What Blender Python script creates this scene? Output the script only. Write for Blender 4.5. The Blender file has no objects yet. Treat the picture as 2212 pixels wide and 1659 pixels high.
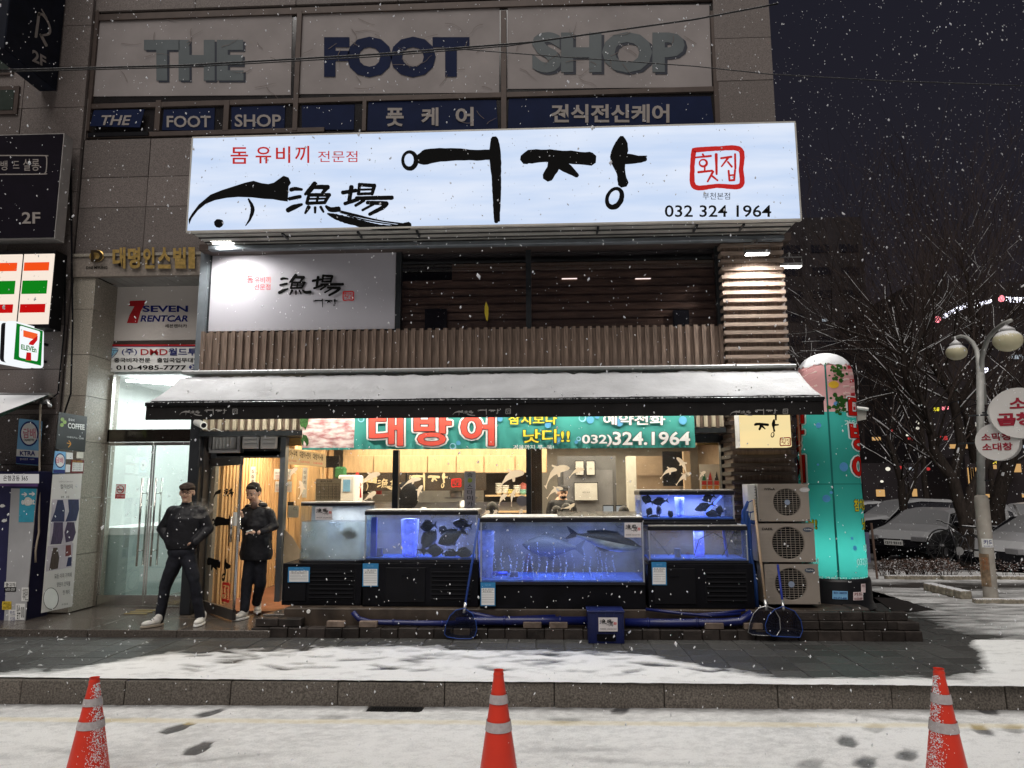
import bpy, math, random
import numpy as np
from mathutils import Vector, Matrix, noise as mn
R = math.radians
D = bpy.data
sc = bpy.context.scene
COL = sc.collection
# ---------------------------------------------------------------- camera
CAM_H = 1.85
YAW, PITCH, ROLL = R(2.6), R(8.2), R(-0.2)
FPX = 710.0
CM = Matrix.Rotation(YAW, 3, 'Z') @ Matrix.Rotation(R(90) + PITCH, 3, 'X') @ Matrix.Rotation(ROLL, 3, 'Z')
cam_d = D.cameras.new('camera'); cam = D.objects.new('camera', cam_d); COL.objects.link(cam)
cam.location = (0, 0, CAM_H); cam.rotation_euler = CM.to_euler()
cam_d.sensor_width = 36; cam_d.lens = FPX / 1024 * 36; cam_d.clip_start = .05; cam_d.clip_end = 600
sc.camera = cam
# ---------------------------------------------------------------- sky and light
w = D.worlds.new('World'); sc.world = w; w.use_nodes = True
nt = w.node_tree; nt.nodes.clear()
wo = nt.nodes.new('ShaderNodeOutputWorld'); bg = nt.nodes.new('ShaderNodeBackground')
tc = nt.nodes.new('ShaderNodeTexCoord'); sp = nt.nodes.new('ShaderNodeSeparateXYZ'); cr = nt.nodes.new('ShaderNodeValToRGB')
nt.links.new(tc.outputs['Generated'], sp.inputs[0]); nt.links.new(sp.outputs['Z'], cr.inputs[0])
cr.color_ramp.elements[0].position = 0.0; cr.color_ramp.elements[0].color = (.030, .021, .021, 1)
cr.color_ramp.elements[1].position = .6; cr.color_ramp.elements[1].color = (.0135, .0135, .0215, 1)
e = cr.color_ramp.elements.new(.28); e.color = (.0165, .0150, .0205, 1)
nt.links.new(cr.outputs[0], bg.inputs[0]); bg.inputs[1].default_value = 1.0
nt.links.new(bg.outputs[0], wo.inputs[0])
sun_d = D.lights.new('city_glow', 'SUN'); sun_d.energy = 2.35; sun_d.angle = R(50); sun_d.color = (1.0, .945, .89)
sun = D.objects.new('city_glow', sun_d); COL.objects.link(sun)
sun.rotation_euler = Vector((.10, .53, -.848)).to_track_quat('-Z', 'Y').to_euler()
sc.view_settings.view_transform = 'Standard'; sc.view_settings.look = 'None'
sc.view_settings.exposure = 0; sc.view_settings.gamma = 1
try:
    sc.cycles.use_denoising = True; sc.cycles.max_bounces = 7; sc.cycles.diffuse_bounces = 3
    sc.cycles.transparent_max_bounces = 16; sc.cycles.sample_clamp_indirect = 4; sc.cycles.volume_bounces = 0
except Exception: pass

# ---------------------------------------------------------------- helpers
def ray(px, py):
    x, y = px * 1024 / 2212, py * 768 / 1659
    return (CM @ Vector(((x - 512) / FPX, (384 - y) / FPX, -1))).normalized()
C0 = Vector((0, 0, CAM_H))
def at(px, py, Y):
    d = ray(px, py); return C0 + d * (Y / d.y)
def atx(px, py, X):
    d = ray(px, py); return C0 + d * (X / d.x)
def atz(px, py, z):
    d = ray(px, py); return C0 + d * ((z - CAM_H) / d.z)

MATS = {}
def mat(name, col, rough=.6, metal=0., var=.12, scale=6., bump=0., bscale=None, snow=0., es=0., ecol=None,
        col2=None, stretch=(1, 1, 1), spec=.28, coat=0., det=4., thr=None, attr=None, sc_=1.):
    """procedural Principled: base colour varied by noise (or split between two colours), fine relief, optional snow on upward faces"""
    if name in MATS: return MATS[name]
    m = D.materials.new(name); m.use_nodes = True; MATS[name] = m
    n, l = m.node_tree.nodes, m.node_tree.links
    p = n['Principled BSDF']
    p.inputs['Roughness'].default_value = rough; p.inputs['Metallic'].default_value = metal
    p.inputs['Specular IOR Level'].default_value = spec; p.inputs['Coat Weight'].default_value = coat
    t = n.new('ShaderNodeTexCoord'); mp = n.new('ShaderNodeMapping'); mp.inputs['Scale'].default_value = stretch
    l.new(t.outputs['Object'], mp.inputs[0])
    nz = n.new('ShaderNodeTexNoise'); nz.inputs['Scale'].default_value = scale; nz.inputs['Detail'].default_value = det
    l.new(mp.outputs[0], nz.inputs['Vector'])
    r = n.new('ShaderNodeValToRGB'); l.new(nz.outputs[0], r.inputs[0])
    a = [max(0, c * (1 - var)) for c in col]; b = list(col2) if col2 else [min(1, c * (1 + var)) for c in col]
    lo, hi = thr if thr else (.3, .7)
    r.color_ramp.elements[0].position = lo; r.color_ramp.elements[0].color = (*a, 1)
    r.color_ramp.elements[1].position = hi; r.color_ramp.elements[1].color = (*b, 1)
    out = r.outputs[0]
    if attr:   # pieces of one kind differ a little by object
        oi = n.new('ShaderNodeObjectInfo'); hs = n.new('ShaderNodeHueSaturation')
        mr = n.new('ShaderNodeMapRange'); mr.inputs['To Min'].default_value = 1 - attr; mr.inputs['To Max'].default_value = 1 + attr
        l.new(oi.outputs['Random'], mr.inputs[0]); l.new(mr.outputs[0], hs.inputs['Value']); l.new(out, hs.inputs['Color']); out = hs.outputs[0]
    if snow:
        g = n.new('ShaderNodeNewGeometry'); s = n.new('ShaderNodeSeparateXYZ'); l.new(g.outputs['Normal'], s.inputs[0])
        n2 = n.new('ShaderNodeTexNoise'); n2.inputs['Scale'].default_value = 45; l.new(t.outputs['Object'], n2.inputs['Vector'])
        ad = n.new('ShaderNodeMath'); ad.operation = 'MULTIPLY_ADD'; ad.inputs[1].default_value = .7; l.new(n2.outputs[0], ad.inputs[0]); l.new(s.outputs['Z'], ad.inputs[2])
        mr = n.new('ShaderNodeMapRange'); mr.inputs['From Min'].default_value = 1.25 - snow * .7; mr.inputs['From Max'].default_value = 1.45 - snow * .7
        l.new(ad.outputs[0], mr.inputs[0])
        mx = n.new('ShaderNodeMix'); mx.data_type = 'RGBA'; l.new(mr.outputs[0], mx.inputs['Factor']); l.new(out, mx.inputs['A']); mx.inputs['B'].default_value = (.80 * sc_, .81 * sc_, .83 * sc_, 1)
        out = mx.outputs['Result']
    l.new(out, p.inputs['Base Color'])
    if es:
        p.inputs['Emission Strength'].default_value = es
        if ecol == 'base': l.new(out, p.inputs['Emission Color'])
        else: p.inputs['Emission Color'].default_value = (*(ecol or col), 1)
    if bump:
        nb = n.new('ShaderNodeTexNoise'); nb.inputs['Scale'].default_value = bscale or scale * 6; nb.inputs['Detail'].default_value = 5
        l.new(mp.outputs[0], nb.inputs['Vector'])
        bm_ = n.new('ShaderNodeBump'); bm_.inputs['Strength'].default_value = bump; bm_.inputs['Distance'].default_value = .01
        l.new(nb.outputs[0], bm_.inputs['Height']); l.new(bm_.outputs[0], p.inputs['Normal'])
    return m

def glass(name, tint=(.96, .98, .98), refl=.08, cloud=0., ccol=(.8, .85, .9), cscale=3.):
    """clear pane: transparent with a fresnel-like share of mirror and, if wanted, a film of haze or turbid water"""
    if name in MATS: return MATS[name]
    m = D.materials.new(name); m.use_nodes = True; MATS[name] = m
    n, l = m.node_tree.nodes, m.node_tree.links; n.clear()
    o = n.new('ShaderNodeOutputMaterial'); t = n.new('ShaderNodeBsdfTransparent'); t.inputs[0].default_value = (*tint, 1)
    g = n.new('ShaderNodeBsdfGlossy'); g.inputs['Roughness'].default_value = .03
    lw = n.new('ShaderNodeLayerWeight'); lw.inputs[0].default_value = .5
    pw = n.new('ShaderNodeMath'); pw.operation = 'POWER'; pw.inputs[1].default_value = 4; l.new(lw.outputs['Facing'], pw.inputs[0])
    ad = n.new('ShaderNodeMath'); ad.operation = 'MULTIPLY_ADD'; ad.inputs[1].default_value = .6; ad.inputs[2].default_value = refl; l.new(pw.outputs[0], ad.inputs[0])
    mx = n.new('ShaderNodeMixShader'); l.new(ad.outputs[0], mx.inputs[0]); l.new(t.outputs[0], mx.inputs[1]); l.new(g.outputs[0], mx.inputs[2])
    res = mx.outputs[0]
    if cloud:
        d = n.new('ShaderNodeBsdfDiffuse'); d.inputs[0].default_value = (*ccol, 1)
        tr = n.new('ShaderNodeBsdfTranslucent'); tr.inputs[0].default_value = (*ccol, 1)
        m2 = n.new('ShaderNodeMixShader'); l.new(d.outputs[0], m2.inputs[1]); l.new(tr.outputs[0], m2.inputs[2])
        tcc = n.new('ShaderNodeTexCoord'); nz = n.new('ShaderNodeTexNoise'); nz.inputs['Scale'].default_value = cscale; nz.inputs['Detail'].default_value = 5
        l.new(tcc.outputs['Object'], nz.inputs['Vector'])
        mr = n.new('ShaderNodeMapRange'); mr.inputs['From Min'].default_value = .3; mr.inputs['From Max'].default_value = .7
        mr.inputs['To Min'].default_value = cloud * .4; mr.inputs['To Max'].default_value = cloud * 1.6; l.new(nz.outputs[0], mr.inputs[0])
        m3 = n.new('ShaderNodeMixShader'); l.new(mr.outputs[0], m3.inputs[0]); l.new(res, m3.inputs[1]); l.new(m2.outputs[0], m3.inputs[2]); res = m3.outputs[0]
    l.new(res, o.inputs[0])
    return m

def light_mat(name, col, s, band=0.):
    """a lit sign or lamp; band gives the uneven rows of tubes behind an acrylic face"""
    if name in MATS: return MATS[name]
    m = D.materials.new(name); m.use_nodes = True; MATS[name] = m
    n, l = m.node_tree.nodes, m.node_tree.links; n.clear()
    o = n.new('ShaderNodeOutputMaterial'); e = n.new('ShaderNodeEmission'); e.inputs[0].default_value = (*col, 1); e.inputs[1].default_value = s
    if band:
        t = n.new('ShaderNodeTexCoord'); mp = n.new('ShaderNodeMapping'); mp.inputs['Scale'].default_value = (.45, 1, 3.2)
        nz = n.new('ShaderNodeTexNoise'); nz.inputs['Scale'].default_value = 1.4; nz.inputs['Detail'].default_value = 3
        l.new(t.outputs['Object'], mp.inputs[0]); l.new(mp.outputs[0], nz.inputs['Vector'])
        r = n.new('ShaderNodeValToRGB'); r.color_ramp.elements[0].position = .35; r.color_ramp.elements[1].position = .68
        r.color_ramp.elements[0].color = (col[0] * (1 - band), col[1] * (1 - band * .75), col[2] * (1 - band * .3), 1)
        r.color_ramp.elements[1].color = (col[0] * 1.08, col[1] * 1.03, col[2], 1)
        l.new(nz.outputs[0], r.inputs[0]); l.new(r.outputs[0], e.inputs[0])
    l.new(e.outputs[0], o.inputs[0])
    return m

OFF = {}
class MB:
    def __init__(s): s.v = []; s.f = []; s.mi = []; s.cur = 0
    def add(s, vs, fs):
        b = len(s.v); s.v += [tuple(v) for v in vs]; s.f += [tuple(b + i for i in f) for f in fs]; s.mi += [s.cur] * len(fs); return s
    def hexa(s, P):      # P: 4 bottom (ccw), 4 top
        return s.add(P, [(0, 3, 2, 1), (4, 5, 6, 7), (0, 1, 5, 4), (1, 2, 6, 5), (2, 3, 7, 6), (3, 0, 4, 7)])
    def box(s, x0, x1, y0, y1, z0, z1):
        return s.hexa([(x0, y0, z0), (x1, y0, z0), (x1, y1, z0), (x0, y1, z0), (x0, y0, z1), (x1, y0, z1), (x1, y1, z1), (x0, y1, z1)])
    def obox(s, c, ax, ay, az):   # centre and three half-axis vectors
        c, ax, ay, az = map(Vector, (c, ax, ay, az))
        return s.hexa([c + ax * i + ay * j + az * k for k in (-1, 1) for i, j in ((-1, -1), (1, -1), (1, 1), (-1, 1))])
    def quad(s, a, b, c, d): return s.add([a, b, c, d], [(0, 1, 2, 3)])
    def prism(s, poly, ext):
        n = len(poly); P = [Vector(p) for p in poly]; E = Vector(ext)
        return s.add(P + [p + E for p in P], [tuple(range(n))[::-1], tuple(range(n, 2 * n))] + [(i, (i + 1) % n, n + (i + 1) % n, n + i) for i in range(n)])
    def tube(s, pts, r, n=6, cap=True, flat=1.):
        P = [Vector(p) for p in pts]; k = len(P); rr = r if isinstance(r, (list, tuple)) else [r] * k
        b = len(s.v); up = None
        for i, p in enumerate(P):
            d = (P[min(i + 1, k - 1)] - P[max(i - 1, 0)]); d = d.normalized() if d.length > 1e-9 else Vector((0, 0, 1))
            if up is None: up = d.orthogonal().normalized()
            u = (up - d * up.dot(d)); u = u.normalized() if u.length > 1e-6 else d.orthogonal().normalized(); up = u
            q = d.cross(u)
            for j in range(n):
                a = 2 * math.pi * j / n
                s.v.append(tuple(p + (u * math.cos(a) + q * math.sin(a) * flat) * rr[i]))
        for i in range(k - 1):
            for j in range(n):
                s.f.append((b + i * n + j, b + i * n + (j + 1) % n, b + (i + 1) * n + (j + 1) % n, b + (i + 1) * n + j)); s.mi.append(s.cur)
        if cap:
            s.f.append(tuple(b + j for j in range(n))[::-1]); s.mi.append(s.cur)
            s.f.append(tuple(b + (k - 1) * n + j for j in range(n))); s.mi.append(s.cur)
        return s
    def lathe(s, c, prof, n=20, ax=(0, 0, 1), cap=True):
        c = Vector(c); q = Vector((0, 0, 1)).rotation_difference(Vector(ax)); b = len(s.v)
        for r_, z in prof:
            for j in range(n):
                a = 2 * math.pi * j / n
                s.v.append(tuple(c + q @ Vector((r_ * math.cos(a), r_ * math.sin(a), z))))
        for i in range(len(prof) - 1):
            for j in range(n):
                s.f.append((b + i * n + j, b + i * n + (j + 1) % n, b + (i + 1) * n + (j + 1) % n, b + (i + 1) * n + j)); s.mi.append(s.cur)
        if cap:
            s.f.append(tuple(b + j for j in range(n))[::-1]); s.mi.append(s.cur)
            s.f.append(tuple(b + (len(prof) - 1) * n + j for j in range(n))); s.mi.append(s.cur)
        return s
    def ell(s, c, r, n=12, m=8, M=None):
        c = Vector(c); M = M or Matrix.Identity(3); b = len(s.v)
        s.v.append(tuple(c + M @ Vector((0, 0, -r[2]))))
        for i in range(1, m):
            t = -math.pi / 2 + math.pi * i / m
            for j in range(n):
                a = 2 * math.pi * j / n
                s.v.append(tuple(c + M @ Vector((r[0] * math.cos(t) * math.cos(a), r[1] * math.cos(t) * math.sin(a), r[2] * math.sin(t)))))
        s.v.append(tuple(c + M @ Vector((0, 0, r[2])))); T = len(s.v) - 1
        F = [(b, b + 1 + (j + 1) % n, b + 1 + j) for j in range(n)]
        for i in range(m - 2):
            F += [(b + 1 + i * n + j, b + 1 + i * n + (j + 1) % n, b + 1 + (i + 1) * n + (j + 1) % n, b + 1 + (i + 1) * n + j) for j in range(n)]
        F += [(T, b + 1 + (m - 2) * n + j, b + 1 + (m - 2) * n + (j + 1) % n) for j in range(n)]
        s.f += F; s.mi += [s.cur] * len(F); return s
    def build(s, name, m=None, parent=None, smooth=False, bevel=0., kind=None, label=None, seg=1):
        off = OFF.get(parent.name, Vector()) if parent else Vector()
        me = D.meshes.new(name); me.from_pydata([tuple(Vector(v) - off) for v in s.v], [], s.f)
        for x in (m if isinstance(m, (list, tuple)) else [m]):
            if x: me.materials.append(x)
        if any(s.mi): me.polygons.foreach_set('material_index', s.mi)
        if smooth: me.polygons.foreach_set('use_smooth', [True] * len(me.polygons))
        me.update()
        o = D.objects.new(name, me); COL.objects.link(o)
        if parent: o.parent = parent; OFF[o.name] = off
        if bevel:
            b = o.modifiers.new('bevel', 'BEVEL'); b.width = bevel; b.segments = seg; b.limit_method = 'ANGLE'; b.angle_limit = R(40)
        if kind: o['kind'] = kind
        if label: o['label'] = label
        return o
def link(o, name, parent=None):
    COL.objects.link(o)
    if parent: o.parent = parent; OFF[o.name] = OFF.get(parent.name, Vector())
    return o
def thing(name, label, cat, loc=(0, 0, 0), group=None):
    o = D.objects.new(name, None); COL.objects.link(o); o.location = loc; o.empty_display_size = .1
    o['label'] = label; o['category'] = cat
    if group: o['group'] = group
    OFF[o.name] = Vector(loc); return o
def tag(o, label, cat, group=None):
    o['label'] = label; o['category'] = cat
    if group: o['group'] = group
    return o
def struct(o): o['kind'] = 'structure'; return o
def stuff(o): o['kind'] = 'stuff'; return o
def copy_tree(o, parent=None, off=Vector(), first=True):
    c = o.copy(); COL.objects.link(c)
    if first: c.location = Vector(o.location) + off
    else: c.parent = parent
    for ch in list(o.children): copy_tree(ch, c, off, False)
    return c
def cloned(src, name, parent, loc):
    c = D.objects.new(name, src.data); COL.objects.link(c); c.parent = parent; c.location = loc
    return c

# ---- flat print: lettering and brush strokes, mapped onto a real surface by fn(u, v)
TXT = {}
def text_data(s, off=0., shear=0., lsp=1.0):
    k = (s, off, shear, lsp)
    if k in TXT: return TXT[k]
    c = D.curves.new('txt', 'FONT'); c.body = s; c.resolution_u = 3 if len(s) < 14 else 2; c.offset = off; c.shear = shear; c.space_line = lsp; c.space_character = 1.0
    o = D.objects.new('txt', c); me = o.to_mesh()
    v = np.array([tuple(p.co) for p in me.vertices]).reshape(-1, 3); f = [tuple(p.vertices) for p in me.polygons]
    o.to_mesh_clear(); D.objects.remove(o); D.curves.remove(c)
    a, b = v.min(0), v.max(0); TXT[k] = (v, f, a, b); return TXT[k]
def text(s, fn, box, m, parent, off=0., shear=0., name='lettering', grow=0., cuts=0, lsp=1.0, dn=Vector((0, -.0003, 0))):
    """box=(u0,u1,v0,v1) in the coordinates of fn; grow thickens the letters all round, as a printed outline does; cuts lets them bend"""
    v, f, a0, b0 = text_data(s, off, shear, lsp)
    u0, u1, w0, w1 = box; mb = MB()
    if cuts:
        import bmesh
        bm = bmesh.new(); vv = [bm.verts.new(p) for p in v]
        for q in f:
            try: bm.faces.new([vv[i] for i in q])
            except ValueError: pass
        for k in range(1, cuts):
            bmesh.ops.bisect_plane(bm, geom=bm.verts[:] + bm.edges[:] + bm.faces[:], plane_co=(a0[0] + (b0[0] - a0[0]) * k / cuts, 0, 0), plane_no=(1, 0, 0))
        bm.verts.index_update(); v = [tuple(q.co) for q in bm.verts]; f = [tuple(w.index for w in q.verts) for q in bm.faces]; bm.free()
    dirs = [(math.cos(6.2832 * k / 12), math.sin(6.2832 * k / 12)) for k in range(12)] if grow else [(0, 0)]
    for k, (dx, dy) in enumerate(dirs):
        mb.add([Vector(fn(u0 + (p[0] + dx * grow - a0[0]) / (b0[0] - a0[0]) * (u1 - u0), w0 + (p[1] + dy * grow - a0[1]) / (b0[1] - a0[1]) * (w1 - w0))) + dn * (k * .3) for p in v], f)
    return mb.build(name, m, parent)
def pxf(Y, dy=.006):
    """fn for print on a surface parallel to the facade, read off in picture coordinates of the photo"""
    return lambda x, y: at(x, y, Y - dy)
def ptext(s, x0, x1, y0, y1, Y, m, parent, off=0., shear=0., dy=.006, grow=0., name='lettering'):
    c0, c1 = at(x0, y1, Y - dy), at(x1, y0, Y - dy); cl = at(x0, y0, Y - dy); cr = at(x1, y1, Y - dy)
    def fn(u, v):
        a = c0.lerp(cr, u); b = cl.lerp(c1, u); return a.lerp(b, v)
    return text(s, fn, (0, 1, 0, 1), m, parent, off, shear, name, grow)
def quadfn(a, b, c, d, dn=None):
    """a,b,c,d = lower left, lower right, upper right, upper left (3D); dn lifts the print off the surface"""
    a, b, c, d = map(Vector, (a, b, c, d)); n = (b - a).cross(d - a).normalized()
    def fn(u, v, t=.004):
        return a.lerp(b, u).lerp(d.lerp(c, u), v) + n * t
    return fn
RS = random.Random(5)
def strokes(lst, fn, m, parent, name='brush_stroke', rough=.06, seed=1):
    """lst: strokes [(x,y,w),...] smoothed into ribbons with ragged edges"""
    rs = random.Random(seed); mb = MB()
    for si, st in enumerate(lst):
        P = [Vector(p) if len(p) == 3 else Vector((*p, 3)) for p in st]; Q = []
        for i in range(len(P) - 1):
            p0, p1, p2, p3 = P[max(i - 1, 0)], P[i], P[i + 1], P[min(i + 2, len(P) - 1)]
            L = (p2 - p1).xy.length; n = max(2, min(14, int(L / max(1.5, .35 * p1.z)) + 1))
            for k in range(n):
                t = k / n
                Q.append(.5 * ((2 * p1) + (p2 - p0) * t + (2 * p0 - 5 * p1 + 4 * p2 - p3) * t * t + (3 * p1 - p0 - 3 * p2 + p3) * t ** 3))
        Q.append(P[-1]); k = len(Q); A = []; B = []
        d0 = (Q[1] - Q[0]).xy.normalized(); d1 = (Q[-1] - Q[-2]).xy.normalized()
        def cs(c, d, hw):
            nrm = Vector((-d.y, d.x)); A.append(c + nrm * hw); B.append(c - nrm * hw)
        closed = (P[0] - P[-1]).xy.length < .01
        if not closed: cs(Q[0].xy - d0 * Q[0].z * .30, d0, Q[0].z * .26)
        for i, q in enumerate(Q):
            d = (Q[min(i + 1, k - 1)] - Q[max(i - 1, 0)]).xy
            if closed and i in (0, k - 1): d = (Q[1] - Q[-2]).xy
            d = d.normalized() if d.length > 1e-6 else d0
            hw = max(.2, q.z * .5)
            nrm = Vector((-d.y, d.x)); j0 = 0 if closed and i in (0, k - 1) else 1
            A.append(q.xy + nrm * hw * (1 + j0 * rs.uniform(-rough, rough))); B.append(q.xy - nrm * hw * (1 + j0 * rs.uniform(-rough, rough)))
        if not closed: cs(Q[-1].xy + d1 * Q[-1].z * .30, d1, Q[-1].z * .26)
        n = len(A); lift = si * .0004
        vs = [Vector(fn(p.x, p.y)) - Vector((0, lift, 0)) for p in A + B]
        mb.add(vs, [(i, i + 1, n + i + 1, n + i) for i in range(n - 1)])
    return mb.build(name, m, parent)
def poly(pts, fn, m, parent, name='brush_shape', lift=0.):
    mb = MB(); mb.add([Vector(fn(*p)) - Vector((0, lift, 0)) for p in pts], [tuple(range(len(pts)))]); return mb.build(name, m, parent)
def ring(cx, cy, rx, ry, w, n=14, tilt=0.):
    o = []
    for i in range(n + 1):
        a = 2 * math.pi * i / n; x, y = rx * math.cos(a), ry * math.sin(a)
        o.append((cx + x * math.cos(tilt) - y * math.sin(tilt), cy + x * math.sin(tilt) + y * math.cos(tilt), w * (1 + .25 * math.sin(a + 1))))
    o[-1] = o[0]; return o
def blob(cx, cy, r, n=10, j=.12, seed=0, ry=None):
    rs = random.Random(seed); ry = ry or r
    return [(cx + r * math.cos(6.2832 * i / n) * (1 + rs.uniform(-j, j)), cy + ry * math.sin(6.2832 * i / n) * (1 + rs.uniform(-j, j))) for i in range(n)]
# the shop's brush logo, in the coordinates of the big sign
z2 = lambda l: [tuple([553 + p[0] / 3, p[1] / 3, p[2] / 3]) for p in l]
z3 = lambda l: [tuple([1106 + p[0] / 3, p[1] / 3, p[2] / 3]) for p in l]
L_EO = [ring(884.7, 346.7, 14.5, 18, 6), [(906, 345, 16), (918, 341, 22), (932, 337, 22), (985, 334, 19), (1030, 336, 16), (1060, 334, 16)],
        [(1068, 300, 11), (1069, 318, 16), (1070, 345, 18), (1072, 380, 15), (1073, 420, 13), (1073, 460, 10), (1072, 480, 6)], [(1078, 440, 3), (1078, 478, 3)]]
L_JANG = [[(1132, 346, 16), (1145, 339, 22), (1180, 337, 20), (1240, 341, 21), (1279, 344, 21)], [(1200, 345, 22), (1193, 366, 18), (1182, 384, 17)],
          [(1206, 352, 18), (1228, 366, 14), (1247, 380, 7)], [(1343, 298, 9), (1342, 314, 22), (1336, 340, 26), (1338, 358, 20), (1341, 374, 14), (1346, 398, 17)],
          [(1350, 344, 18), (1372, 345, 14), (1394, 344, 8)], [(1372, 339, 3), (1397, 338, 2)], ring(1327, 428, 15, 21, 7, tilt=R(25))]
L_GYO = [z2(s) for s in ([(225, 1232, 22), (255, 1225, 22), (300, 1230, 14)], [(215, 1290, 20), (290, 1275, 20)], [(205, 1365, 26), (245, 1345, 28), (300, 1325, 14)],
    [(385, 1190, 28), (345, 1240, 28), (318, 1262, 14)], [(370, 1213, 24), (470, 1215, 26)], [(465, 1215, 24), (430, 1255, 18)], [(345, 1265, 20), (480, 1265, 22)],
    [(345, 1265, 18), (330, 1320, 18)], [(475, 1265, 20), (445, 1318, 18)], [(330, 1320, 18), (450, 1314, 18)], [(340, 1291, 12), (460, 1289, 12)], [(405, 1265, 14), (395, 1315, 14)],
    [(345, 1342, 24), (320, 1385, 12)], [(385, 1345, 16), (385, 1382, 12)], [(420, 1342, 16), (440, 1377, 12)], [(455, 1338, 14), (485, 1360, 26), (540, 1358, 30)])]
L_JANGH = [z2(s) for s in ([(620, 1210, 26), (605, 1300, 22)], [(560, 1250, 22), (652, 1235, 20)], [(575, 1322, 20), (662, 1293, 22)], [(672, 1200, 18), (664, 1262, 18)],
    [(668, 1198, 20), (772, 1205, 22)], [(768, 1205, 22), (752, 1262, 18)], [(680, 1231, 12), (750, 1229, 12)], [(668, 1259, 16), (750, 1256, 16)], [(650, 1287, 22), (885, 1283, 24)],
    [(702, 1300, 18), (645, 1335, 16)], [(720, 1315, 20), (850, 1320, 24)], [(850, 1320, 24), (820, 1348, 24), (735, 1392, 18)], [(764, 1325, 14), (690, 1365, 14)])]
L_FISH = [(408, 474), (415, 462), (430, 442), (455, 421), (480, 411), (505, 403), (530, 395), (548, 391), (565, 396), (580, 398), (592, 395), (603, 387), (613, 380), (624, 384), (629, 396), (624, 403), (623, 420), (622, 436),
          (606, 434), (590, 431), (570, 430), (545, 427), (515, 426), (490, 428), (465, 433), (445, 441), (428, 455), (415, 472), (409, 486)]
L_TAIL = [[(537, 430, 3), (546, 450, 7), (541, 472, 5), (531, 488, 1.5)], [(708, 462, 3), (730, 470, 11), (770, 481, 13), (810, 490, 11), (850, 492, 9), (884, 488, 14)],
          [(736, 458, 5), (770, 466, 5), (820, 477, 3), (870, 484, 3)], [(750, 466, 2), (800, 478, 2.5), (860, 487, 2)]]
L_STAMP = [z3([(1178, 975, 34), (1330, 964, 30), (1478, 972, 34), (1484, 1100, 30), (1478, 1205, 34), (1330, 1206, 28), (1184, 1212, 34), (1168, 1090, 30), (1178, 975, 34)])]
L_STAMPT = [z3(s) for s in ([(1190, 1022, 12), (1290, 1012, 15)], [(1235, 1000, 14), (1245, 1020, 12)], [tuple(q) for q in ring(1238, 1058, 24, 22, 13)], [(1248, 1085, 12), (1248, 1112, 12)], [(1205, 1118, 16), (1298, 1108, 14)],
    [(1322, 1000, 20), (1325, 1132, 14)], [(1303, 1112, 16), (1266, 1180, 12)], [(1295, 1142, 14), (1332, 1172, 12)], [(1352, 1028, 14), (1422, 1018, 15)], [(1402, 1022, 15), (1356, 1082, 10)],
    [(1396, 1050, 12), (1424, 1084, 14)], [(1444, 1000, 14), (1446, 1095, 14)], [(1402, 1108, 14), (1408, 1172, 14)], [(1444, 1102, 14), (1438, 1172, 14)], [(1402, 1140, 12), (1440, 1136, 12)], [(1406, 1172, 14), (1440, 1170, 14)])]
def sub(st, src, dst, k=None):
    """affine copy of strokes from box src to box dst (x0,y0,x1,y1)"""
    sx = (dst[2] - dst[0]) / (src[2] - src[0]); sy = (dst[3] - dst[1]) / (src[3] - src[1]); kw = k or (abs(sx) + abs(sy)) / 2
    g = lambda p: (dst[0] + (p[0] - src[0]) * sx, dst[1] + (p[1] - src[1]) * sy) + ((p[2] * kw,) if len(p) > 2 else ())
    return [[g(p) for p in s] for s in st]
B_HAN = (620, 394, 850, 466); B_EO = (868, 294, 1395, 480); B_ST = (1490, 318, 1604, 407); B_FI = (408, 380, 887, 495)
def logo_small(parent, fn, mk, mr, han=None, eo=None, st=None, fish=None, k=1.1):
    if fish:
        strokes(sub(L_TAIL, B_FI, fish), fn, mk, parent); poly(sub([L_FISH], B_FI, fish)[0], fn, mk, parent, 'brush_shape', .001)
    if han: strokes(sub(L_GYO + L_JANGH, B_HAN, han), fn, mk, parent)
    if eo: strokes(sub(L_EO + L_JANG, B_EO, eo), fn, mk, parent)
    if st: strokes(sub(L_STAMP + L_STAMPT, B_ST, st), fn, mr, parent, 'seal_mark')

# ---------------------------------------------------------------- materials
granite = mat('granite_panel', (.142, .120, .112), .55, var=.42, scale=95, bump=.25, bscale=160, det=2, attr=.16)
granite_l = mat('granite_reveal', (.27, .245, .205), .45, var=.35, scale=80, bump=.2, bscale=150, det=2, attr=.06)
joint = mat('stone_joint', (.045, .038, .036), .9)
kerbm = mat('kerb_granite', (.12, .105, .09), .7, var=.55, scale=70, bump=.5, bscale=120, det=3, attr=.10)
black = mat('black_lacquer', (.004, .004, .006), .5, var=.5, scale=4, bump=.05, spec=.12)
blackf = mat('black_fabric', (.008, .007, .007), .85, var=.3, bump=.3, bscale=90)
ink = mat('black_ink', (.008, .008, .008), .8, var=0, spec=.04)
L_EO, L_JANG = [[(p[0], p[1], p[2] * 1.42) for p in q] for q in L_EO], [[(p[0], p[1], p[2] * 1.36) for p in q] for q in L_JANG]
L_GYO, L_JANGH, L_TAIL = [[[(p[0], p[1], p[2] * 1.22) for p in q] for q in L_] for L_ in (L_GYO, L_JANGH, L_TAIL)]
red = mat('red_ink', (.62, .012, .012), .5, var=0)
white = mat('white_paint', (.78, .78, .76), .5, var=.04)
alu = mat('aluminium', (.55, .55, .55), .32, .85, var=.1, scale=20)
steel = mat('brushed_steel', (.62, .60, .57), .22, 1., var=.08, scale=40)
darkframe = mat('dark_metal_frame', (.030, .034, .038), .35, .3, var=.2)
greyframe = mat('grey_metal_frame', (.16, .18, .20), .4, .3, var=.15)
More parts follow.
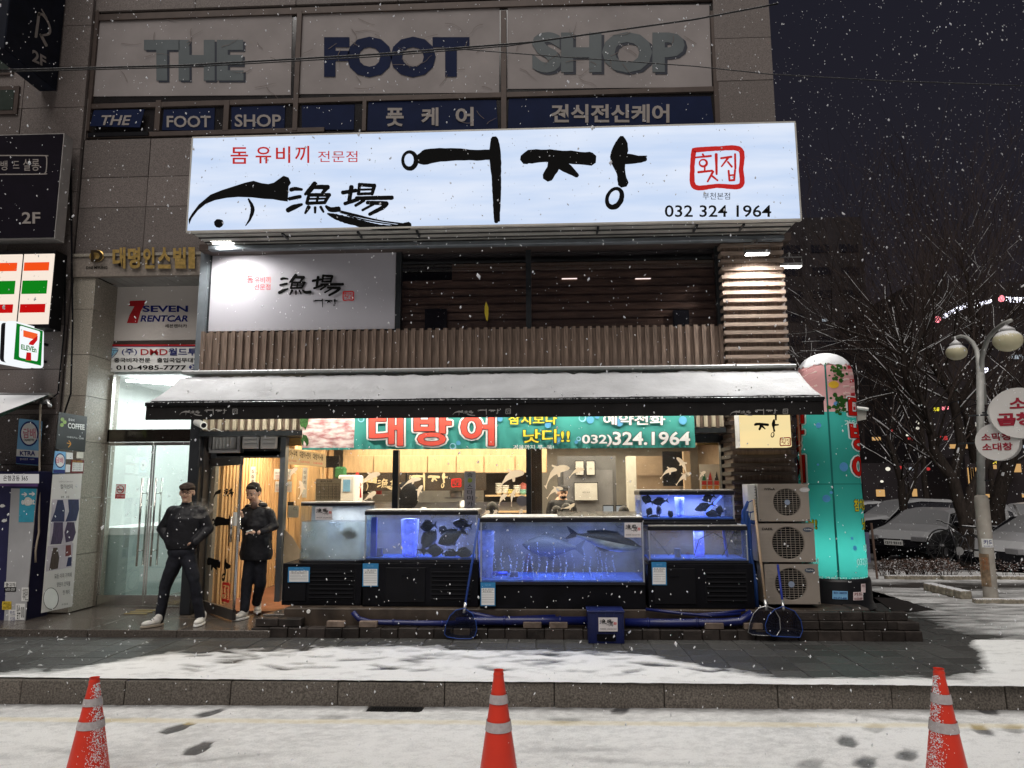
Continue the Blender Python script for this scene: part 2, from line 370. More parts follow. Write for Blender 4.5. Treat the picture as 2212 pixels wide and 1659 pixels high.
bronze = mat('bronze_window_frame', (.070, .052, .045), .45, .2, var=.15)
wood_dark = mat('weathered_wood', (.165, .118, .092), .7, var=.35, scale=9, stretch=(6, 6, .6), bump=.3, bscale=40, attr=.16)
wood_h = mat('weathered_wood_horizontal', (.23, .175, .14), .7, var=.3, scale=9, stretch=(.6, 6, 6), bump=.3, bscale=40, attr=.16)
wood_warm = mat('varnished_plywood', (.56, .39, .22), .4, var=.15, scale=5, stretch=(5, 5, .8), bump=.05, attr=.06)
# ================================================================ SETTING
ROADZ, PAV, SLAB = 0., .20, .28
kb0, kb1 = atz(0, 1521, 0.), atz(2212, 1520, 0.)
kt0, kt1 = atz(0, 1470, PAV), atz(2212, 1481, PAV)
def kerb_y(x):   # front line of the kerb
    return kt0.y + (kt1.y - kt0.y) * (x - kt0.x) / (kt1.x - kt0.x)
print('kerb', kt0, kt1, kb0, kb1)
asphalt = mat('asphalt', (.045, .045, .047), .8, var=.3, scale=60, bump=.5, bscale=200)
paver = mat('wet_paver', (.060, .060, .058), .42, var=.35, scale=25, bump=.45, bscale=150, attr=.25)
soil = mat('frozen_ground', (.05, .045, .038), .9, var=.3, scale=4, bump=.5)
# --- snow as a thin relief sheet, its cover thinning where feet and warmth wore it
def snow_mat(name, under=(.05, .05, .05), tint=(.84, .845, .84), fine=85.):
    m = D.materials.new(name); m.use_nodes = True; n, l = m.node_tree.nodes, m.node_tree.links; p = n['Principled BSDF']
    at_ = n.new('ShaderNodeAttribute'); at_.attribute_name = 'cover'; ac = n.new('ShaderNodeAttribute'); ac.attribute_name = 'ground'
    t = n.new('ShaderNodeTexCoord'); mp = n.new('ShaderNodeMapping'); mp.inputs['Scale'].default_value = (1, 1.5, 1)
    l.new(t.outputs['Object'], mp.inputs[0])
    a = n.new('ShaderNodeTexNoise'); a.inputs['Scale'].default_value = fine; a.inputs['Detail'].default_value = 6; a.inputs['Roughness'].default_value = .7; l.new(mp.outputs[0], a.inputs['Vector'])
    ad = n.new('ShaderNodeMath'); ad.operation = 'MULTIPLY_ADD'; ad.inputs[1].default_value = .85; l.new(a.outputs[0], ad.inputs[0]); l.new(at_.outputs['Fac'], ad.inputs[2])
    mr = n.new('ShaderNodeMapRange'); mr.inputs['From Min'].default_value = .62; mr.inputs['From Max'].default_value = 1.42; l.new(ad.outputs[0], mr.inputs[0])
    mx = n.new('ShaderNodeMix'); mx.data_type = 'RGBA'; l.new(mr.outputs[0], mx.inputs['Factor']); l.new(ac.outputs['Color'], mx.inputs['A'])
    mx.inputs['B'].default_value = (*tint, 1)
    # yellow paint shows faintly through the thin cover
    m2 = n.new('ShaderNodeMix'); m2.data_type = 'RGBA'; m2.blend_type = 'MULTIPLY'; m2.inputs['Factor'].default_value = 1
    ay = n.new('ShaderNodeAttribute'); ay.attribute_name = 'stain'; l.new(mx.outputs['Result'], m2.inputs['A']); l.new(ay.outputs['Color'], m2.inputs['B'])
    l.new(m2.outputs['Result'], p.inputs['Base Color'])
    rr = n.new('ShaderNodeMapRange'); rr.inputs['To Min'].default_value = .32; rr.inputs['To Max'].default_value = .9; l.new(mr.outputs[0], rr.inputs[0]); l.new(rr.outputs[0], p.inputs['Roughness'])
    b = n.new('ShaderNodeBump'); b.inputs['Strength'].default_value = .9; b.inputs['Distance'].default_value = .009
    nb = n.new('ShaderNodeTexNoise'); nb.inputs['Scale'].default_value = 75; nb.inputs['Detail'].default_value = 5; l.new(mp.outputs[0], nb.inputs['Vector'])
    l.new(nb.outputs[0], b.inputs['Height']); l.new(b.outputs[0], p.inputs['Normal'])
    return m
def vnoise(x, y, s, seed):
    rs = np.random.RandomState(seed); T = rs.rand(256, 256); x = x / s; y = y / s
    xi, yi = np.floor(x).astype(int), np.floor(y).astype(int); fx, fy = x - xi, y - yi; fx = fx * fx * (3 - 2 * fx); fy = fy * fy * (3 - 2 * fy)
    g = lambda i, j: T[i % 256, j % 256]
    return (g(xi, yi) * (1 - fx) + g(xi + 1, yi) * fx) * (1 - fy) + (g(xi, yi + 1) * (1 - fx) + g(xi + 1, yi + 1) * fx) * fy
def fbm(x, y, s, seed, o=4):
    r = 0; a = .5; t = 0
    for i in range(o): r = r + a * vnoise(x + 31 * i, y + 17 * i, s / 2 ** i, seed + i); t += a; a *= .55
    return r / t
def sheet(name, xs, ys, zf, coverf, m, groundc=(.05, .05, .05), thick=.018, stainf=None, kind='stuff', gf=None):
    X, Y = np.meshgrid(xs, ys); c = np.clip(coverf(X, Y), 0, 1)
    Z = zf(X, Y) + c * thick * (.6 + .8 * fbm(X, Y, .10, 91, 3)) + (c - .5) * .002
    nx, ny = len(xs), len(ys); v = np.stack([X.ravel(), Y.ravel(), Z.ravel()], 1)
    i = np.arange(nx * ny).reshape(ny, nx); f = np.stack([i[:-1, :-1].ravel(), i[:-1, 1:].ravel(), i[1:, 1:].ravel(), i[1:, :-1].ravel()], 1)
    me = D.meshes.new(name); me.vertices.add(len(v)); me.vertices.foreach_set('co', v.ravel())
    me.loops.add(f.size); me.loops.foreach_set('vertex_index', f.ravel()); me.polygons.add(len(f)); me.polygons.foreach_set('loop_start', np.arange(0, f.size, 4)); me.polygons.foreach_set('loop_total', np.full(len(f), 4))
    me.update(); me.validate()
    a = me.attributes.new('cover', 'FLOAT', 'POINT'); a.data.foreach_set('value', c.ravel().astype(np.float32))
    g = np.ones((nx * ny, 4), np.float32); g[:, :3] = groundc
    if gf is not None: g[:, :3] = gf(X, Y).reshape(-1, 3)
    b = me.attributes.new('ground', 'FLOAT_COLOR', 'POINT'); b.data.foreach_set('color', g.ravel())
    s = np.ones((nx * ny, 4), np.float32)
    if stainf is not None: s[:, :3] = stainf(X, Y).reshape(-1, 3)
    b = me.attributes.new('stain', 'FLOAT_COLOR', 'POINT'); b.data.foreach_set('color', s.ravel())
    me.polygons.foreach_set('use_smooth', [True] * len(me.polygons)); me.materials.append(m)
    o = D.objects.new(name, me); COL.objects.link(o); o['kind'] = kind; return o
def foot(X, Y, px, py, z, ang, L=.27, W=.125):
    c = atz(px, py, z); dx, dy = X - c.x, Y - c.y; u = dx * math.cos(ang) + dy * math.sin(ang); v = -dx * math.sin(ang) + dy * math.cos(ang)
    wv = W * .5 * (1 + .25 * np.cos(u / L * 6.28 + .6)); return np.clip(1.4 - np.maximum(np.abs(u) / (L * .5), np.abs(v) / wv) ** 2 * 1.2, 0, 1)
# road with its thin fresh snow, footprints and the yellow edge line under it
road = struct(MB().box(-30, 40, -25, kt1.y + .15, -.3, -.004).build('road', asphalt))
def road_cover(X, Y):
    c = .95 + .34 * (fbm(X, Y, .9, 3) - .5) + .42 * (fbm(X, Y * 1.6, .06, 8) - .5)
    for px, py, a, s in ((384, 1576, 1.15, 1.0), (430, 1620, 1.5, 1.0), (455, 1543, 1.0, .55), (1340, 1538, 1.2, .3), (2135, 1538, 1.2, .3), (2120, 1580, 1.3, .4), (2190, 1578, .9, .3),
                         (1830, 1605, 1.2, .45), (1960, 1635, .9, .5), (1870, 1650, .9, .45), (1752, 1655, .8, .3), (1890, 1577, .8, .25), (1220, 1560, .2, .2), (720, 1553, .1, .2)):
        c = c - foot(X, Y, px, py, 0, a) * s * 1.3
    for k in range(26):
        r = random.Random(100 + k); cx, cy = r.uniform(-5, 6), r.uniform(3.2, 6.4)
        dx, dy = X - cx, Y - cy; a = r.uniform(-.3, .3); u, v = dx * math.cos(a) + dy * math.sin(a), -dx * math.sin(a) + dy * math.cos(a)
        c = c - .30 * np.exp(-(u / r.uniform(.15, .45)) ** 2 - (v / .05) ** 2)
    d = kerb_y(X) - Y
    c = c - .55 * np.exp(-(d / .10) ** 2) - .12 * np.exp(-((d - .34) / .2) ** 2)   # the gutter
    g0, g1 = atz(790, 1541, 0), atz(925, 1508, 0)
    c = np.where((X > g0.x + .01) & (X < g1.x - .01) & (Y > g0.y) & (Y < kerb_y(X) + .1), -1, c)
    return c
yl0 = atz(1100, 1565, 0).y - kerb_y(0)
def road_stain(X, Y):
    d = np.abs(Y - kerb_y(X) - yl0); k = np.clip(1.3 - d / .055, 0, 1)[..., None] * (.35 + .55 * fbm(X, Y, .5, 40))[..., None]
    k2 = (np.clip(fbm(X, Y, 2.5, 60) - .45, 0, 1) * .35)[..., None]
    return 1 - k * np.array([.02, .09, .28]) - k2 * np.array([.0, .04, .12])
def road_ground(X, Y):
    d = np.abs(Y - kerb_y(X) - yl0); k = (d < .06)[..., None]; return np.where(k, np.array([.40, .32, .14]), np.array([.075, .076, .08]))
snow_road = snow_mat('road_snow')
def road_z(X, Y):
    g0, g1 = atz(790, 1541, 0), atz(925, 1508, 0)
    return np.where((X > g0.x) & (X < g1.x) & (Y > g0.y), -.10, 0.) + .004
s1 = sheet('road_snow', np.arange(-7.5, 8.5, .022), np.arange(2.6, kt1.y + .10, .022), road_z, road_cover, snow_road, stainf=road_stain, gf=road_ground, thick=.012)
s2 = sheet('road_snow', np.arange(-30, 40, .5), np.arange(-12, 2.62, .4), lambda X, Y: X * 0 + .003, lambda X, Y: X * 0 + .85, snow_road)
s2 = sheet('road_snow', np.arange(8.45, 40, .4), np.arange(2.6, 6.6, .4), lambda X, Y: X * 0 + .003, lambda X, Y: X * 0 + .85, snow_road)
s2 = sheet('road_snow', np.arange(-30, -7.4, .4), np.arange(2.6, 6.6, .4), lambda X, Y: X * 0 + .003, lambda X, Y: X * 0 + .85, snow_road)
# kerb: one granite block after another
kerb = struct(thing('kerb', '', '', (0, 0, 0))); del kerb['label']; del kerb['category']
u = (kt1 - kt0).normalized(); nrm = Vector((-u.y, u.x, 0))
kx = [(px) for px in (-560, -300, -95, 43, 270, 500, 732, 962, 1197, 1431, 1671, 1911, 2150, 2395, 2640)]
xs_ = [atz(p, 1472, PAV).x for p in kx]; xs_ = [xs_[0] - 3, xs_[0] - 1.5] + xs_ + [xs_[-1] + 1.1 * k for k in range(1, 14)]
for i in range(len(xs_) - 1):
    x0, x1 = xs_[i] + .003, xs_[i + 1] - .003; mb = MB(); dz = RS.uniform(-.003, .003); dy = RS.uniform(-.004, .004)
    a, b = Vector((x0, kerb_y(x0) + dy, 0)), Vector((x1, kerb_y(x1) + dy, 0)); k2 = nrm * .18
    mb.hexa([a + Vector((0, -.012, -.08)), b + Vector((0, -.012, -.08)), b + k2 + Vector((0, 0, -.08)), a + k2 + Vector((0, 0, -.08)),
             a + Vector((0, 0, PAV + dz)), b + Vector((0, 0, PAV + dz)), b + k2 + Vector((0, 0, PAV + dz)), a + k2 + Vector((0, 0, PAV + dz))])
    mb.build('kerb_stone', kerbm, kerb, bevel=.008, seg=2)
# pavement: bed, pavers laid one by one, and the snow left on them
def park_z(X, Y):
    t = np.clip((Y - 11.5) / 9.0, 0, 1); return PAV - .03 - .42 * t * t * (3 - 2 * t)
bed = struct(MB().box(-30, 40, kerb_y(40) + .16, 10.5, -.3, PAV - .03).build('pavement', joint))
pav = struct(thing('paving', '', '', (0, 0, 0))); del pav['label']; del pav['category']
TX, TY = .30, .27
tm = MB().box(-TX / 2 + .004, TX / 2 - .004, -TY / 2 + .004, TY / 2 - .004, -.05, 0).build('paving_tile', paver, pav, bevel=.004)
tme = tm.data; first = True; xr0 = atz(-20, 1400, PAV).x; cnt = 0; rest = MB(); restn = 0
for j in range(12):
    for i in range(-24, 40):
        x = i * TX + .04; y = 8.02 - j * TY + .0
        if y - TY / 2 < kerb_y(x) + .185: y0 = kerb_y(x) + .185; y1 = y + TY / 2
        else: y0, y1 = y - TY / 2, y + TY / 2
        if y1 - y0 < .05 or y > 8.14 + 1e9: continue
        z = PAV + .001 + RS.uniform(-.0018, .0018)
        vis = -6.3 < x < 7.9
        if not vis: rest.box(x - TX / 2 + .004, x + TX / 2 - .004, y0 + .004, y1 - .004, z - .05, z); continue
        if abs((y1 - y0) - TY) < 1e-6 and cnt < 299:
            if first: o = tm; first = False
            else: o = D.objects.new('paving_tile', tme); COL.objects.link(o); o.parent = pav; b_ = o.modifiers.new('bevel', 'BEVEL'); b_.width = .004; b_.limit_method = 'ANGLE'
            o.location = (x, y, z); cnt += 1
        else:
            rest.box(x - TX / 2 + .004, x + TX / 2 - .004, y0 + .004, y1 - .004, z - .05, z)
for j in range(0, 9):      # pavers beside the building, out to the park
    for i in range(0, 42):
        x = 4.2 + i * TX; y = 8.02 + (j + 1) * TY
        if x > 13: continue
        rest.box(x - TX / 2 + .004, x + TX / 2 - .004, y - TY / 2 + .004, y + TY / 2 - .004, PAV - .05, PAV + RS.uniform(-.002, .002))
stuff(rest.build('outer_tiles', paver, pav)); print('tiles', cnt)
def pav_cover(X, Y):
    d = Y - kerb_y(X)
    n = fbm(X, Y, 1.3, 21); n2 = fbm(X, Y * 2.6, .25, 25)
    # swept by walkers and the warm shop front: bare to the left, in the middle right and beside the wall
    e = np.interp(X, [-7, -4.9, -4.4, -3.8, -2.5, -1.5, 0, .5, 1.0, 1.6, 2.0, 3.4, 3.9, 4.3, 5, 14], [.16, .22, .34, .95, 1.2, 1.25, 1.2, 1.1, .9, .35, .14, .12, .3, 1.2, 3, 3])
    c = (e - d) / .34 + .5 + (n - .5) * 1.5
    c = np.clip(c, -.3, 1.0) + (n2 - .5) * .5 + (fbm(X, Y * 1.6, .07, 29) - .5) * .55
    c = np.maximum(c, np.clip((.155 - d) / .03, 0, 1) * (.95 + (n2 - .5) * .3))    # the kerb keeps a full strip
    c = c - .25 * np.exp(-((X - 3.55) / .12) ** 2 - ((d - .1) / .2) ** 2)
    for k in range(95):
        r = random.Random(300 + k); cx, cy = r.uniform(-3.6, 2.0), r.uniform(kerb_y(0) + .3, 7.6)
        a = r.uniform(-.6, .6); dx, dy = X - cx, Y - cy; u_, v_ = dx * math.cos(a) + dy * math.sin(a), -dx * math.sin(a) + dy * math.cos(a)
        c = c - r.uniform(.2, .55) * np.exp(-(u_ / .14) ** 4 - (v_ / .048) ** 4)
    spk = vnoise(X, Y, .035, 77); c = np.maximum(c, np.where(spk > .955, .7, -1) * (X < -1) )
    return c
snow_pav = snow_mat('pavement_snow', fine=80)
# the sheet dips under the pavers wherever the cover is gone
def pav_sheet(name, xs, ys, cf, zb=PAV, gc=(.06, .06, .058)):
    X, Y = np.meshgrid(xs, ys); c = np.clip(cf(X, Y), -.5, 1.1)
    return sheet(name, xs, ys, lambda X_, Y_: zb + np.clip((c - .40) * .02, -.012, .004), lambda X_, Y_: np.clip(c, 0, 1), snow_pav, gc, thick=.010)
pav_sheet('pavement_snow', np.arange(-7.4, 8.4, .022), np.arange(kerb_y(0) - .02, 8.10, .022), pav_cover)
def plaza_cover(X, Y):
    n = fbm(X, Y, 1.6, 31); n2 = fbm(X, Y * 3, .3, 33)
    c = .66 + (n - .5) * .8 + (n2 - .5) * 1.0 - .8 * np.exp(-((X - 4.2) / .5) ** 2)
    return c
pav_sheet('pavement_snow', np.arange(4.1, 13, .04), np.arange(8.08, 10.5, .04), plaza_cover)
# park ground beyond, dropping gently to the parking lot
def park_cover(X, Y):
    n = fbm(X, Y, 1.8, 51); n2 = fbm(X * .8, Y * 2.5, .4, 55)
    c = .72 + (n - .5) * .8 + (n2 - .5) * 1.0
    path = np.exp(-((Y - 13.0 + .04 * X) / .55) ** 4); return np.where(Y > 17.8, c * .45 * np.clip((34 - Y) / 12, 0, 1), c - .55 * path)
sheet('park_ground', np.concatenate([np.arange(5.2, 26, .09), np.arange(26, 90, 1.5)]), np.concatenate([np.arange(10.45, 24, .09), np.arange(24, 120, 2.)]), park_z, park_cover, snow_mat('park_snow', fine=22), (.05, .045, .04), thick=.03, kind='structure')
struct(MB().box(-120, 5.25, 14.5, 120, -.6, -.3).add([(-300, -300, -.45), (300, -300, -.45), (300, 400, -.45), (-300, 400, -.45)], [(0, 1, 2, 3)]).build('ground', soil))
# drain grate in the gutter
g0, g1 = atz(790, 1541, 0), atz(925, 1508, 0)
dr = thing('storm_drain', 'black iron drain grate set in the gutter against the kerb', 'drain grate', (g0.x, g0.y, 0))
ky = kerb_y((g0.x + g1.x) / 2) - .02
fr = MB(); fr.box(g0.x, g1.x, g0.y - .03, g0.y, -.05, .012).box(g0.x, g1.x, ky - .03, ky, -.05, .012).box(g0.x, g0.x + .03, g0.y, ky - .03, -.05, .012).box(g1.x - .03, g1.x, g0.y, ky - .03, -.05, .012)
iron = mat('cast_iron', (.02, .02, .02), .6, .3, var=.4)
fr.build('frame', iron, dr); MB().box(g0.x, g1.x, g0.y, ky, -.11, -.09).build('pit_bottom', black, dr)
nb = 17
for i in range(nb):
    x = g0.x + .03 + (g1.x - g0.x - .06) * (i + .5) / nb; MB().box(x - .006, x + .006, g0.y, ky - .03, -.03, .008).build('bar', iron, dr)
for i in range(4):
    y = g0.y + (ky - .03 - g0.y) * (i + 1) / 5; MB().box(g0.x + .03, g1.x - .03, y - .004, y + .004, -.03, .004).build('cross_bar', iron, dr)
# ================================================================ BUILDINGS
def pprism(poly, Y, t, mb=None):
    mb = mb or MB(); return mb.prism([at(x, y, Y) for x, y in poly], (0, t, 0))
def pbox(x0, y0, x1, y1, Y, t, mb=None):      # upright box whose front face covers the picture box at depth Y
    a, b = at(x0, (y0 + y1) / 2, Y), at(x1, (y0 + y1) / 2, Y); c, d = at((x0 + x1) / 2, y1, Y), at((x0 + x1) / 2, y0, Y)
    mb = mb or MB(); return mb.box(a.x, b.x, Y, Y + t, c.z, d.z)
navy = mat('navy_film', (.007, .013, .045), .6, var=.15, scale=3, spec=.08)
greyblue = mat('faded_blue_film', (.088, .104, .112), .5, var=.1, scale=3)
panelw = mat('aged_white_film', (.268, .242, .238), .6, var=.13, scale=1.6, bump=.12, bscale=7, col2=(.31, .28, .275), spec=.1)
greyfilm = mat('grey_print', (.27, .24, .225), .5, var=.08)
crack = mat('film_crack', (.16, .13, .12), .8)
WALL = 9.0
bld = thing('commercial_building', 'brown granite commercial building rising behind the fish restaurant signs', 'building', (-1.5, 9.5, 0))
xl, xr = -6.34, 3.12
zt = 12.0
# core walls (joint colour shows between the stones), leaving the recessed entrance and the shop open
core = MB(); core.box(xl, xr, WALL + .06, WALL + .45, 4.95, zt); core.box(xr - .3, xr - .06, WALL + .45, 20, .1, zt)
core.box(xl, xr, 13.6, 13.8, .1, zt); core.box(xl, xl + .02, WALL + .08, 14, .1, 4.9)
core.box(-4.52, -4.40, 9.05, 13.6, .1, 4.95)
core.build('wall', joint, bld)
MB().box(xl, xr, WALL + .45, 13.6, 4.80, 4.94).build('floor_slab', joint, bld)
def stones(parent, xs, zs, Y, m, skip=lambda x, z: False, name='stone_panel', t=.05):
    for i in range(len(xs) - 1):
        for j in range(len(zs) - 1):
            if skip((xs[i] + xs[i + 1]) / 2, (zs[j] + zs[j + 1]) / 2): continue
            dy = RS.uniform(-.003, .003)
            MB().box(xs[i] + .005, xs[i + 1] - .005, Y + dy, Y + t + dy, zs[j] + .004, zs[j + 1] - .004).build(name, m, parent)
zl = [at(250, y, WALL).z for y in (524, 448, 383, 318)]
xa = at(187, 250, WALL).x; xb = at(1551, 250, WALL).x; zb = at(700, 289, WALL).z; ztop = at(700, 8, WALL).z
z0_ = 4.97; stones(bld, [xl, at(315, 450, WALL).x, at(315, 450, WALL).x + 1.1, at(315, 450, WALL).x + 2.2], [z0_] + zl[1:3] + [zb], WALL, granite)
stones(bld, [xl, xa], [zb, zb + .62, zb + 1.24, ztop, ztop + .6, ztop + 1.2], WALL, granite)
stones(bld, [xb, xr], [6.05, 6.62, 7.24, 7.86, 8.48, 9.1, 9.7], WALL, granite)
stones(bld, [xa + k * (xb - xa) / 6 for k in range(7)], [ztop, ztop + .55, ztop + 1.1], WALL, granite)
stones(bld, [xb - 1.2, xb, xr], [4.97, 5.6, 6.05], WALL, granite)
for j in range(14):   # return wall round the corner
    for k in range(4): MB().box(xr - .055, xr - .005, WALL + .06 + k * 1.2, WALL + 1.25 + k * 1.2, 1. + j * .62 + .004, 1.62 + j * .62 - .004).build('stone_panel', granite, bld)
# bronze window frames of the upper storey
fr = MB(); YF = WALL + .02
def fbar(x0, y0, x1, y1, dy=0., t=.06): pbox(x0, y0, x1, y1, YF - dy, t, fr)
fbar(188, 8, 1551, 22, .012); fbar(188, 205, 1551, 216, .010)
fbar(188, 281, 700, 291, .014)
for x0, x1 in ((188, 203), (636, 647), (1082, 1094), (1540, 1551)): fbar(x0, 22, x1, 282, .02)
for x0, x1 in ((334, 346), (482, 494), (782, 791)): fbar(x0, 216, x1, 282, .017)
fr.build('window_frame', bronze, bld, bevel=.004)
pbox(190, 10, 1550, 288, WALL + .045, .012).build('window_pane', mat('dark_window_glass', (.02, .018, .018), .12, spec=.8), bld)
def wsign(label, poly, base, words, txts, Y=WALL + .035, cracks=0, seed=0):
    t = thing('window_sign', label, 'sign', at(*poly[0], Y), 'window films of the massage parlour')
    pprism(poly, Y, .012).build('film', base, t)
    for (s, x0, x1, y0, y1, m, off, sh) in txts:
        ptext(s, x0, x1, y0, y1, Y, m, t, off=off, dy=.008 if m is not ink2 else .005, shear=sh)
    rs = random.Random(seed); L = []
    for k in range(cracks):
        x, y = rs.uniform(poly[0][0] + 20, poly[2][0] - 20), rs.uniform(poly[0][1] + 10, poly[2][1] - 5); st = [(x, y, 1.1)]
        a = rs.uniform(0, 6.28)
        for i in range(rs.randint(2, 4)):
            a += rs.uniform(-.5, .5); d = rs.uniform(7, 17); x += d * math.cos(a); y += d * math.sin(a) * .7; st.append((x, y, 1.0 - .2 * i))
        L.append(st)
    if L: stuff(strokes(L, pxf(Y, .011), crack, t, 'crack', seed=seed))
    return t
ink2 = mat('navy_shadow_print', (.012, .016, .03), .5, var=0)
wsign('aged white window film with faded grey blue word THE', [(203, 34), (631, 28), (628, 205), (197, 208)], panelw, 0,
      [('THE', 316, 531, 90, 178, ink2, .055, 0), ('THE', 311, 526, 86, 174, greyblue, .055, 0)], cracks=14, seed=1)
wsign('aged white window film with big navy word FOOT', [(650, 24), (1079, 18), (1078, 200), (646, 203)], panelw, 0, [('FOOT', 700, 1014, 79, 167, navy, .06, 0)], cracks=22, seed=2)
wsign('aged white window film with faded grey blue word SHOP', [(1097, 16), (1532, 10), (1538, 188), (1096, 192)], panelw, 0,
      [('SHOP', 1155, 1485, 74, 162, ink2, .055, 0), ('SHOP', 1149, 1479, 69, 157, greyblue, .055, 0)], cracks=16, seed=3)
wsign('small navy film with slanted word THE, lower edge of its open sash black', [(203, 238), (312, 236), (302, 275), (194, 272)], navy, 0, [('THE', 219, 284, 249, 270, greyfilm, .02, .25)], Y=WALL - .03)
MB().box(at(190, 289, 8.99).x, at(320, 289, 8.99).x, 8.985, 9.03, at(250, 294, 8.99).z, at(250, 286, 8.99).z).build('open_sash_gap', black, bld)
wsign('small navy film with pale word FOOT', [(354, 237), (464, 233), (462, 282), (350, 281)], navy, 0, [('FOOT', 360, 455, 250, 275, greyfilm, .02, 0)], Y=WALL + .03)
wsign('small navy film with pale word SHOP', [(500, 231), (616, 228), (614, 281), (500, 281)], navy, 0, [('SHOP', 507, 607, 247, 274, greyfilm, .02, 0)], Y=WALL + .03)
wsign('small blank navy film between two lettered ones', [(652, 228), (766, 226), (764, 280), (652, 280)], navy, 0, [], Y=WALL + .03)
wsign('navy film with three widely spaced Korean syllables', [(796, 219), (1072, 216), (1076, 282), (793, 282)], navy, 0, [('풋', 834, 872, 233, 273, greyfilm, .03, 0), ('케', 910, 947, 232, 272, greyfilm, .03, 0), ('어', 984, 1023, 231, 272, greyfilm, .03, 0)], cracks=3, Y=WALL + .03)
wsign('long navy film with six pale Korean syllables', [(1099, 213), (1535, 208), (1543, 272), (1097, 280)], navy, 0, [('건식전신케어', 1190, 1446, 225, 265, greyfilm, .03, 0)], Y=WALL + .03)

# ---------------- the lit box sign of the restaurant
SY = 8.1
lit = light_mat('lit_acrylic', (.66, .76, .92), 1.05, band=.16)
sg = thing('restaurant_sign', 'long glowing white box sign with black brush lettering over the restaurant', 'sign', (-.65, SY, 5.5))
P = dict(tl=at(415, 293, SY), tr=at(1717, 268, SY), bl=at(407, 497, SY), br=at(1732, 482, SY))
X0, X1 = -4.33, 3.03; Z0, Z1 = 4.93, 6.15
MB().box(X0 + .02, X1 - .02, SY + .012, SY + .54, Z0 + .02, Z1 - .02).build('box', mat('sign_box_sheet', (.42, .41, .38), .5, .3, var=.2, scale=3), sg)
MB().box(X0 + .012, X1 - .012, SY, SY + .010, Z0 + .012, Z1 - .012).build('acrylic_face', lit, sg)
fr = MB(); fr.box(X0, X1, SY - .008, SY + .04, Z1 - .011, Z1 + .006).box(X0, X1, SY - .008, SY + .04, Z0 - .012, Z0 + .011).box(X0 - .006, X0 + .011, SY - .007, SY + .04, Z0 + .011, Z1 - .011).box(X1 - .011, X1 + .006, SY - .007, SY + .04, Z0 + .011, Z1 - .011)
fr.build('frame', mat('sign_frame', (.5, .48, .44), .45, .3), sg)
ux, uw = None, None
for k in range(3): MB().box(X0 + .03, X1 - .03, SY + .09 + k * .16, SY + .105 + k * .16, Z0 + .002, Z0 + .019).build('seam', mat('dark_gap', (.05, .05, .05), .8), sg)
for k, px in enumerate((780, 1290, 1500, 1600, 620, 905)):
    x = at(px, 505, SY + .3).x; MB().box(x - .012, x + .012, SY + .14, SY + .34, Z0 - .004, Z0 + .018).build('bracket', darkframe, sg)
# the mapping of the photo's sign onto this face
def sfn(x, y):
    p = at(x, y, SY); return Vector((p.x, SY - .006, p.z))
strokes(L_EO, sfn, ink, sg, seed=1, rough=.05); strokes(L_JANG, sfn, ink, sg, seed=2, rough=.07); strokes(L_GYO, sfn, ink, sg, seed=3); strokes(L_JANGH, sfn, ink, sg, seed=4)
strokes(L_TAIL, sfn, ink, sg, seed=5, rough=.1); poly(L_FISH, sfn, ink, sg, lift=.001); poly(blob(473, 483, 10, 9), sfn, ink, sg, 'brush_dot')
redl = mat('red_translucent', (.70, .012, .01), .5, var=0, es=.12)
strokes(L_STAMP, sfn, redl, sg, 'seal_mark', seed=6); strokes(L_STAMPT, sfn, redl, sg, 'seal_mark', seed=7)
for s, a in (('돔', (498, 536, 318, 354)), ('유', (552, 586, 317, 353)), ('비', (596, 627, 316, 352)), ('끼', (637, 668, 315, 352))): ptext(s, *a, SY, redl, sg, off=.012)
for s, a in (('전문점', (687, 772, 326, 350)),): ptext(s, *a, SY, redl, sg)
ptext('부천본점', 1518, 1577, 416, 431, SY, ink, sg); ptext('032 324 1964', 1436, 1666, 443, 469, SY, ink, sg, off=.012)
# support beam and soffit behind the sign
MB().box(-4.30, 3.0, SY + .50, SY + .60, Z0 - .06, Z0 + .0).build('support_beam', greyframe, sg, bevel=.01)

# ---------------- shop upper storey: printed panel, dark windows, wooden battens
shop = thing('restaurant_facade', 'two storey restaurant front clad in weathered wooden battens', 'shop front', (-.7, 8.95, .3))
SX0, SX1 = -4.46, 2.23
zc, zp = 4.98, at(1000, 712, 8.93).z
MB().box(SX0 - .02, SX1 + .9, 8.72, 9.04, 4.905, zc + .02).build('head_beam', bronze, shop, bevel=.01)
MB().box(-4.52, -4.42, 8.86, 9.0, 3.2, zc).build('corner_post', greyframe, shop)
wp = thing('wall_panel_sign', 'white printed panel with small brush logo above the battens', 'sign', at(655, 620, 8.93))
pbox(455, 531, 854, 713, 8.935, .02).build('panel', mat('white_print_panel', (.40, .39, .43), .55, var=.03, scale=1), wp)
f9 = pxf(8.935, .006)
strokes(sub(L_GYO + L_JANGH, B_HAN, (602, 592, 743, 640), .62), f9, ink, wp); strokes(sub(L_EO + L_JANG, B_EO, (676, 645, 729, 664)), f9, ink, wp)
strokes(sub(L_STAMP + L_STAMPT, B_ST, (740, 629, 764, 649)), f9, red, wp, 'seal_mark')
ptext('돔', 533, 547, 596, 612, 8.935, red, wp, off=.01); ptext('유비끼', 550, 584, 598, 611, 8.935, red, wp); ptext('전문점', 549, 584, 614, 626, 8.935, red, wp)
wf = MB(); pbox(854.5, 524, 866, 714, 8.92, .08, wf); pbox(1136, 524, 1147.5, 714, 8.925, .08, wf); pbox(1548, 520, 1560, 714, 8.92, .08, wf); pbox(446, 524, 455, 714, 8.93, .06, wf)
wf.build('window_frame', darkframe, shop)
paneg = glass('upper_window_glass', (.92, .92, .95), refl=.04)
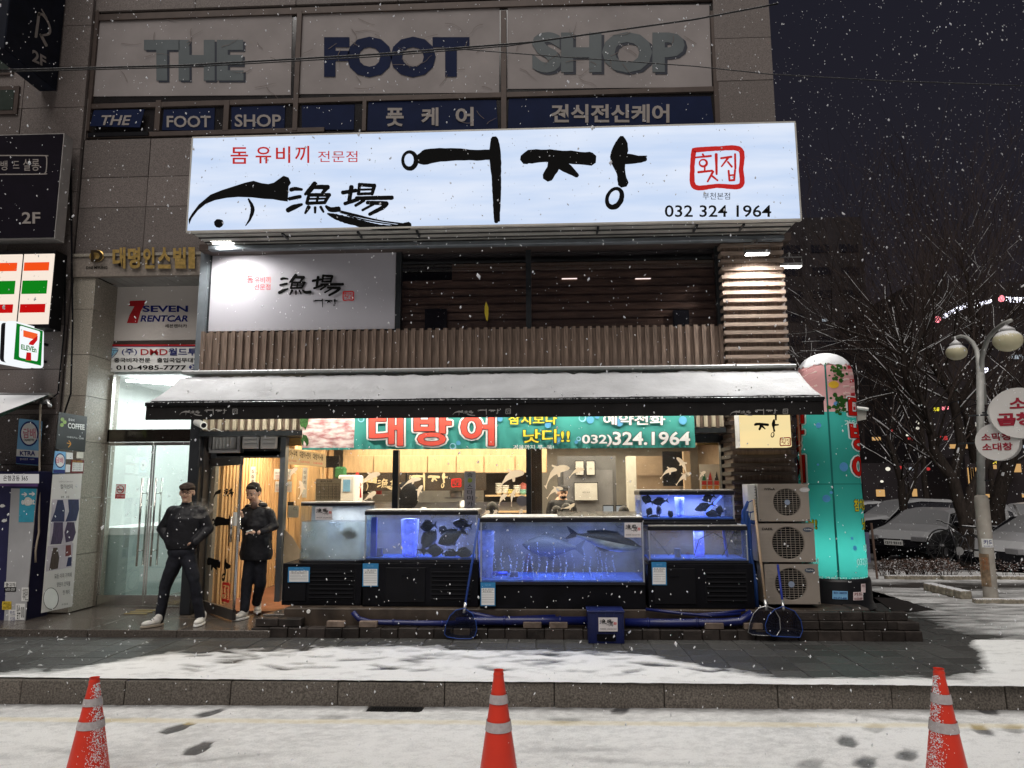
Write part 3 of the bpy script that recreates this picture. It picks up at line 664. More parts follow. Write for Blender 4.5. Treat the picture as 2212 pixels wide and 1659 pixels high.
pbox(866, 524, 1136, 714, 8.965, .006).build('window_pane', paneg, shop); pbox(1148, 522, 1548, 714, 8.966, .006).build('window_pane', paneg, shop)
# the dark room with timber blind boards behind
rm = MB(); a, b = at(866, 714, 9.0), at(1548, 524, 9.0)
MB().box(a.x - .1, b.x + .1, 10.2, 10.25, 3.5, 4.95).build('room_wall', mat('dark_room', (.03, .025, .025), .9), shop)
MB().box(a.x - .15, b.x + .1, 9.045, 9.44, 4.90, 4.94).build('room_ceiling', MATS['dark_room'], shop); MB().box(a.x - .15, b.x + .1, 9.05, 10.2, 3.45, 3.5).build('room_floor', MATS['dark_room'], shop); MB().box(a.x - .2, a.x - .15, 9.0, 10.2, 3.45, 4.78).build('room_side', MATS['dark_room'], shop)
blindm = mat('stained_blind_board', (.105, .062, .040), .42, var=.35, scale=7, stretch=(.5, 4, 4), attr=.2)
for j in range(8):
    z = at(1100, 700 - j * 17.2, 9.12).z; x0 = a.x if j < 6 else at(985, 600, 9.12).x
    MB().box(x0 - .05, b.x + .05, 9.10, 9.118, z - .062, z + .062).build('blind_board', blindm, shop)
MB().box(at(918, 690, 9.05).x, at(965, 690, 9.05).x, 9.03, 9.09, at(940, 712, 9.05).z, at(940, 668, 9.05).z).build('speaker_box', black, shop)
MB().box(at(1607, 690, 9.05).x - .9, at(1607, 690, 9.05).x - .7, 9.03, 9.09, at(940, 712, 9.05).z, at(940, 678, 9.05).z).build('speaker_box', black, shop)
poly([(1050, 651), (1047, 662), (1047, 676), (1050, 690), (1053, 694), (1055, 680), (1055, 664)], pxf(8.96), mat('yellow_leaf_print', (.55, .42, .03), .5), shop, 'leaf_decal')
for px in (1225, 1384):   # warm tubes glimpsed between the boards
    p = at(px + 5, 602, 9.09); MB().box(p.x - .10, p.x + .10, 9.085, 9.095, p.z - .006, p.z + .006).build('tube_lamp', light_mat('tube_glimpse', (1, .8, .7), 1.6), shop)
# vertical battens of the parapet
pz1, pz0 = at(1000, 711, 8.86).z, at(1000, 800, 8.86).z - .06
MB().box(SX0, SX1, 8.90, 8.925, pz0, pz1 + .004).build('backing_board', wood_dark, shop)
bt = MB().box(-.024, .024, -.04, .0, pz0 - pz1, .018).build('batten', wood_dark, shop, bevel=.003)
nbt = 66
for i in range(nbt):
    o = bt if i == 0 else D.objects.new('batten', bt.data)
    if i: COL.objects.link(o); o.parent = shop
    o.location = Vector((SX0 + .03 + i * (SX1 - SX0 - .03) / (nbt - 1) + RS.uniform(-.004, .004), 8.898, pz1)) - OFF[shop.name]
    # mesh data were shifted by the thing's origin; undo it
for v in bt.data.vertices: v.co += OFF[shop.name]
# horizontal battens round the corner pillar
px0, px1 = 2.25, 3.03
pl = thing('corner_pillar', 'square corner pillar wrapped in horizontal weathered battens', 'pillar', (2.64, 8.9, .5))
MB().box(px0 + .04, px1 - .04, 8.80, 9.25, .49, 4.95).build('core', wood_dark, pl)
zz = [at(1640, 475 + y / 2.926, 8.76).z for y in (118, 160, 213, 265, 318, 370, 413, 465, 517, 568, 617, 668, 720, 770, 822, 875, 925)]
step = (zz[0] - zz[-1]) / 16; z = zz[0] + .02
while z > .6:
    mb = MB(); mb.box(px0, px1, 8.755, 8.796, z - .022, z + .022).box(px0, px0 + .038, 8.797, 9.2, z - .022, z + .022).box(px1 - .038, px1, 8.797, 9.2, z - .022, z + .022)
    mb.build('batten', wood_h if z > 3.0 else mat('dark_lower_wood', (.035, .025, .02), .6, var=.3, scale=9, stretch=(.6, 6, 6)), pl); z -= step  # lower battens darker than the upper ones
# ---------------- recessed entrance beside the shop
REC = 9.52
ex0, ex1 = -6.02, -4.52
soff = 4.66
MB().box(xl + .001, ex1 + .05, WALL - .03, WALL + .05, soff, 4.965).build('entrance_lintel', mat('brushed_stone_lintel', (.22, .19, .165), .35, var=.2, scale=30), bld)
MB().box(xl + .001, ex1 + .05, WALL - .05, WALL + .0, 4.935, 4.975).build('lintel_moulding', granite_l, bld)
sl = mat('soffit_slat', (.32, .32, .31), .4, .4)
for i in range(12):
    x = ex0 + .02 + i * .128; MB().box(x, x + .12, WALL + .05, REC + .05, soff + .004, soff + .02).build('soffit_slat', sl, bld)
# the splayed granite reveal
for j, (za, zb_) in enumerate(((.29, 1.0), (1.0, 1.72), (1.72, 2.45), (2.45, 3.05), (3.05, 3.6), (3.6, 4.22), (4.22, 4.66))):
    MB().box(ex0 - .30, ex0, WALL + .002, REC + .2, za + .004, zb_ - .003).build('reveal_stone', granite_l, bld)
MB().box(xl - .02, ex0 - .30, WALL + .02, REC + .3, .2, 4.66).build('pillar_side', granite, bld)
# letters of the building name: gilt raised letters
gilt = mat('gilt_metal', (.62, .42, .14), .28, .6, var=.25, scale=20)
nm = thing('building_name', 'gilt raised building name letters with oval emblem on the lintel', 'lettering', at(300, 560, 8.96))
gl = [('대', 243, 271), ('명', 276, 303), ('인', 309, 334), ('스', 341, 369), ('빌', 374, 402), ('I', 407, 421)]
for s, a_, b_ in gl:
    for k in range(4): ptext(s, a_, b_, 534, 580, WALL - .03, gilt if k == 3 else mat('gilt_side', (.10, .07, .04), .3, .8), nm, off=.04, dy=.008 + .010 * k)
mb = MB()
c = at(209, 553, 8.955); mb.ell(c, (.105, .02, .085), 18, 8); mb.build('emblem_oval', gilt, nm, smooth=True)
ptext('D', 196, 222, 540, 566, WALL - .06, mat('gilt_side', (0, 0, 0)), nm, off=.04, dy=.03)
ptext('DAE MYUNG', 186, 232, 575, 581, WALL - .03, ink, nm, off=.02)
# light sign panels over the doors (behind the soffit)
rc = thing('rental_sign', 'pale acrylic panel advertising a car rental above the entrance doors', 'sign', at(330, 660, REC))
pbox(214, 614, 430, 736, REC - .02, .03).build('panel', mat('pale_acrylic', (.50, .46, .43), .4, var=.05, scale=2, es=.03), rc)
blue = mat('blue_print', (.012, .02, .16), .5, var=0); redp = mat('red_print', (.42, .015, .02), .5, var=0)
f = pxf(REC - .02, .005)
poly([(281, 650), (315, 649), (313, 657), (304, 672), (297, 698), (274, 698), (280, 680), (290, 662), (277, 661)], f, redp, rc, 'numeral')
ptext('SEVEN', 308, 406, 660, 674, REC - .02, blue, rc, off=.03); ptext('RENTCAR', 303, 406, 681, 695, REC - .02, blue, rc, off=.03, shear=.2); ptext('세븐렌터카', 356, 404, 700, 708, REC - .02, ink, rc, off=.01)
strokes([[(217, 706, 3), (217, 721, 3)], [(216, 722, 3), (232, 722, 3)]], f, blue, rc)
db = thing('visa_banner', 'white banner with blue diamond and phone number above the doors', 'banner', at(315, 775, REC))
poly_ = pbox(205, 745, 432, 802, REC - .035, .012).build('cloth', white, db)
f = pxf(REC - .035, .005)
poly([(205, 745), (432, 745), (432, 749), (214, 749), (209, 755), (209, 784), (205, 787)], f, blue, db, 'border'); poly([(209, 744), (432, 744), (432, 748), (211, 748)], f, redp, db, 'border', .001)
poly([(222, 757), (229, 752), (248, 752), (255, 757), (239, 774)], f, mat('pale_blue_print', (.25, .5, .65), .5), db, 'diamond'); strokes([[(222, 757, 1), (229, 752, 1), (248, 752, 1), (255, 757, 1), (239, 774, 1), (222, 757, 1)], [(222, 757, 1), (255, 757, 1)], [(231, 757, 1), (239, 774, 1)], [(247, 757, 1), (239, 774, 1)]], f, blue, db)
ptext('(주)', 263, 296, 753, 768, REC - .035, blue, db, off=.01); ptext('DMD', 304, 362, 754, 767, REC - .035, redp, db, off=.01); ptext('월드투', 364, 425, 752, 768, REC - .035, blue, db, off=.02)
ptext('중국비자전문', 246, 325, 773, 783, REC - .035, ink, db, off=.02); ptext('출입국업무대행', 339, 430, 773, 783, REC - .035, ink, db, off=.02); ptext('T.', 225, 243, 789, 798, REC - .035, ink, db, off=.02)
ptext('010-4985-7777', 251, 402, 789, 799, REC - .035, ink, db, off=.02); poly(blob(419, 793, 11, 14, 0, ry=6), f, blue, db, 'badge'); ptext('20', 412, 424, 789, 797, REC - .035, white, db, off=.02, dy=.009)
MB().box(ex0, ex1 + .05, REC - .02, REC + .02, at(300, 745, REC).z, at(300, 736, REC).z).build('transom_bar', bronze, bld)
# the recess: side frame, header, glass transom, glass doors
en = thing('entrance_doors', 'pair of frameless glass doors with tall steel bar handles in the recess', 'door', (-5.3, REC, SLAB))
clear = glass('door_glass', (.88, .93, .92), refl=.13); transom = glass('transom_glass', (.93, .96, .96), refl=.05)
zh0, zh1 = at(300, 955, REC).z, at(300, 928, REC).z
MB().box(ex0 + .02, ex1, REC - .03, REC + .03, zh0, zh1).build('header', mat('mirror_header', (.10, .085, .07), .12, .9), en)
MB().box(ex0, ex0 + .045, REC - .03, REC + .03, SLAB, 3.4).build('side_frame', steel, en)
zt1 = at(300, 803, REC).z
MB().box(ex0 + .045, ex1, REC - .003, REC + .003, zh1 + .001, zt1).build('transom_pane', transom, en)
xm = at(322, 1130, REC).x
def leaf(x0, x1, hx):
    d = MB().box(x0, x1, REC - .006, REC + .006, SLAB + .16, zh0 - .05).build('door_leaf', clear, en)
    MB().box(x0, x1, REC - .022, REC + .022, SLAB + .02, SLAB + .155).build('bottom_rail', steel, d); MB().box(x0, x1, REC - .022, REC + .022, zh0 - .048, zh0 - .004).build('top_rail', steel, d)
    h = MB(); za, zb_ = at(300, 1222, REC).z, at(300, 1033, REC).z
    for y in (REC - .075, REC + .075): h.tube([(hx, y, za), (hx, y, zb_)], .014, 10)
    for zz_ in (za + .2, zb_ - .2): h.tube([(hx, REC - .075, zz_), (hx, REC + .075, zz_)], .009, 8)
    h.build('handle', steel, d, smooth=True)
    for xx in (x0, x1 - .02): MB().box(xx, xx + .02, REC - .0075, REC + .0075, SLAB + .156, zh0 - .049).build('edge_strip', steel, d)
leaf(ex0 + .05, xm - .006, xm - .09); leaf(xm + .006, -4.54, xm + .10)
MB().box(ex0, ex1, REC - .04, REC + .05, SLAB - .0, SLAB + .016).build('threshold', steel, en)
ns = thing('no_smoking_sign', 'small white and red no smoking sticker on the left glass door', 'sticker', at(260, 1060, REC))
pbox(249.5, 1046, 271, 1077, REC - .009, .002).build('sticker', redp, ns); f = pxf(REC - .009, .003)
poly([(250.5, 1047), (270, 1047), (270, 1067), (250.5, 1067)], f, white, ns, 'sheet'); strokes([ring(260, 1057, 7.5, 8, 1.6), [(254.5, 1051, 1.5), (266, 1063, 1.5)]], lambda x, y: f(x, y) - Vector((0, .002, 0)), redp, ns); strokes([[(254, 1058, 2), (266, 1058, 2)]], lambda x, y: f(x, y) - Vector((0, .003, 0)), ink, ns)
ptext('금연구역 100,000원', 252, 269, 1069, 1075, REC - .009, white, ns)
# hallway behind the doors
hl = thing('entrance_hall', 'white hallway with green tinted wall and laundry counter behind the glass doors', 'hallway', (-5.3, 11.5, SLAB))
hw = mat('hall_wall', (.50, .52, .50), .5, var=.08, scale=1.5); hg = mat('hall_counter', (.38, .46, .44), .35, var=.08, scale=2)
MB().box(ex0 - .32, -4.53, 13.3, 13.4, SLAB, 3.6).build('back_wall', hw, hl); MB().box(ex0 - .34, ex0 - .285, REC + .2, 13.3, SLAB, 3.6).build('side_wall', hw, hl)
MB().box(-4.56, -4.525, REC + .05, 13.3, SLAB, 3.6).build('side_wall', hw, hl)
MB().box(ex0 - .3, -4.56, REC + .05, 13.3, 3.42, 3.5).build('ceiling', mat('hall_ceiling', (.7, .7, .7), .5, bump=.1), hl)
MB().box(ex0 - .3, -4.56, REC + .05, 13.3, SLAB - .05, SLAB).build('floor', mat('hall_floor', (.16, .14, .12), .25, var=.3, scale=6), hl)
ct = MB(); ct.prism([(ex0 - .28, REC + .25, SLAB), (-5.75, REC + .25, SLAB), (-5.1, 13.2, SLAB), (ex0 - .28, 13.2, SLAB)], (0, 0, .92)); ct.build('counter', hg, hl)
mb = MB(); mb.prism([(ex0 - .28, REC + .24, SLAB + .92), (-5.74, REC + .24, SLAB + .92), (-5.09, 13.2, SLAB + .92), (ex0 - .28, 13.2, SLAB + .92)], (0, 0, .10)); mb.build('counter_top', white, hl)
pbox(198, 1008, 262, 1122, 10.7, .05).build('machine_panel', mat('dull_machine', (.13, .155, .15), .4), hl)
tl = light_mat('hall_tube', (1, 1, 1), 14)
for k, (y, x0, x1) in enumerate(((9.9, -5.9, -5.0), (10.6, -5.6, -4.7), (11.4, -5.9, -4.9), (12.4, -5.7, -4.7))):
    MB().tube([(x0, y, 3.37), (x1, y, 3.37)], .016, 8).build('tube_lamp', tl, hl)
MB().tube([(-5.95, 9.75, 3.36), (-5.0, 10.5, 3.36)], .016, 8).build('tube_lamp', tl, hl)
ld = D.lights.new('hall_light', 'AREA'); ld.shape = 'RECTANGLE'; ld.size = 1.2; ld.size_y = 3.2; ld.energy = 125; ld.color = (.95, 1, 1)
lo = D.objects.new('hall_light', ld); COL.objects.link(lo); lo.location = (-5.25, 11.4, 3.33)
um = thing('umbrella', 'closed black umbrella hanging inside the left glass door', 'umbrella', at(190, 1240, 9.7))
c = at(188, 1205, 9.7); zb_ = at(188, 1292, 9.7).z
mb = MB(); n = 16; prof = [(.012, zb_ - c.z), (.03, zb_ - c.z + .1), (.075, -.22), (.10, -.08), (.10, .0), (.03, .03)]
for j, (r_, z_) in enumerate(prof):
    for i in range(n): a = 6.2832 * i / n; rr = r_ * (1 + (.22 if i % 2 else -.12)); mb.v.append((c.x + rr * math.cos(a), c.y + rr * math.sin(a), c.z + z_ + (.03 if i % 2 and j > 3 else 0)))
for j in range(len(prof) - 1):
    for i in range(n): mb.f.append((j * n + i, j * n + (i + 1) % n, (j + 1) * n + (i + 1) % n, (j + 1) * n + i)); mb.mi.append(0)
mb.build('canopy', black, um); MB().tube([c + Vector((0, 0, 0)), c + Vector((-.01, 0, .12)), c + Vector((-.03, 0, .15)), c + Vector((-.05, 0, .12))], .010, 8).build('handle', black, um, smooth=True)

# ---------------- neighbouring building on the left
nb_ = thing('neighbour_building', 'brown granite neighbouring building with black signs at the far left', 'building', (-8, 9.4, 0))
NW = 8.95; nx1 = xl - .012
MB().box(-16, nx1, NW + .05, 14, .1, zt).build('wall', joint, nb_)
zs = [.2, .85, 1.5, 2.15, 2.8, 3.40, 4.0, 4.62, 5.24, 5.86, 6.48, 7.10, 7.72, 8.34, 8.96]
stones(nb_, [-9.1, -8.2, -7.25, nx1], zs, NW, granite)
wm = mat('greenish_dark_pane', (.035, .045, .038), .2, spec=.7)
for (x0, y0, x1, y1) in ((-60, 0, 45, 165), (-60, 187, 44, 250)):
    fb = MB(); a = at(x0, y1, NW - .01); b = at(x1, y0, NW - .01); fr = MB().box(a.x, b.x, NW - .03, NW - .004, a.z, b.z).build('window', bronze, nb_)
    MB().box(a.x + .06, b.x - .06, NW - .036, NW - .031, a.z + .06, b.z - .06).build('pane', wm, fr)
cb = MB(); cb.tube([at(152, 300, NW - .03), at(157, 700, NW - .05), at(153, 850, NW - .05), at(135, 905, NW - .04)], .011, 6); cb.tube([at(x, y, NW - .05) for x, y in ((141, 560), (140, 700), (125, 850), (97, 872))], .009, 6)
stuff(cb.build('cable_run', black, nb_))
# projecting blade sign R 2F
bs = thing('blade_sign', 'tall black blade sign with slim white letter R and 2F', 'sign', (-6.9, 8.4, 8))
xR = atx(137, 100, -1).x
Yf, Yn = 8.93, 7.95; xR = at(123, 197, Yf).x; zb_ = at(123, 197, Yf).z; wdt = .25
MB().box(xR - wdt, xR, Yn, Yf, zb_, 10.6).build('box', mat('black_sign_sheet', (.007, .009, .017), .5, var=.3, spec=.12), bs, bevel=.01)
fx = lambda x, y: (lambda p: Vector((xR + .004, p.y, p.z)))(atx(x, y, xR))
strokes([[(89, 20, 2.5), (101, 40, 2.5)], [(84, 28, 6), (77, 80, 6)], [(82, 32, 6), (92, 32, 5), (105, 52, 4), (106, 72, 6), (90, 76, 4), (86, 74, 4)], [(88, 76, 6), (100, 99, 6)]], fx, greyfilm, bs, 'letter')
def xtext(s, x0, x1, y0, y1, m, par, X, off=0.):
    c = [atx(x0, y1[0], X), atx(x1, y1[1], X), atx(x1, y0[1], X), atx(x0, y0[0], X)]; fn_ = quadfn(*c)
    return text(s, lambda u, v: fn_(u, v, .004), (0, 1, 0, 1), m, par, off)
xtext('2F', 69, 99, (105, 123), (132, 146), greyfilm, bs, xR + .001, .03)
# salon box sign
ss = thing('salon_sign', 'wide black box sign with framed Korean words and 2F', 'sign', at(60, 400, 8.55))
a, b = at(128, 515, 8.62), at(128, 288, 8.62); xs1 = at(129, 400, 8.62).x
MB().box(-9.0, xs1, 8.62, 8.80, a.z, b.z).build('box', mat('aluminium_sheet', (.42, .40, .39), .5, .4, var=.1), ss)
MB().box(-9.0, xs1 - .012, 8.608, 8.619, a.z + .015, b.z - .015).build('face', mat('black_sign_face', (.007, .005, .010), .6, spec=.08), ss)
f = pxf(8.608, .005); strokes([[(-60, 336, 2.4), (90, 336, 2.4), (99, 338, 2.4), (101, 346, 2.4), (100, 366, 2.4), (97, 374, 2.4), (88, 376, 2.4), (-60, 377, 2.4)]], f, greyfilm, ss, 'border')
ptext('뱅', 1, 16, 347, 368, 8.608, greyfilm, ss, off=.008); ptext('드', 28, 42, 348, 364, 8.608, greyfilm, ss, off=.008); ptext('살롱', 50, 85, 343, 369, 8.608, greyfilm, ss, off=.008); ptext('2F', 47, 87, 458, 483, 8.608, greyfilm, ss, off=.02)
# convenience store stripes
cs = thing('striped_light_box', 'lit light box with orange, green and red stripes', 'sign', at(50, 620, 8.6))
a, b = at(114, 700, 8.62), at(114, 549, 8.62); xs1 = at(114, 620, 8.62).x
MB().box(-9, xs1 + .0, 8.62, 8.84, a.z - .05, b.z + .05).build('box', black, cs)
warm = light_mat('warm_acrylic', (1.0, .86, .74), .95); xm2 = at(43, 620, 8.6).x
for x0, x1 in ((-9, xm2 - .015), (xm2 + .015, xs1 - .01)):
    MB().box(x0, x1, 8.600, 8.618, a.z, b.z).build('face', warm, cs)
    for (ya, yb, m) in ((584.4, 566.7, light_mat('lit_orange', (1, .09, .012), .9)), (634.4, 605.8, light_mat('lit_green', (.006, .24, .012), .9)), (674.8, 656.6, light_mat('lit_red', (.60, .006, .006), .9))):
        MB().box(x0 + .02, x1 - .05, 8.590, 8.599, at(70, ya, 8.59).z, at(70, yb, 8.59).z).build('stripe', m, cs)
# projecting square store sign
st = thing('store_blade_sign', 'lit rounded square blade sign with green border and numeral seven', 'sign', at(58, 745, 8.6))
Xs = -6.52
def rr(poly, w, n=4):   # rounded quad in picture coordinates
    out = []
    for i in range(4):
        p0, p, p1 = Vector(poly[i - 1]), Vector(poly[i]), Vector(poly[(i + 1) % 4]); a_ = p + (p0 - p).normalized() * w; b_ = p + (p1 - p).normalized() * w
        for k in range(n + 1): t = k / n; out.append((a_ * (1 - t) ** 2 + p * 2 * t * (1 - t) + b_ * t * t)[:])
    return out
fx2 = lambda x, y, X=Xs: (lambda p: Vector((X, p.y, p.z)))(atx(x, y, Xs))
q = [(24, 691), (95, 711), (94, 797), (20, 783)]
pts = [fx2(*p) for p in rr(q, 10)]
MB().prism([p - Vector((.07, 0, 0)) for p in pts], (.069, 0, 0)).build('face_box', light_mat('white_acrylic', (.93, .97, 1), 1.0), st)
MB().prism([p - Vector((.21, 0, 0)) for p in pts], (.07, 0, 0)).build('face_box', MATS['white_acrylic'], st)
cx_ = sum(pts, Vector()) / len(pts); MB().prism([p.lerp(cx_, .07) - Vector((.14, 0, 0)) for p in pts], (.07, 0, 0)).build('core', black, st)
for yy in (740, 778): MB().tube([fx2(92, yy) - Vector((.05, 0, 0)), fx2(92, yy) + Vector((-.05, .2, 0))], .02, 6).build('bracket', black, st)
G = light_mat('lit_green_print', (.004, .20, .02), .9)
def xp(pts_, m, k, nm_='print'): return MB().add([fx2(x, y, Xs + .002 * k + .002) for x, y in pts_], [tuple(range(len(pts_)))]).build(nm_, m, st)
xp([(35, 698), (92, 715), (88, 790), (29, 776)], G, 1, 'border'); xp(rr([(42, 703), (86, 716), (80, 781), (40, 772)], 4), MATS['white_acrylic'], 2, 'panel')
O_, Rd = light_mat('lit_orange2', (1, .13, .03), .9), light_mat('lit_red2', (.62, .01, .012), .9)
xp([(49, 713), (80, 721), (79, 728), (72, 733), (60, 730), (49, 727)], O_, 3, 'numeral'); xp([(71, 732), (80, 725), (79, 735), (70, 746), (60, 744), (63, 738)], Rd, 4, 'numeral'); xp([(56, 761), (66, 762), (66, 779), (54, 778)], Rd, 3, 'numeral')
xtext('ELEVEn', 45, 78, (743.5, 750), (754.5, 762), G, st, Xs + .009, .03)
# left awning with its crank
aw = thing('store_awning', 'green awning corner with crank arm over the bank booth', 'awning', at(50, 860, 8.5))
pA, pB, pC, pD = at(-120, 848, 8.9), at(108, 853, 8.85), at(90, 868, 8.45), at(-120, 960, 7.4)
mb = MB(); mb.prism([pA, pB, at(70, 868, 8.3), at(-20, 902, 7.8), pD], (0, 0, .012)); mb.build('canopy', mat('green_canvas', (.03, .07, .05), .8, snow=.9), aw)
MB().box(-9, at(110, 850, 8.84).x, 8.80, 8.94, at(50, 857, 8.8).z, at(50, 849, 8.8).z).build('cassette', alu, aw)
MB().tube([at(90, 863, 8.7), at(90, 872, 8.65), at(103, 866, 8.6), at(108, 878, 8.55)], .022, 8).build('arm_joint', alu, aw, smooth=True)
MB().tube([at(88, 872, 8.6), at(87, 880, 8.6), at(86, 960, 8.6), at(84, 1150, 8.62), at(80, 1170, 8.6), at(77, 1190, 8.6), at(77, 1215, 8.6)], .012, 8).build('crank_rod', mat('crank_enamel', (.5, .42, .33), .4), aw, smooth=True)
MB().box(-9, at(112, 900, 8.88).x, 8.86, 8.93, at(60, 884, 8.88).z, at(60, 876, 8.88).z).build('beam', bronze, aw)
# cigarette plate and bank booth
sky_ = mat('light_blue_print', (.20, .45, .72), .45, var=.05); pink = mat('pink_print', (.62, .22, .28), .5)
ck = thing('tobacco_sign', 'light blue hanging tobacco plate with navy lower band on dark wall', 'sign', at(65, 950, 8.8))
pprism(rr([(41, 904), (90, 909), (83, 1006), (34, 1002)], 3), 8.80, .02).build('plate', sky_, ck); f = pxf(8.80, .004)
poly([(36, 970), (85, 974), (83.5, 988), (35, 985)], f, white, ck, 'band'); poly([(35, 986), (83.5, 989), (82.3, 1004), (36, 1001), (34.2, 999)], f, blue, ck, 'band')
poly(blob(63, 937, 20.5, 26, 0, ry=27), f, blue, ck, 'disc'); poly(blob(63, 937, 17.5, 26, 0, ry=23.5), lambda x, y: f(x, y) - Vector((0, .001, 0)), white, ck, 'disc')
ptext('담배', 50, 77, 925, 947, 8.80, pink, ck, off=.02, dy=.008); ptext('CIGARETTES', 51, 74, 948, 953, 8.80, ink, ck, off=.02, dy=.008); ptext('KTRA', 43, 76, 974, 984, 8.80, blue, ck, off=.03, dy=.008); ptext('한국연초  1644-', 43, 75, 990, 994, 8.8, white, ck, dy=.008)
bk = thing('bank_booth', 'navy bank cash booth front covered with stickers below the tobacco plate', 'kiosk', at(40, 1200, 8.7))
by = 8.55; bx1 = at(83, 1023, by).x; btop = at(40, 1018, by).z
MB().box(-9, bx1, by, 8.94, SLAB - .06, btop).build('body', mat('navy_booth', (.022, .022, .075), .4), bk, bevel=.01)
pprism([(-60, 1024), (82, 1024), (82, 1044), (-60, 1044)], by - .02, .018).build('name_board', light_mat('booth_board', (.75, .72, .70), .55), bk); ptext('은행공동 365', 7, 60, 1027, 1039, by - .02, ink, bk, off=.01)
pprism([(-60, 1045), (81, 1045), (81, 1051), (-60, 1050)], by - .02, .018).build('band', mat('purple_print', (.13, .07, .22), .5), bk)
pprism([(24, 1055), (80, 1056), (54, 1345), (8, 1352)], by - .012, .01).build('white_panel', mat('booth_panel', (.42, .42, .43), .45, var=.08, scale=4), bk)
f = pxf(by - .012, .004)
poly([(43, 1055), (79, 1056), (72, 1128), (40, 1128)], f, mat('cyan_poster', (.05, .36, .50), .5, var=.15, scale=9), bk, 'poster'); ptext('event', 46, 75, 1078, 1090, by - .012, white, bk, off=.03, dy=.008); strokes([[(48, 1068, 3), (56, 1068, 3)], [(53, 1064, 2), (58, 1068, 2), (53, 1072, 2)], [(64, 1067, 3), (73, 1067, 3)], [(70, 1063, 2), (75, 1067, 2), (70, 1071, 2)]], lambda x, y: f(x, y) - Vector((0, .004, 0)), white, bk)
poly(blob(61, 1084, 9, 12, .2), lambda x, y: f(x, y) - Vector((0, .003, 0)), mat('paper', (.7, .68, .6), .7), bk, 'poster_splash')
for (s, x0, x1, y0, y1, bgm, fm) in (('중고차', 11, 34, 1258, 1268, white, ink), ('6055-2007', 11, 34, 1269, 1277, ink, white), ('카드', 6, 24, 1300, 1308, mat('yellow_paper', (.7, .5, .05), .6), ink), ('010-7752-3', 6, 24, 1309, 1316, MATS['yellow_paper'], ink), ('카드', 20, 34, 1318, 1330, white, blue), ('카드대출', 20, 33, 1331, 1343, white, blue), ('일수 010', 35, 53, 1305, 1338, white, ink), ('대리운전', 48, 61, 1270, 1298, white, ink)):
    poly([(x0 - 1, y0 - 1), (x1 + 1, y0 - 1), (x1, y1 + 1), (x0 - 2, y1 + 1)], f, bgm, bk, 'sticker'); ptext(s, x0 + 1, x1 - 1, y0 + 1, y1 - 1, by - .012, fm, bk, dy=.008)
for xx, yy in ((5, 1093), (9, 1125)): poly(blob(xx, yy, 5, 7, .5, ry=4), pxf(by, .004), white, bk, 'torn_sticker')
# posters on the reveal
XR = ex0 + .001
fx3 = lambda X: (lambda x, y: (lambda p: Vector((X, p.y, p.z)))(atx(x, y, ex0)))
def rposter(name, label, q, m, cat='poster'):
    t = thing(name, label, cat, fx3(XR)(*q[0])); pts = [fx3(XR + .002)(*p) for p in q]; MB().prism(pts, (.006, 0, 0)).build('sheet', m, t); return t
def rtext(s, x0, x1, y0, y1, m, t, off=0., X=XR + .012): return xtext(s, x0, x1, y0, y1, m, t, X, off)
charc = mat('charcoal_print', (.02, .021, .022), .5)
t = rposter('coffee_sign', 'charcoal coffee sign with green clover and orange arrow', [(126, 890), (187, 900), (182, 976), (119, 970)], charc, 'sign')
F = fx3(XR + .010)
mb = MB(); gm = mat('clover_green', (.30, .45, .10), .5)
for (x, y, r_) in ((133, 906, 4.2), (138, 912, 4.2), (132, 918, 4.2)): MB().add([F(*p) for p in blob(x, y, r_, 9, 0)], [tuple(range(9))]).build('clover', gm, t)
rtext('클로버', 147, 160, (903, 905), (909, 911), white, t); rtext('COFFEE', 146, 182, (913, 917), (925, 929), white, t, .03); rtext('아메리카노 2,500', 144, 180, (942, 945), (946, 950), white, t)
strokes([[(143, 957, 2), (151, 959, 2)], [(147, 952, 2), (151, 959, 2), (146, 966, 2)]], F, mat('orange_print', (.7, .3, .03), .5), t, 'arrow')
t = rposter('tobacco_poster', 'small blue tobacco sticker under the coffee sign', [(118, 974), (141, 976), (138.5, 1023), (113, 1022)], sky_)
for m_, r_, X_ in ((blue, 11, .010), (white, 9.3, .0115)): MB().add([fx3(XR + X_)(*p) for p in blob(128, 995, r_, 20, 0, ry=r_ * 1.45)], [tuple(range(20))]).build('disc', m_, t)
rtext('담배', 120, 136, (987, 988), (1000, 1001), pink, t, .02, XR + .013); MB().add([F(*p) for p in [(113.5, 1014), (139, 1015), (138.5, 1022.5), (113, 1021.5)]], [(0, 1, 2, 3)]).build('band', blue, t)
t = rposter('notice', 'dark red security camera notice beside the tobacco sticker', [(153, 993), (180.5, 994), (178.5, 1023), (151, 1022)], mat('maroon_print', (.16, .02, .02), .5))
MB().add([F(*p) for p in [(155, 999), (178.5, 1000), (177, 1018), (153.5, 1018)]], [(0, 1, 2, 3)]).build('paper', white, t); rtext('CCTV 설치안내', 157, 177, (994.5, 995.5), (998, 999), MATS['yellow_paper'], t, .01)
for k in range(4): rtext('촬영시간 및 책임자', 157, 175, (1001 + k * 4,) * 2, (1003.6 + k * 4,) * 2, ink, t)
rposter('notice', 'small blank white notice left of the maroon notice top', [(142, 977), (156, 978), (156, 992), (142, 992)], white); rposter('notice', 'small white notice near the inner edge of the pillar', [(165, 976), (179, 977), (178.5, 990), (164, 990)], mat('paper', (.7, .68, .6)))
rposter('notice', 'narrow white notice between tobacco sticker and maroon notice', [(141.5, 1003), (150.5, 1004), (149.5, 1020), (140, 1020)], white)
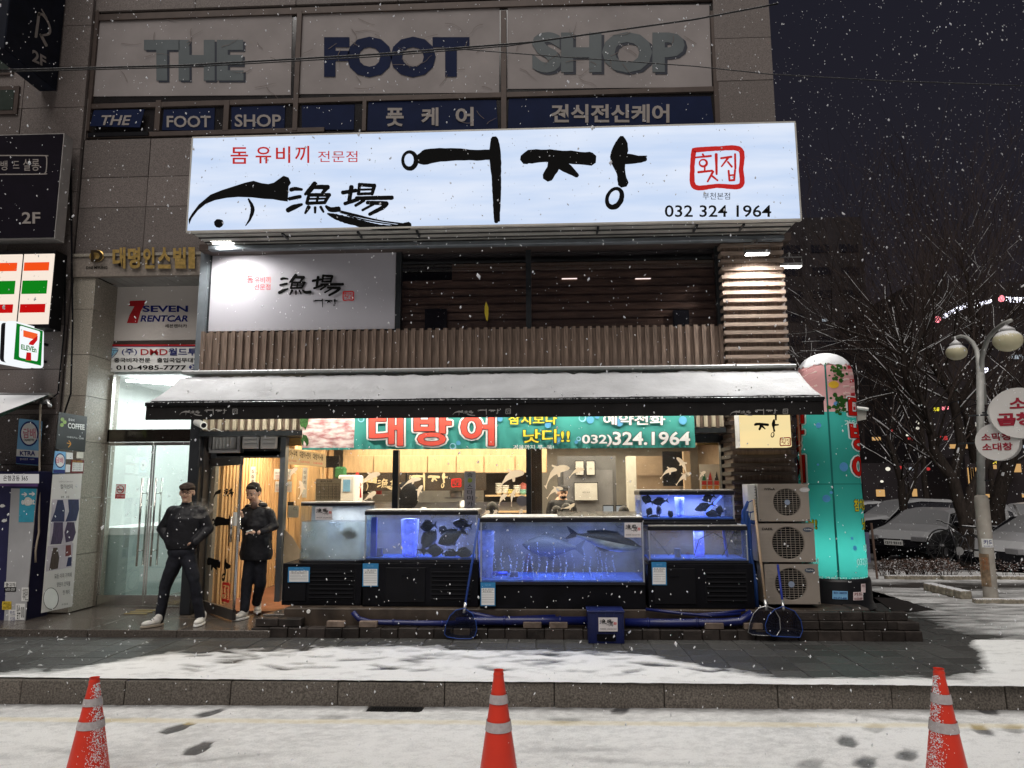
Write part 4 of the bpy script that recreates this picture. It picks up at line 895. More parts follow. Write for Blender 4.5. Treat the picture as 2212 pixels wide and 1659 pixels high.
t = rposter('salon_poster', 'tall white hair salon poster with photos of dyed hair', [(113, 1025), (176, 1023), (154.5, 1310), (88, 1324)], mat('poster_white', (.60, .57, .55), .45, var=.05, scale=3))
rtext('당신을 최고로 만들어드립니다', 127, 157, (1039, 1039), (1042, 1042), crack, t); rtext('컬러성지', 130, 156, (1046, 1046), (1056, 1056), ink, t); rtext('0', 140, 143, (1061, 1061), (1066, 1066), ink, t); rtext('솔뱅드살롱', 131, 149, (1071, 1071), (1076, 1076), ink, t)
def hairs(pts_, m, seed): MB().add([fx3(XR + .0115)(*p) for p in pts_], [tuple(range(len(pts_)))]).build('hair_photo', m, t)
bgm = mat('photo_backdrop', (.45, .40, .44), .5); hb = mat('blue_black_hair', (.016, .018, .07), .35, var=.5, scale=30, stretch=(1, 6, .5)); hv = mat('violet_hair', (.05, .028, .07), .35, var=.5, scale=30, stretch=(1, 6, .5)); hbr = mat('brown_hair_print', (.06, .038, .03), .35, var=.5, scale=30, stretch=(1, 6, .5)); hr = mat('red_hair_print', (.14, .03, .03), .4)
for q_ in ([(111, 1079), (171, 1077), (154, 1174), (105, 1177)], [(101, 1180), (157, 1173), (154, 1225), (97, 1235)]): MB().add([fx3(XR + .0095)(*p) for p in q_], [(0, 1, 2, 3)]).build('photo', bgm, t)
hairs([(122, 1080), (134, 1080), (138, 1100), (137, 1127), (108, 1127), (116, 1105)], hb, 1); hairs([(145, 1079), (168, 1079), (169, 1100), (163, 1125), (139, 1127), (147, 1105)], hb, 2)
hairs([(114, 1128), (134, 1128), (134, 1160), (130, 1175), (107, 1176), (112, 1150)], hv, 3); hairs([(143, 1128), (158, 1128), (162, 1150), (156, 1168), (140, 1172), (137, 1150)], hv, 4)
hairs([(113, 1183), (122, 1183), (126, 1205), (123, 1228), (104, 1232), (108, 1205)], hbr, 5); hairs([(140, 1178), (151, 1177), (152, 1200), (139, 1202)], hr, 6); hairs([(145, 1204), (153, 1203), (152, 1222), (141, 1224)], hb, 7)
rtext('모든 이의 기억에', 117, 154, (1240, 1236), (1250, 1246), ink, t); rtext('영원이 간직될', 122, 151, (1258, 1255), (1268, 1265), ink, t); rtext('첫 헤어.', 135, 151, (1275, 1273), (1285, 1283), ink, t)
strokes([ring(108, 1293, 16, 23, 1.0, 20)], fx3(XR + .0115), ink, t, 'roundel'); MB().add([fx3(XR + .010)(*p) for p in blob(108, 1293, 15.5, 20, 0, ry=22.5)], [tuple(range(20))]).build('roundel_paper', white, t)
rtext('본 건물 2층', 133, 146, (1304, 1302), (1308, 1306), ink, t)
# entrance slab with one step at its edge
slabm = mat('wet_granite_slab', (.085, .072, .062), .20, var=.45, scale=60, bump=.15, bscale=100, spec=.6)
slab = struct(thing('entrance_floor', '', '')); del slab['label']; del slab['category']
for i in range(6):
    x0 = -9.2 + i * 1.02
    for (y0, y1) in ((8.02, 8.72), (8.725, 9.60)):
        MB().box(x0 + .002, x0 + 1.018 if i < 5 else -3.05, y0, y1 - .003, .12, SLAB).build('floor_stone', slabm, slab, bevel=.004)
mt = thing('tactile_mat', 'small yellow dotted mat at the glass door threshold', 'mat', atz(300, 1322, SLAB)); a, b = atz(262, 1328, SLAB), atz(345, 1317, SLAB)
mb = MB(); ym = mat('dull_yellow_rubber', (.22, .16, .04), .7)
MB().box(a.x, b.x, a.y, b.y, SLAB + .001, SLAB + .005).build('base', mat('mat_base', (.07, .06, .05), .7), mt)
for i in range(14):
    for j in range(3): mb.box(a.x + .02 + i * (b.x - a.x) / 14, a.x + .04 + i * (b.x - a.x) / 14, a.y + .02 + j * (b.y - a.y) / 3, a.y + .05 + j * (b.y - a.y) / 3, SLAB + .005, SLAB + .012)
stuff(mb.build('studs', ym, mt))
# ================================================================ AWNING, BANNER, SHOP FRONT
AY = 7.86
aw = thing('awning', 'long awning covered with fresh snow, black valance with small brush logos', 'awning', (-.7, 8.3, 3))
ax0, ax1 = -4.50, 3.02
zt_, zf = 3.20, 2.80
alum_snow = mat('grey_cassette', (.30, .31, .30), .5, .3, snow=.8)
MB().box(ax0, ax1, 8.50, 8.84, 3.245, 3.285).build('cassette_lid', alum_snow, aw, bevel=.01)
MB().tube([(ax0, 8.66, 3.17), (ax1, 8.66, 3.17)], .055, 12).build('roller', darkframe, aw, smooth=True)
slope = (zt_ - zf) / (8.56 - AY)
cb = MB(); n = 60
for i in range(n + 1):
    x = ax0 - .03 + (ax1 - ax0 + .06) * i / n
    for j in range(13):
        t = j / 12; sag = -.035 * math.sin(math.pi * t) + .006 * math.sin(i * .9) * math.sin(math.pi * t)
        cb.v.append((x, 8.58 - (8.58 - AY) * t, zt_ - (zt_ - zf) * t + sag))
for i in range(n):
    for j in range(12): cb.f.append((i * 13 + j, i * 13 + j + 1, (i + 1) * 13 + j + 1, (i + 1) * 13 + j)); cb.mi.append(0)
cl = cb.build('canopy', blackf, aw, smooth=True)
# snow lying on the cloth
X, T = np.meshgrid(np.linspace(ax0 - .028, ax1 + .028, 420), np.linspace(0.02, 1, 60)); Y = 8.58 - (8.58 - AY + .004) * T
edge = np.clip(T / .06 + (fbm(X, T * 0, .12, 5) - .5) * 2.5, 0, 1) * np.clip((1.02 - T) / .03, 0, 1) * np.clip((X - ax0 + .03) / .03, .3, 1) * np.clip((ax1 + .03 - X) / .03, .3, 1)
Z = zt_ - (zt_ - zf) * T - .035 * np.sin(np.pi * T) + .008 + edge * (.018 + .026 * fbm(X, Y, .35, 7)) + .0035 * (vnoise(X, Y, .014, 9) + vnoise(X, Y, .022, 12) - 1)
sm = mat('fallen_snow', (.53, .54, .56), .9, var=.12, scale=3, bump=.5, bscale=160)
mb = MB(); ny, nx = X.shape; mb.v = [tuple(p) for p in np.stack([X.ravel(), Y.ravel(), Z.ravel()], 1)]
mb.f = [(i * nx + j, (i + 1) * nx + j, (i + 1) * nx + j + 1, i * nx + j + 1) for i in range(ny - 1) for j in range(nx - 1)]; mb.mi = [0] * len(mb.f)
mb.build('snow_layer', sm, aw, smooth=True)
MB().box(ax0 - .04, ax1 + .04, AY - .035, AY + .02, zf - .035, zf + .012).build('front_bar', mat('black_bar', (.012, .012, .013), .35, .3, snow=.35), aw, bevel=.008)
vb = MB(); n = 120
for i in range(n + 1):
    x = ax0 - .03 + (ax1 - ax0 + .06) * i / n; w_ = .006 * math.sin(i * .7) + .004 * math.sin(i * 1.9)
    vb.v += [(x, AY - .012 + w_ * .2, zf - .03), (x, AY - .012 + w_, zf - .19)]
vb.f = [(2 * i, 2 * i + 1, 2 * i + 3, 2 * i + 2) for i in range(n)]; vb.mi = [0] * n
vb.build('valance', blackf, aw, smooth=True)
for sx in (ax0 - .02, ax1 + .02): MB().tube([(sx * .99, 8.75, 3.12), (sx * .99, AY, zf - .02)], .018, 6).build('arm', darkframe, aw)
greyp = mat('grey_valance_print', (.26, .25, .24), .6)
for dx in (0, 590, 1189):
    f = pxf(AY - .022, .006); logo_small(aw, f, greyp, greyp, fish=(388 + dx, 886, 436 + dx, 898), eo=(442 + dx, 883, 490 + dx, 896), han=(411 + dx, 887, 433 + dx, 894), st=(502 + dx, 883, 513 + dx, 894))
# banner under the awning
BY = 8.70
bn = thing('fish_banner', 'wide teal banner with big red Korean letters and raw fish photo', 'banner', at(1080, 940, BY))
b0, b1 = at(652, 972, BY), at(1502, 972, BY); bt_ = 2.95
nx, ny = 170, 26; mb = MB()
def bwave(x, z): s = (bt_ - z) / (bt_ - b0.z); return .010 * math.sin(x * 9) * s + .012 * math.sin(x * 31 + z * 14) * s ** 3 + .018 * s ** 6 * math.sin(x * 47)
for j in range(ny + 1):
    for i in range(nx + 1):
        x = b0.x + (b1.x - b0.x) * i / nx; z = bt_ + (b0.z - bt_) * j / ny; mb.v.append((x, BY + bwave(x, z), z))
for j in range(ny):
    for i in range(nx): mb.f.append((j * (nx + 1) + i, (j + 1) * (nx + 1) + i, (j + 1) * (nx + 1) + i + 1, j * (nx + 1) + i + 1)); mb.mi.append(1 if i < nx * .134 and j < ny - 1.5 else 0)
teal = mat('teal_print', (.055, .30, .26), .5, var=.12, scale=2, bump=.06, bscale=14)
sash = mat('raw_fish_print', (.50, .20, .20), .5, col2=(.82, .70, .66), scale=7, det=3, stretch=(1, 1, 3), thr=(.35, .62))
mb.build('cloth', [teal, sash], bn, smooth=True)
f = pxf(BY, .028)
outl, wh, rd = mat('dark_outline_print', (.05, .02, .02), .5), mat('white_print', (.78, .78, .76), .5), mat('coral_red_print', (.70, .10, .07), .45, var=.05)
for s, a, b in (('대', 797, 871), ('방', 894, 975), ('어', 995, 1068)):
    ptext(s, a, b, 893, 963, BY, wh, bn, off=.03, grow=.060, dy=.026); ptext(s, a, b, 893, 963, BY, outl, bn, off=.03, grow=.016, dy=.031); ptext(s, a, b, 893, 963, BY, rd, bn, off=.03, dy=.036)
yel = mat('yellow_print', (.70, .62, .06), .5)
for s, a, b, c, d in (('참치보다', 1098, 1203, 893, 917), ('낫다!!', 1130, 1231, 927, 957)):
    ptext(s, a, b, c, d, BY, outl, bn, off=.02, grow=.03, dy=.026); ptext(s, a, b, c, d, BY, yel, bn, off=.02, dy=.031)
ptext('겨울까지 쭈~욱!', 1108, 1196, 961, 971, BY, wh, bn, off=.015, dy=.03)
for s, a, b, c, d in (('예약전화', 1303, 1437, 895, 918), ('032)', 1257, 1322, 939, 964), ('324.1964', 1323, 1491, 932, 962)):
    ptext(s, a, b, c, d, BY, outl, bn, off=.025, grow=.022, dy=.026); ptext(s, a, b, c, d, BY, wh, bn, off=.025, dy=.031)
bub = mat('blue_bubble_print', (.10, .33, .55), .5)
for x, y, r_ in ((1184, 918, 7), (1202, 950, 10), (1080, 905, 6), (990, 957, 5), (1275, 907, 8), (1338, 912, 9), (1290, 900, 5), (1475, 908, 9), (1245, 955, 4)): poly(blob(x, y, r_, 14, 0), pxf(BY, .020), bub, bn, 'bubble')
for x, y, r_ in ((978, 964, 6), (1258, 903, 7), (780, 905, 6), (1250, 948, 4)): strokes([ring(x, y, r_, r_, 2, 14)], pxf(BY, .022), mat('pale_blue_ring', (.30, .58, .75), .5), bn, 'bubble_ring')
gl = mat('parsley_print', (.03, .09, .02), .6, var=.6, scale=40); poly(blob(658, 908, 9, 14, .35, 3, ry=18), pxf(BY, .020), gl, bn, 'parsley_print'); poly(blob(658, 950, 8, 14, .35, 5, ry=14), pxf(BY, .020), gl, bn, 'parsley_print')
# battens, lamp light under the awning put into their pale colour; header
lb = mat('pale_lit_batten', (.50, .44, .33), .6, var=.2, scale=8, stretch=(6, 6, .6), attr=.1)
for x0, x1 in ((-4.40, -2.90), (1.70, 2.28)):
    MB().box(x0, x1, 8.99, 9.03, 2.56, 3.2).build('backing_board', wood_dark, shop); k = 0
    while x0 + k * .098 < x1 - .04: x = x0 + k * .098; MB().box(x, x + .045, 8.945, 8.988, 2.58, 3.2).build('batten', lb, shop); k += 1
MB().box(-4.42, 2.25, 8.90, 9.34, 2.50, 2.56).build('header', darkframe, shop)
MB().box(-4.42, 2.25, 9.26, 9.34, 2.56, 3.3).build('header', darkframe, shop)
# camera, vents and door frame
GY = 9.28
vt = thing('louvre_vent', 'aluminium framed air intake with upright vanes above the shop door', 'vent', at(485, 953, 9.1)); mb = MB()
VY = 9.10
for q in ((451, 928, 518, 934), (451, 971, 518, 978)): pbox(*q, VY, .12, mb)
for q in ((451, 934, 457, 971), (512, 934, 518, 971)): pbox(*q, VY, .12, mb)
mb.build('frame', alu, vt); pbox(457, 934, 512, 971, VY + .10, .01).build('back', black, vt)
for k in range(6):
    x = 466 + k * 7.6; a = at(x, 953, VY + .04); zz0, zz1 = at(x, 970, VY + .04).z, at(x, 935, VY + .04).z
    MB().obox((a.x, a.y, (zz0 + zz1) / 2), (.004, 0, 0), (.022, .03, 0), (0, 0, (zz1 - zz0) / 2)).build('vane', white, vt)
for i, (x0, x1) in enumerate(((523, 558), (562, 597))):
    v = thing('exhaust_cover', ('square white exhaust cover nearer the louvre vent', 'square white exhaust cover at the door post end')[i], 'vent', at((x0 + x1) / 2, 953, VY), 'white exhaust covers above the shop door')
    pbox(x0, 937, x1, 969, VY + .02, .05).build('body', white, v, bevel=.01)
    for k in range(3): pbox(x0 + 3, 941 + k * 9, x1 - 3, 946.5 + k * 9, VY - .0, .018).build('louvre', white, v, bevel=.003)
pbox(445, 920, 606, 985, VY + .13, .03).build('transom_board', darkframe, shop)
MB().box(-4.56, -4.42, 8.94, 9.40, SLAB, 3.2).build('corner_pillar', mat('black_pillar', (.022, .024, .028), .4), shop, bevel=.01)
mb = MB(); pbox(446, 976, 458, 1318, GY - .06, .10, mb); mb.build('door_frame', greyframe, shop); pbox(600, 925, 611, 1300, GY - .08, .12).build('door_frame', greyframe, shop)
pbox(447, 975, 606, 989, GY - .05, .10).build('door_frame', greyframe, shop)
cc = thing('security_camera', 'small white bullet camera on the dark pillar over the doors', 'camera', at(435, 915, 8.8))
a = at(425, 912, 8.9); b = at(440, 919, 8.72); MB().tube([a, b], .045, 14).build('body', white, cc, smooth=False); MB().tube([b, b + (b - a).normalized() * .004], .032, 12).build('lens', black, cc); MB().tube([a, a + Vector((0, .1, .06))], .02, 8).build('bracket', white, cc)
MB().tube([at(x, y, 8.9) for x, y in ((440, 922), (452, 931), (462, 925), (480, 932))], .005, 5).build('cable', white, cc)
# shop window: mullions, panes with frosted fish
wfm = thing('shop_window', 'wide restaurant window with cream fish shapes stuck on the glass', 'window', at(1080, 1080, GY))
for q in ((846, 972, 858.5, 1240), (1137, 968, 1148, 1240), (1562, 940, 1574, 1240)): pbox(*q, GY - .04, .10).build('mullion', darkframe, wfm)
MB().box(-2.92, 2.25, GY - .04, GY + .06, 2.40, 2.50).build('head_rail', darkframe, wfm)
MB().box(-2.92, 2.25, GY - .05, GY + .08, .49, .62).build('sill', darkframe, wfm)
sgl = glass('shop_glass', (.93, .94, .92), refl=.02, cloud=.012, ccol=(.6, .6, .55), cscale=6)
xsm = [at(611, 1100, GY).x, at(846, 1100, GY).x, at(858.5, 1100, GY).x, at(1137, 1100, GY).x, at(1148, 1100, GY).x, at(1562, 1100, GY).x]
for k in (0, 2, 4): MB().box(xsm[k], xsm[k + 1], GY, GY + .006, .62, 2.40).build('pane', sgl, wfm)
frost = glass('frosted_decal', (.9, .9, .9), refl=0, cloud=1.6, ccol=(.95, .86, .74))
def koi(x0, y0, x1, y1, w, bend=.12, side=1):
    """tail at (x0,y0), head at (x1,y1)"""
    a, b = Vector((x0, y0)), Vector((x1, y1)); d = b - a; L = d.length; n = Vector((-d.y, d.x)).normalized(); pr = ((0, .10), (.10, .06), (.22, .12), (.4, .30), (.6, .46), (.78, .5), (.9, .42), (.97, .26), (1, 0))
    c = lambda t: a + d * t + n * math.sin(t * math.pi) * bend * L
    top = [c(t) + n * w * v for t, v in pr]; bot = [c(t) - n * w * v for t, v in pr[:-1]]
    top.insert(0, a - d * .06 + n * w * .35); bot.insert(0, a - d * .05 - n * w * .25)
    fin = [c(.66) + n * w * .45, c(.56) + n * w * .95, c(.50) + n * w * .85, c(.54) + n * w * .40]; fin2 = [c(.70) - n * w * .45, c(.60) - n * w * .95, c(.56) - n * w * .8, c(.6) - n * w * .42]
    f = pxf(GY, .004); mb = MB()
    P_ = [f(*p) for p in top + bot[::-1]]; mb.add(P_, [tuple(range(len(P_)))])
    for q in (fin, fin2): mb.add([f(*p) - Vector((0, .0006, 0)) for p in q], [(0, 1, 2, 3)])
    mb.build('fish_decal', frost, wfm)
for q in ((626, 1033, 642, 1010, 9, -.1), (645, 1076, 648, 1038, 9, .15), (778, 1052, 821, 1022, 12, -.12), (868, 1054, 910, 1034, 9, -.12), (903, 1080, 912, 1048, 8, -.1), (783, 1083, 812, 1062, 10, 0),
          (1079, 1055, 1132, 1020, 17, -.16), (1078, 1090, 1094, 1067, 9, -.1), (1105, 1092, 1114, 1056, 7, -.1), (1064, 1112, 1074, 1102, 7, 0), (1120, 1113, 1128, 1100, 7, 0),
          (1180, 1050, 1230, 1009, 17, -.2), (1231, 1030, 1262, 1013, 9, -.14), (1183, 1075, 1216, 1054, 10, -.15), (1213, 1098, 1242, 1088, 7, .1), (1042, 1112, 1058, 1104, 8, 0),
          (1428, 1032, 1462, 1014, 10, -.16), (1483, 1028, 1462, 988, 9, .12), (1462, 1046, 1492, 1022, 10, -.1), (1510, 1035, 1524, 1018, 7, -.1)): koi(*q)
poly(blob(1128, 1082, 12, 20, 0), pxf(GY, .005), mat('grey_round_sticker', (.42, .40, .42), .6), wfm, 'round_sticker')
poly([(612, 1140), (632, 1160), (650, 1190), (672, 1205), (672, 1290), (612, 1290)], pxf(GY, .004), mat('tan_film', (.55, .42, .28), .6), wfm, 'lower_film')
# open glass door of the shop
hx, hy = at(450, 1100, GY - .07).x, GY - .07; fp = at(517, 1100, 8.50)
dv = Vector((fp.x - hx, fp.y - hy, 0)); u = dv.normalized(); nn = Vector((-u.y, u.x, 0))
dd = thing('shop_door', 'open glass shop door with black brush decals swung out beside the smoker', 'door', (hx, hy, SLAB)); dz0, dz1 = SLAB + .02, 2.22
A = Vector((hx, hy, 0)); B = A + dv
MB().obox(((A + B) / 2) + Vector((0, 0, (dz0 + .12 + dz1 - .10) / 2)), u * dv.length / 2, nn * .004, (0, 0, (dz1 - dz0 - .22) / 2)).build('pane', glass('door_pane', (.90, .92, .90), refl=.05, cloud=.04, ccol=(.5, .4, .3)), dd)
for z0_, z1_ in ((dz0, dz0 + .12), (dz1 - .10, dz1)): MB().obox((A + B) / 2 + Vector((0, 0, (z0_ + z1_) / 2)), u * dv.length / 2, nn * .022, (0, 0, (z1_ - z0_) / 2)).build('rail', mat('bronze_rail', (.10, .09, .085), .3, .6), dd)
MB().obox(B - u * .012 + Vector((0, 0, (dz0 + dz1) / 2)), u * .012, nn * .012, (0, 0, (dz1 - dz0) / 2 - .1)).build('edge', steel, dd)
dfn = lambda a, b: A + dv * a + Vector((0, 0, dz0 + b * (dz1 - dz0))) + (u.cross(Vector((0, 0, 1)))) * .012
def dst(st, box, dst_, m=ink, rough=.06):
    g = sub(st, box, dst_); g = [[(p[0] * 1000, p[1] * 1000, p[2] * 1000) for p in s] for s in g]
    strokes(g, lambda x, y: dfn(x / 1000, 1 - y / 1000), m, dd, rough=rough)
# brush decals: the two syllables stacked, the fish mark above, the seal below
dst(L_GYO + L_JANGH, B_HAN, (.52, .20, .84, .255)); dst([[(410, 474, 20), (455, 425, 26), (560, 405, 34), (625, 395, 34)]], B_FI, (.20, .21, .68, .27))
dst(L_EO, (868, 294, 1090, 480), (.18, .37, .80, .56)); dst([[(p[0], p[1], p[2] * .9) for p in s] for s in L_JANG], (1124, 294, 1395, 455), (.08, .64, .85, .78))
dst(L_STAMP + L_STAMPT, B_ST, (.62, .79, .86, .90), red)
hl_ = MB(); c = B - u * .09; hl_.tube([c + Vector((0, 0, 1.20)) + nn * .05, c + Vector((0, 0, 1.50)) + nn * .05], .014, 8).tube([c + Vector((0, 0, 1.20)) - nn * .05, c + Vector((0, 0, 1.50)) - nn * .05], .014, 8)
hl_.build('handle', steel, dd, smooth=True); MB().obox(c + Vector((0, 0, 1.47)), u * .035, nn * .02, (0, 0, .08)).build('lock', white, dd)

# ================================================================ INSIDE THE RESTAURANT
IN = thing('restaurant_interior', 'warm plywood lined dining room with kitchen seen through the shop window', 'room', (-1, 11, SLAB))
CZ = 2.60
wl = mat('warm_corrugated_wood', (.50, .33, .17), .45, var=.2, scale=7, stretch=(5, 5, .6), attr=.08)
MB().box(-4.42, 2.9, GY + .06, 13.2, CZ, CZ + .06).build('ceiling', mat('ceiling_paint', (.55, .47, .36), .8), IN)
MB().box(-4.42, 2.9, GY - .2, 13.2, SLAB - .06, SLAB + .03).build('floor', mat('room_floor', (.14, .06, .04), .3, var=.3, scale=4), IN)
MB().box(-4.42, 2.9, 13.2, 13.3, SLAB, CZ).build('back_wall', mat('kitchen_wall', (.42, .40, .36), .5, var=.1), IN)
MB().box(2.80, 2.9, GY + .06, 13.2, SLAB, CZ).build('side_wall', mat('beige_wall', (.45, .34, .24), .6), IN)
# left wall: corrugated wood running back
MB().box(-4.41, -4.36, GY + .1, 11.6, SLAB, CZ).build('side_wall', wl, IN)
for k in range(22):
    y = GY + .16 + k * .105; MB().box(-4.36, -4.32, y, y + .06, SLAB + .03, CZ).build('wood_rib', wl, IN)
MB().box(-4.36, -3.5, 11.5, 11.56, SLAB, CZ).build('partition', wl, IN)
for k in range(9): MB().box(-4.30 + k * .10, -4.24 + k * .10, 11.45, 11.50, SLAB + .03, CZ).build('wood_rib', wl, IN)
xq = lambda px, Y: at(px, 1050, Y).x
# ribs seen between door and window
for k in range(11):
    x = xq(640 + k * 5.2, 10.5); MB().box(x, x + .045, 10.42, 10.46, SLAB + .03, CZ).build('wood_rib', wl, IN)
MB().box(xq(636, 10.5), xq(700, 10.5), 10.46, 10.5, SLAB + .03, CZ).build('partition', wl, IN)
def plate(name, px0, py0, px1, py1, Y, m, par, t=.02, **k): return pbox(px0, py0, px1, py1, Y, t).build(name, m, par, **k)
# upper plywood cupboards
for k, (x0, x1) in enumerate(((740, 806), (807, 862), (863, 923), (924, 985), (986, 1045), (1046, 1112), (1113, 1180))):
    plate('cupboard_door', x0 + .6, 984, x1 - .6, 1021, 11.6, wood_warm, IN, bevel=.004)
MB().box(xq(738, 11.6), xq(1182, 11.6), 11.63, 12.0, at(900, 1021, 11.6).z, CZ).build('cupboard_body', wood_warm, IN)
dk = mat('dark_board', (.040, .028, .020), .5, var=.3)
ob = thing('logo_board', 'dark board with cream brush logo over the kitchen counter', 'sign', at(950, 1040, 11.55)); plate('board', 744, 1022, 1050, 1060, 11.58, dk, ob)
cream = mat('cream_letter', (.62, .50, .30), .6); f = pxf(11.58, .01)
logo_small(ob, f, cream, red, fish=(760, 1028, 880, 1062), eo=(884, 1020, 967, 1060), han=(815, 1034, 870, 1055)); strokes(sub(L_STAMP + L_STAMPT, B_ST, (975, 1034, 996, 1052)), f, red, ob, 'seal_mark')
# kitchen equipment
stl = mat('kitchen_steel', (.45, .45, .46), .3, .8)
plate('counter', 780, 1085, 1140, 1180, 11.9, stl, IN, t=.5); plate('shelf_board', 960, 1074, 1030, 1077, 11.85, stl, IN, t=.3)
def pot(px, py, r_, h, Y, m, label, name='pot', cat='pot'):
    p = at(px, py, Y); t = thing(name, label, cat, p); MB().lathe(p, [(r_ * .9, 0), (r_, .02), (r_, h), (r_ * .94, h), (r_ * .9, .03)], 18).build('body', m, t, smooth=True)
    for s_ in (-1, 1): MB().tube([p + Vector((s_ * r_, 0, h * .7)), p + Vector((s_ * (r_ + .02), 0, h * .65)), p + Vector((s_ * r_, 0, h * .55))], .006, 6).build('handle', m, t)
    return t
pot(985, 1074, .10, .12, 11.8, stl, 'wide steel pot on the shelf beside the vertical banner'); pot(1003, 1110, .11, .22, 11.7, stl, 'tall steel stock pot behind the vertical banner'); pot(915, 1107, .05, .08, 11.2, stl, 'small steel pot at the counter edge')
c = at(877, 1072, 11.3); w_ = thing('wok', 'black wok hanging on the kitchen wall below the logo board', 'wok', c); mb = MB(); mb.ell(c, (.21, .06, .23), 20, 10); mb.build('bowl', black, w_, smooth=True); MB().tube([c + Vector((0, 0, .2)), c + Vector((0, 0, .36))], .015, 6).build('handle', black, w_)
plate('wall_tile_panel', 868, 1060, 1000, 1110, 12.3, mat('white_tile', (.50, .50, .48), .3), IN)
f0 = thing('condiment_rack', 'steel rack with pans and bottles at the kitchen left', 'rack', at(800, 1070, 11.9)); plate('board', 775, 1068, 830, 1070, 11.85, stl, f0, t=.3); plate('red_box', 805, 1059, 822, 1068, 11.85, red, f0, t=.1); plate('pan', 778, 1060, 796, 1067, 11.86, black, f0, t=.1)
# shelf with bowls
sh = thing('bowl_shelf', 'dark shelf recess holding stacked bowls right of the vertical banner', 'shelf', at(1090, 1070, 11.6))
plate('back', 1045, 1022, 1140, 1112, 12.1, dk, sh)
for y in (1069, 1104): plate('board', 1048, y, 1140, y + 3.5, 11.62, wood_warm, sh, t=.4)
bm = mat('bowl_glaze', (.62, .58, .50), .35)
for i, (px, n_, m_) in enumerate(((1033 + 45, 5, bm), (1092, 4, bm), (1104, 2, mat('yellow_bowl', (.5, .42, .12), .4)), (1117, 4, bm), (1130, 2, mat('green_bowl', (.2, .42, .34), .4)))):
    p = at(px, 1069, 11.75)
    for k in range(n_):
        b_ = MB().lathe(p + Vector((0, 0, .034 * k)), [(.028, 0), (.055, .035), (.062, .055), (.056, .05), (.02, .012)], 14).build('bowl', m_, None, smooth=True)
        tag(b_, ('cream bowl in the five high stack nearest the banner', 'cream bowl in the four high stack beside the tallest one', 'yellow bowl of the low stack', 'cream bowl in the stack between yellow and green bowls', 'green bowl at the right end of the shelf')[i] + (', lowest', ', second up', ', third up', ', fourth up', ', topmost')[k], 'bowl', 'bowls stacked on the kitchen shelf')
p = at(1128, 1060, 11.9); b_ = MB().tube([p, p + Vector((.05, 0, .12))], [.12, .05], 12).build('colander', mat('pink_plastic', (.55, .16, .13), .5), None, smooth=True); tag(b_, 'pink colander leaning behind the bowls', 'colander')
# vertical hanging sign
vs = thing('vertical_banner', 'narrow pale vertical banner with stacked Korean letters in the window', 'banner', at(1015, 1065, 9.5)); plate('cloth', 1003, 1018, 1027, 1114, 9.5, mat('lilac_white', (.50, .50, .56), .5), vs, t=.01)
for i, s in enumerate('숨'): ptext(s, 1009, 1021, 1021, 1030, 9.5, ink, vs)
poly(blob(1015, 1038, 5, 12, .1), pxf(9.5, .006), mat('lime_print', (.35, .5, .06), .5), vs, 'emblem')
for i, s in enumerate(('스', '타', '미', '카', '페')): ptext(s, 1009, 1021, 1046 + i * 12.5, 1056 + i * 12.5, 9.5, ink, vs)
# menu board, origin poster, fridge, scrolls
mn_ = thing('menu_board', 'long lit orange menu board with brush writing at the window left', 'sign', at(655, 985, 9.6)); pts = [at(612, 966, 9.5), at(702, 981, 10.4), at(702, 1009, 10.4), at(612, 1002, 9.5)]
MB().prism(pts, (0, .05, 0)).build('board', light_mat('lit_menu', (1, .62, .28), .75), mn_); fn_ = quadfn(pts[3], pts[2], pts[1], pts[0])
for k, s in enumerate(('대방어+우럭', '대광어+연어', '대방어+돔')): text(s, lambda a, b: fn_(a, b, .01), (.04 + k * .32, .30 + k * .32, .48, .92), ink, mn_, .02); text('S 50,000  M 60,000', lambda a, b: fn_(a, b, .01), (.05 + k * .32, .28 + k * .32, .14, .30), redp, mn_)
pu = thing('origin_poster', 'beige food origin table poster taped up behind the round tank', 'poster', at(708, 1065, 9.8)); plate('sheet', 681, 1034, 736, 1100, 9.8, mat('beige_paper', (.55, .48, .37), .6), pu, t=.006)
ptext('원산지 표시판', 692, 718, 1037.5, 1042, 9.8, ink, pu, off=.01); strokes([[(684, y, .5), (733, y, .5)] for y in (1045, 1051, 1058, 1065, 1072, 1078)] + [[(x, 1045, .5), (x, 1078, .5)] for x in (684, 693, 702, 710, 718, 726, 733)], pxf(9.8, .006), ink, pu, 'rule')
for r_ in range(4): ptext('광어 우럭 국산 도미 일본산', 685, 732, 1053 + r_ * 6.7, 1056 + r_ * 6.7, 9.8, ink, pu)
fg = thing('fridge', 'white upright fridge with blue label behind the origin poster', 'fridge', at(748, 1080, 10.6)); plate('body', 728, 1026, 765, 1180, 10.6, white, fg, t=.5, bevel=.02); plate('label', 741, 1036, 756, 1062, 10.58, sky_, fg, t=.01)
gv = thing('green_bag', 'green bag and dark apron hanging above the fridge', 'bag', at(740, 1010, 10.9)); plate('bag', 722, 1008, 746, 1034, 10.9, mat('green_cloth', (.03, .14, .05), .7, bump=.5), gv, t=.1, bevel=.03); plate('apron', 700, 985, 732, 1010, 10.95, black, gv, t=.05)
pc = thing('red_apron', 'red apron hanging by the kitchen entrance', 'apron', at(772, 1050, 10.9)); pprism([(769, 1020), (774, 1020), (779, 1050), (780, 1075), (764, 1075), (766, 1045)], 10.9, .03).build('cloth', redp, pc)
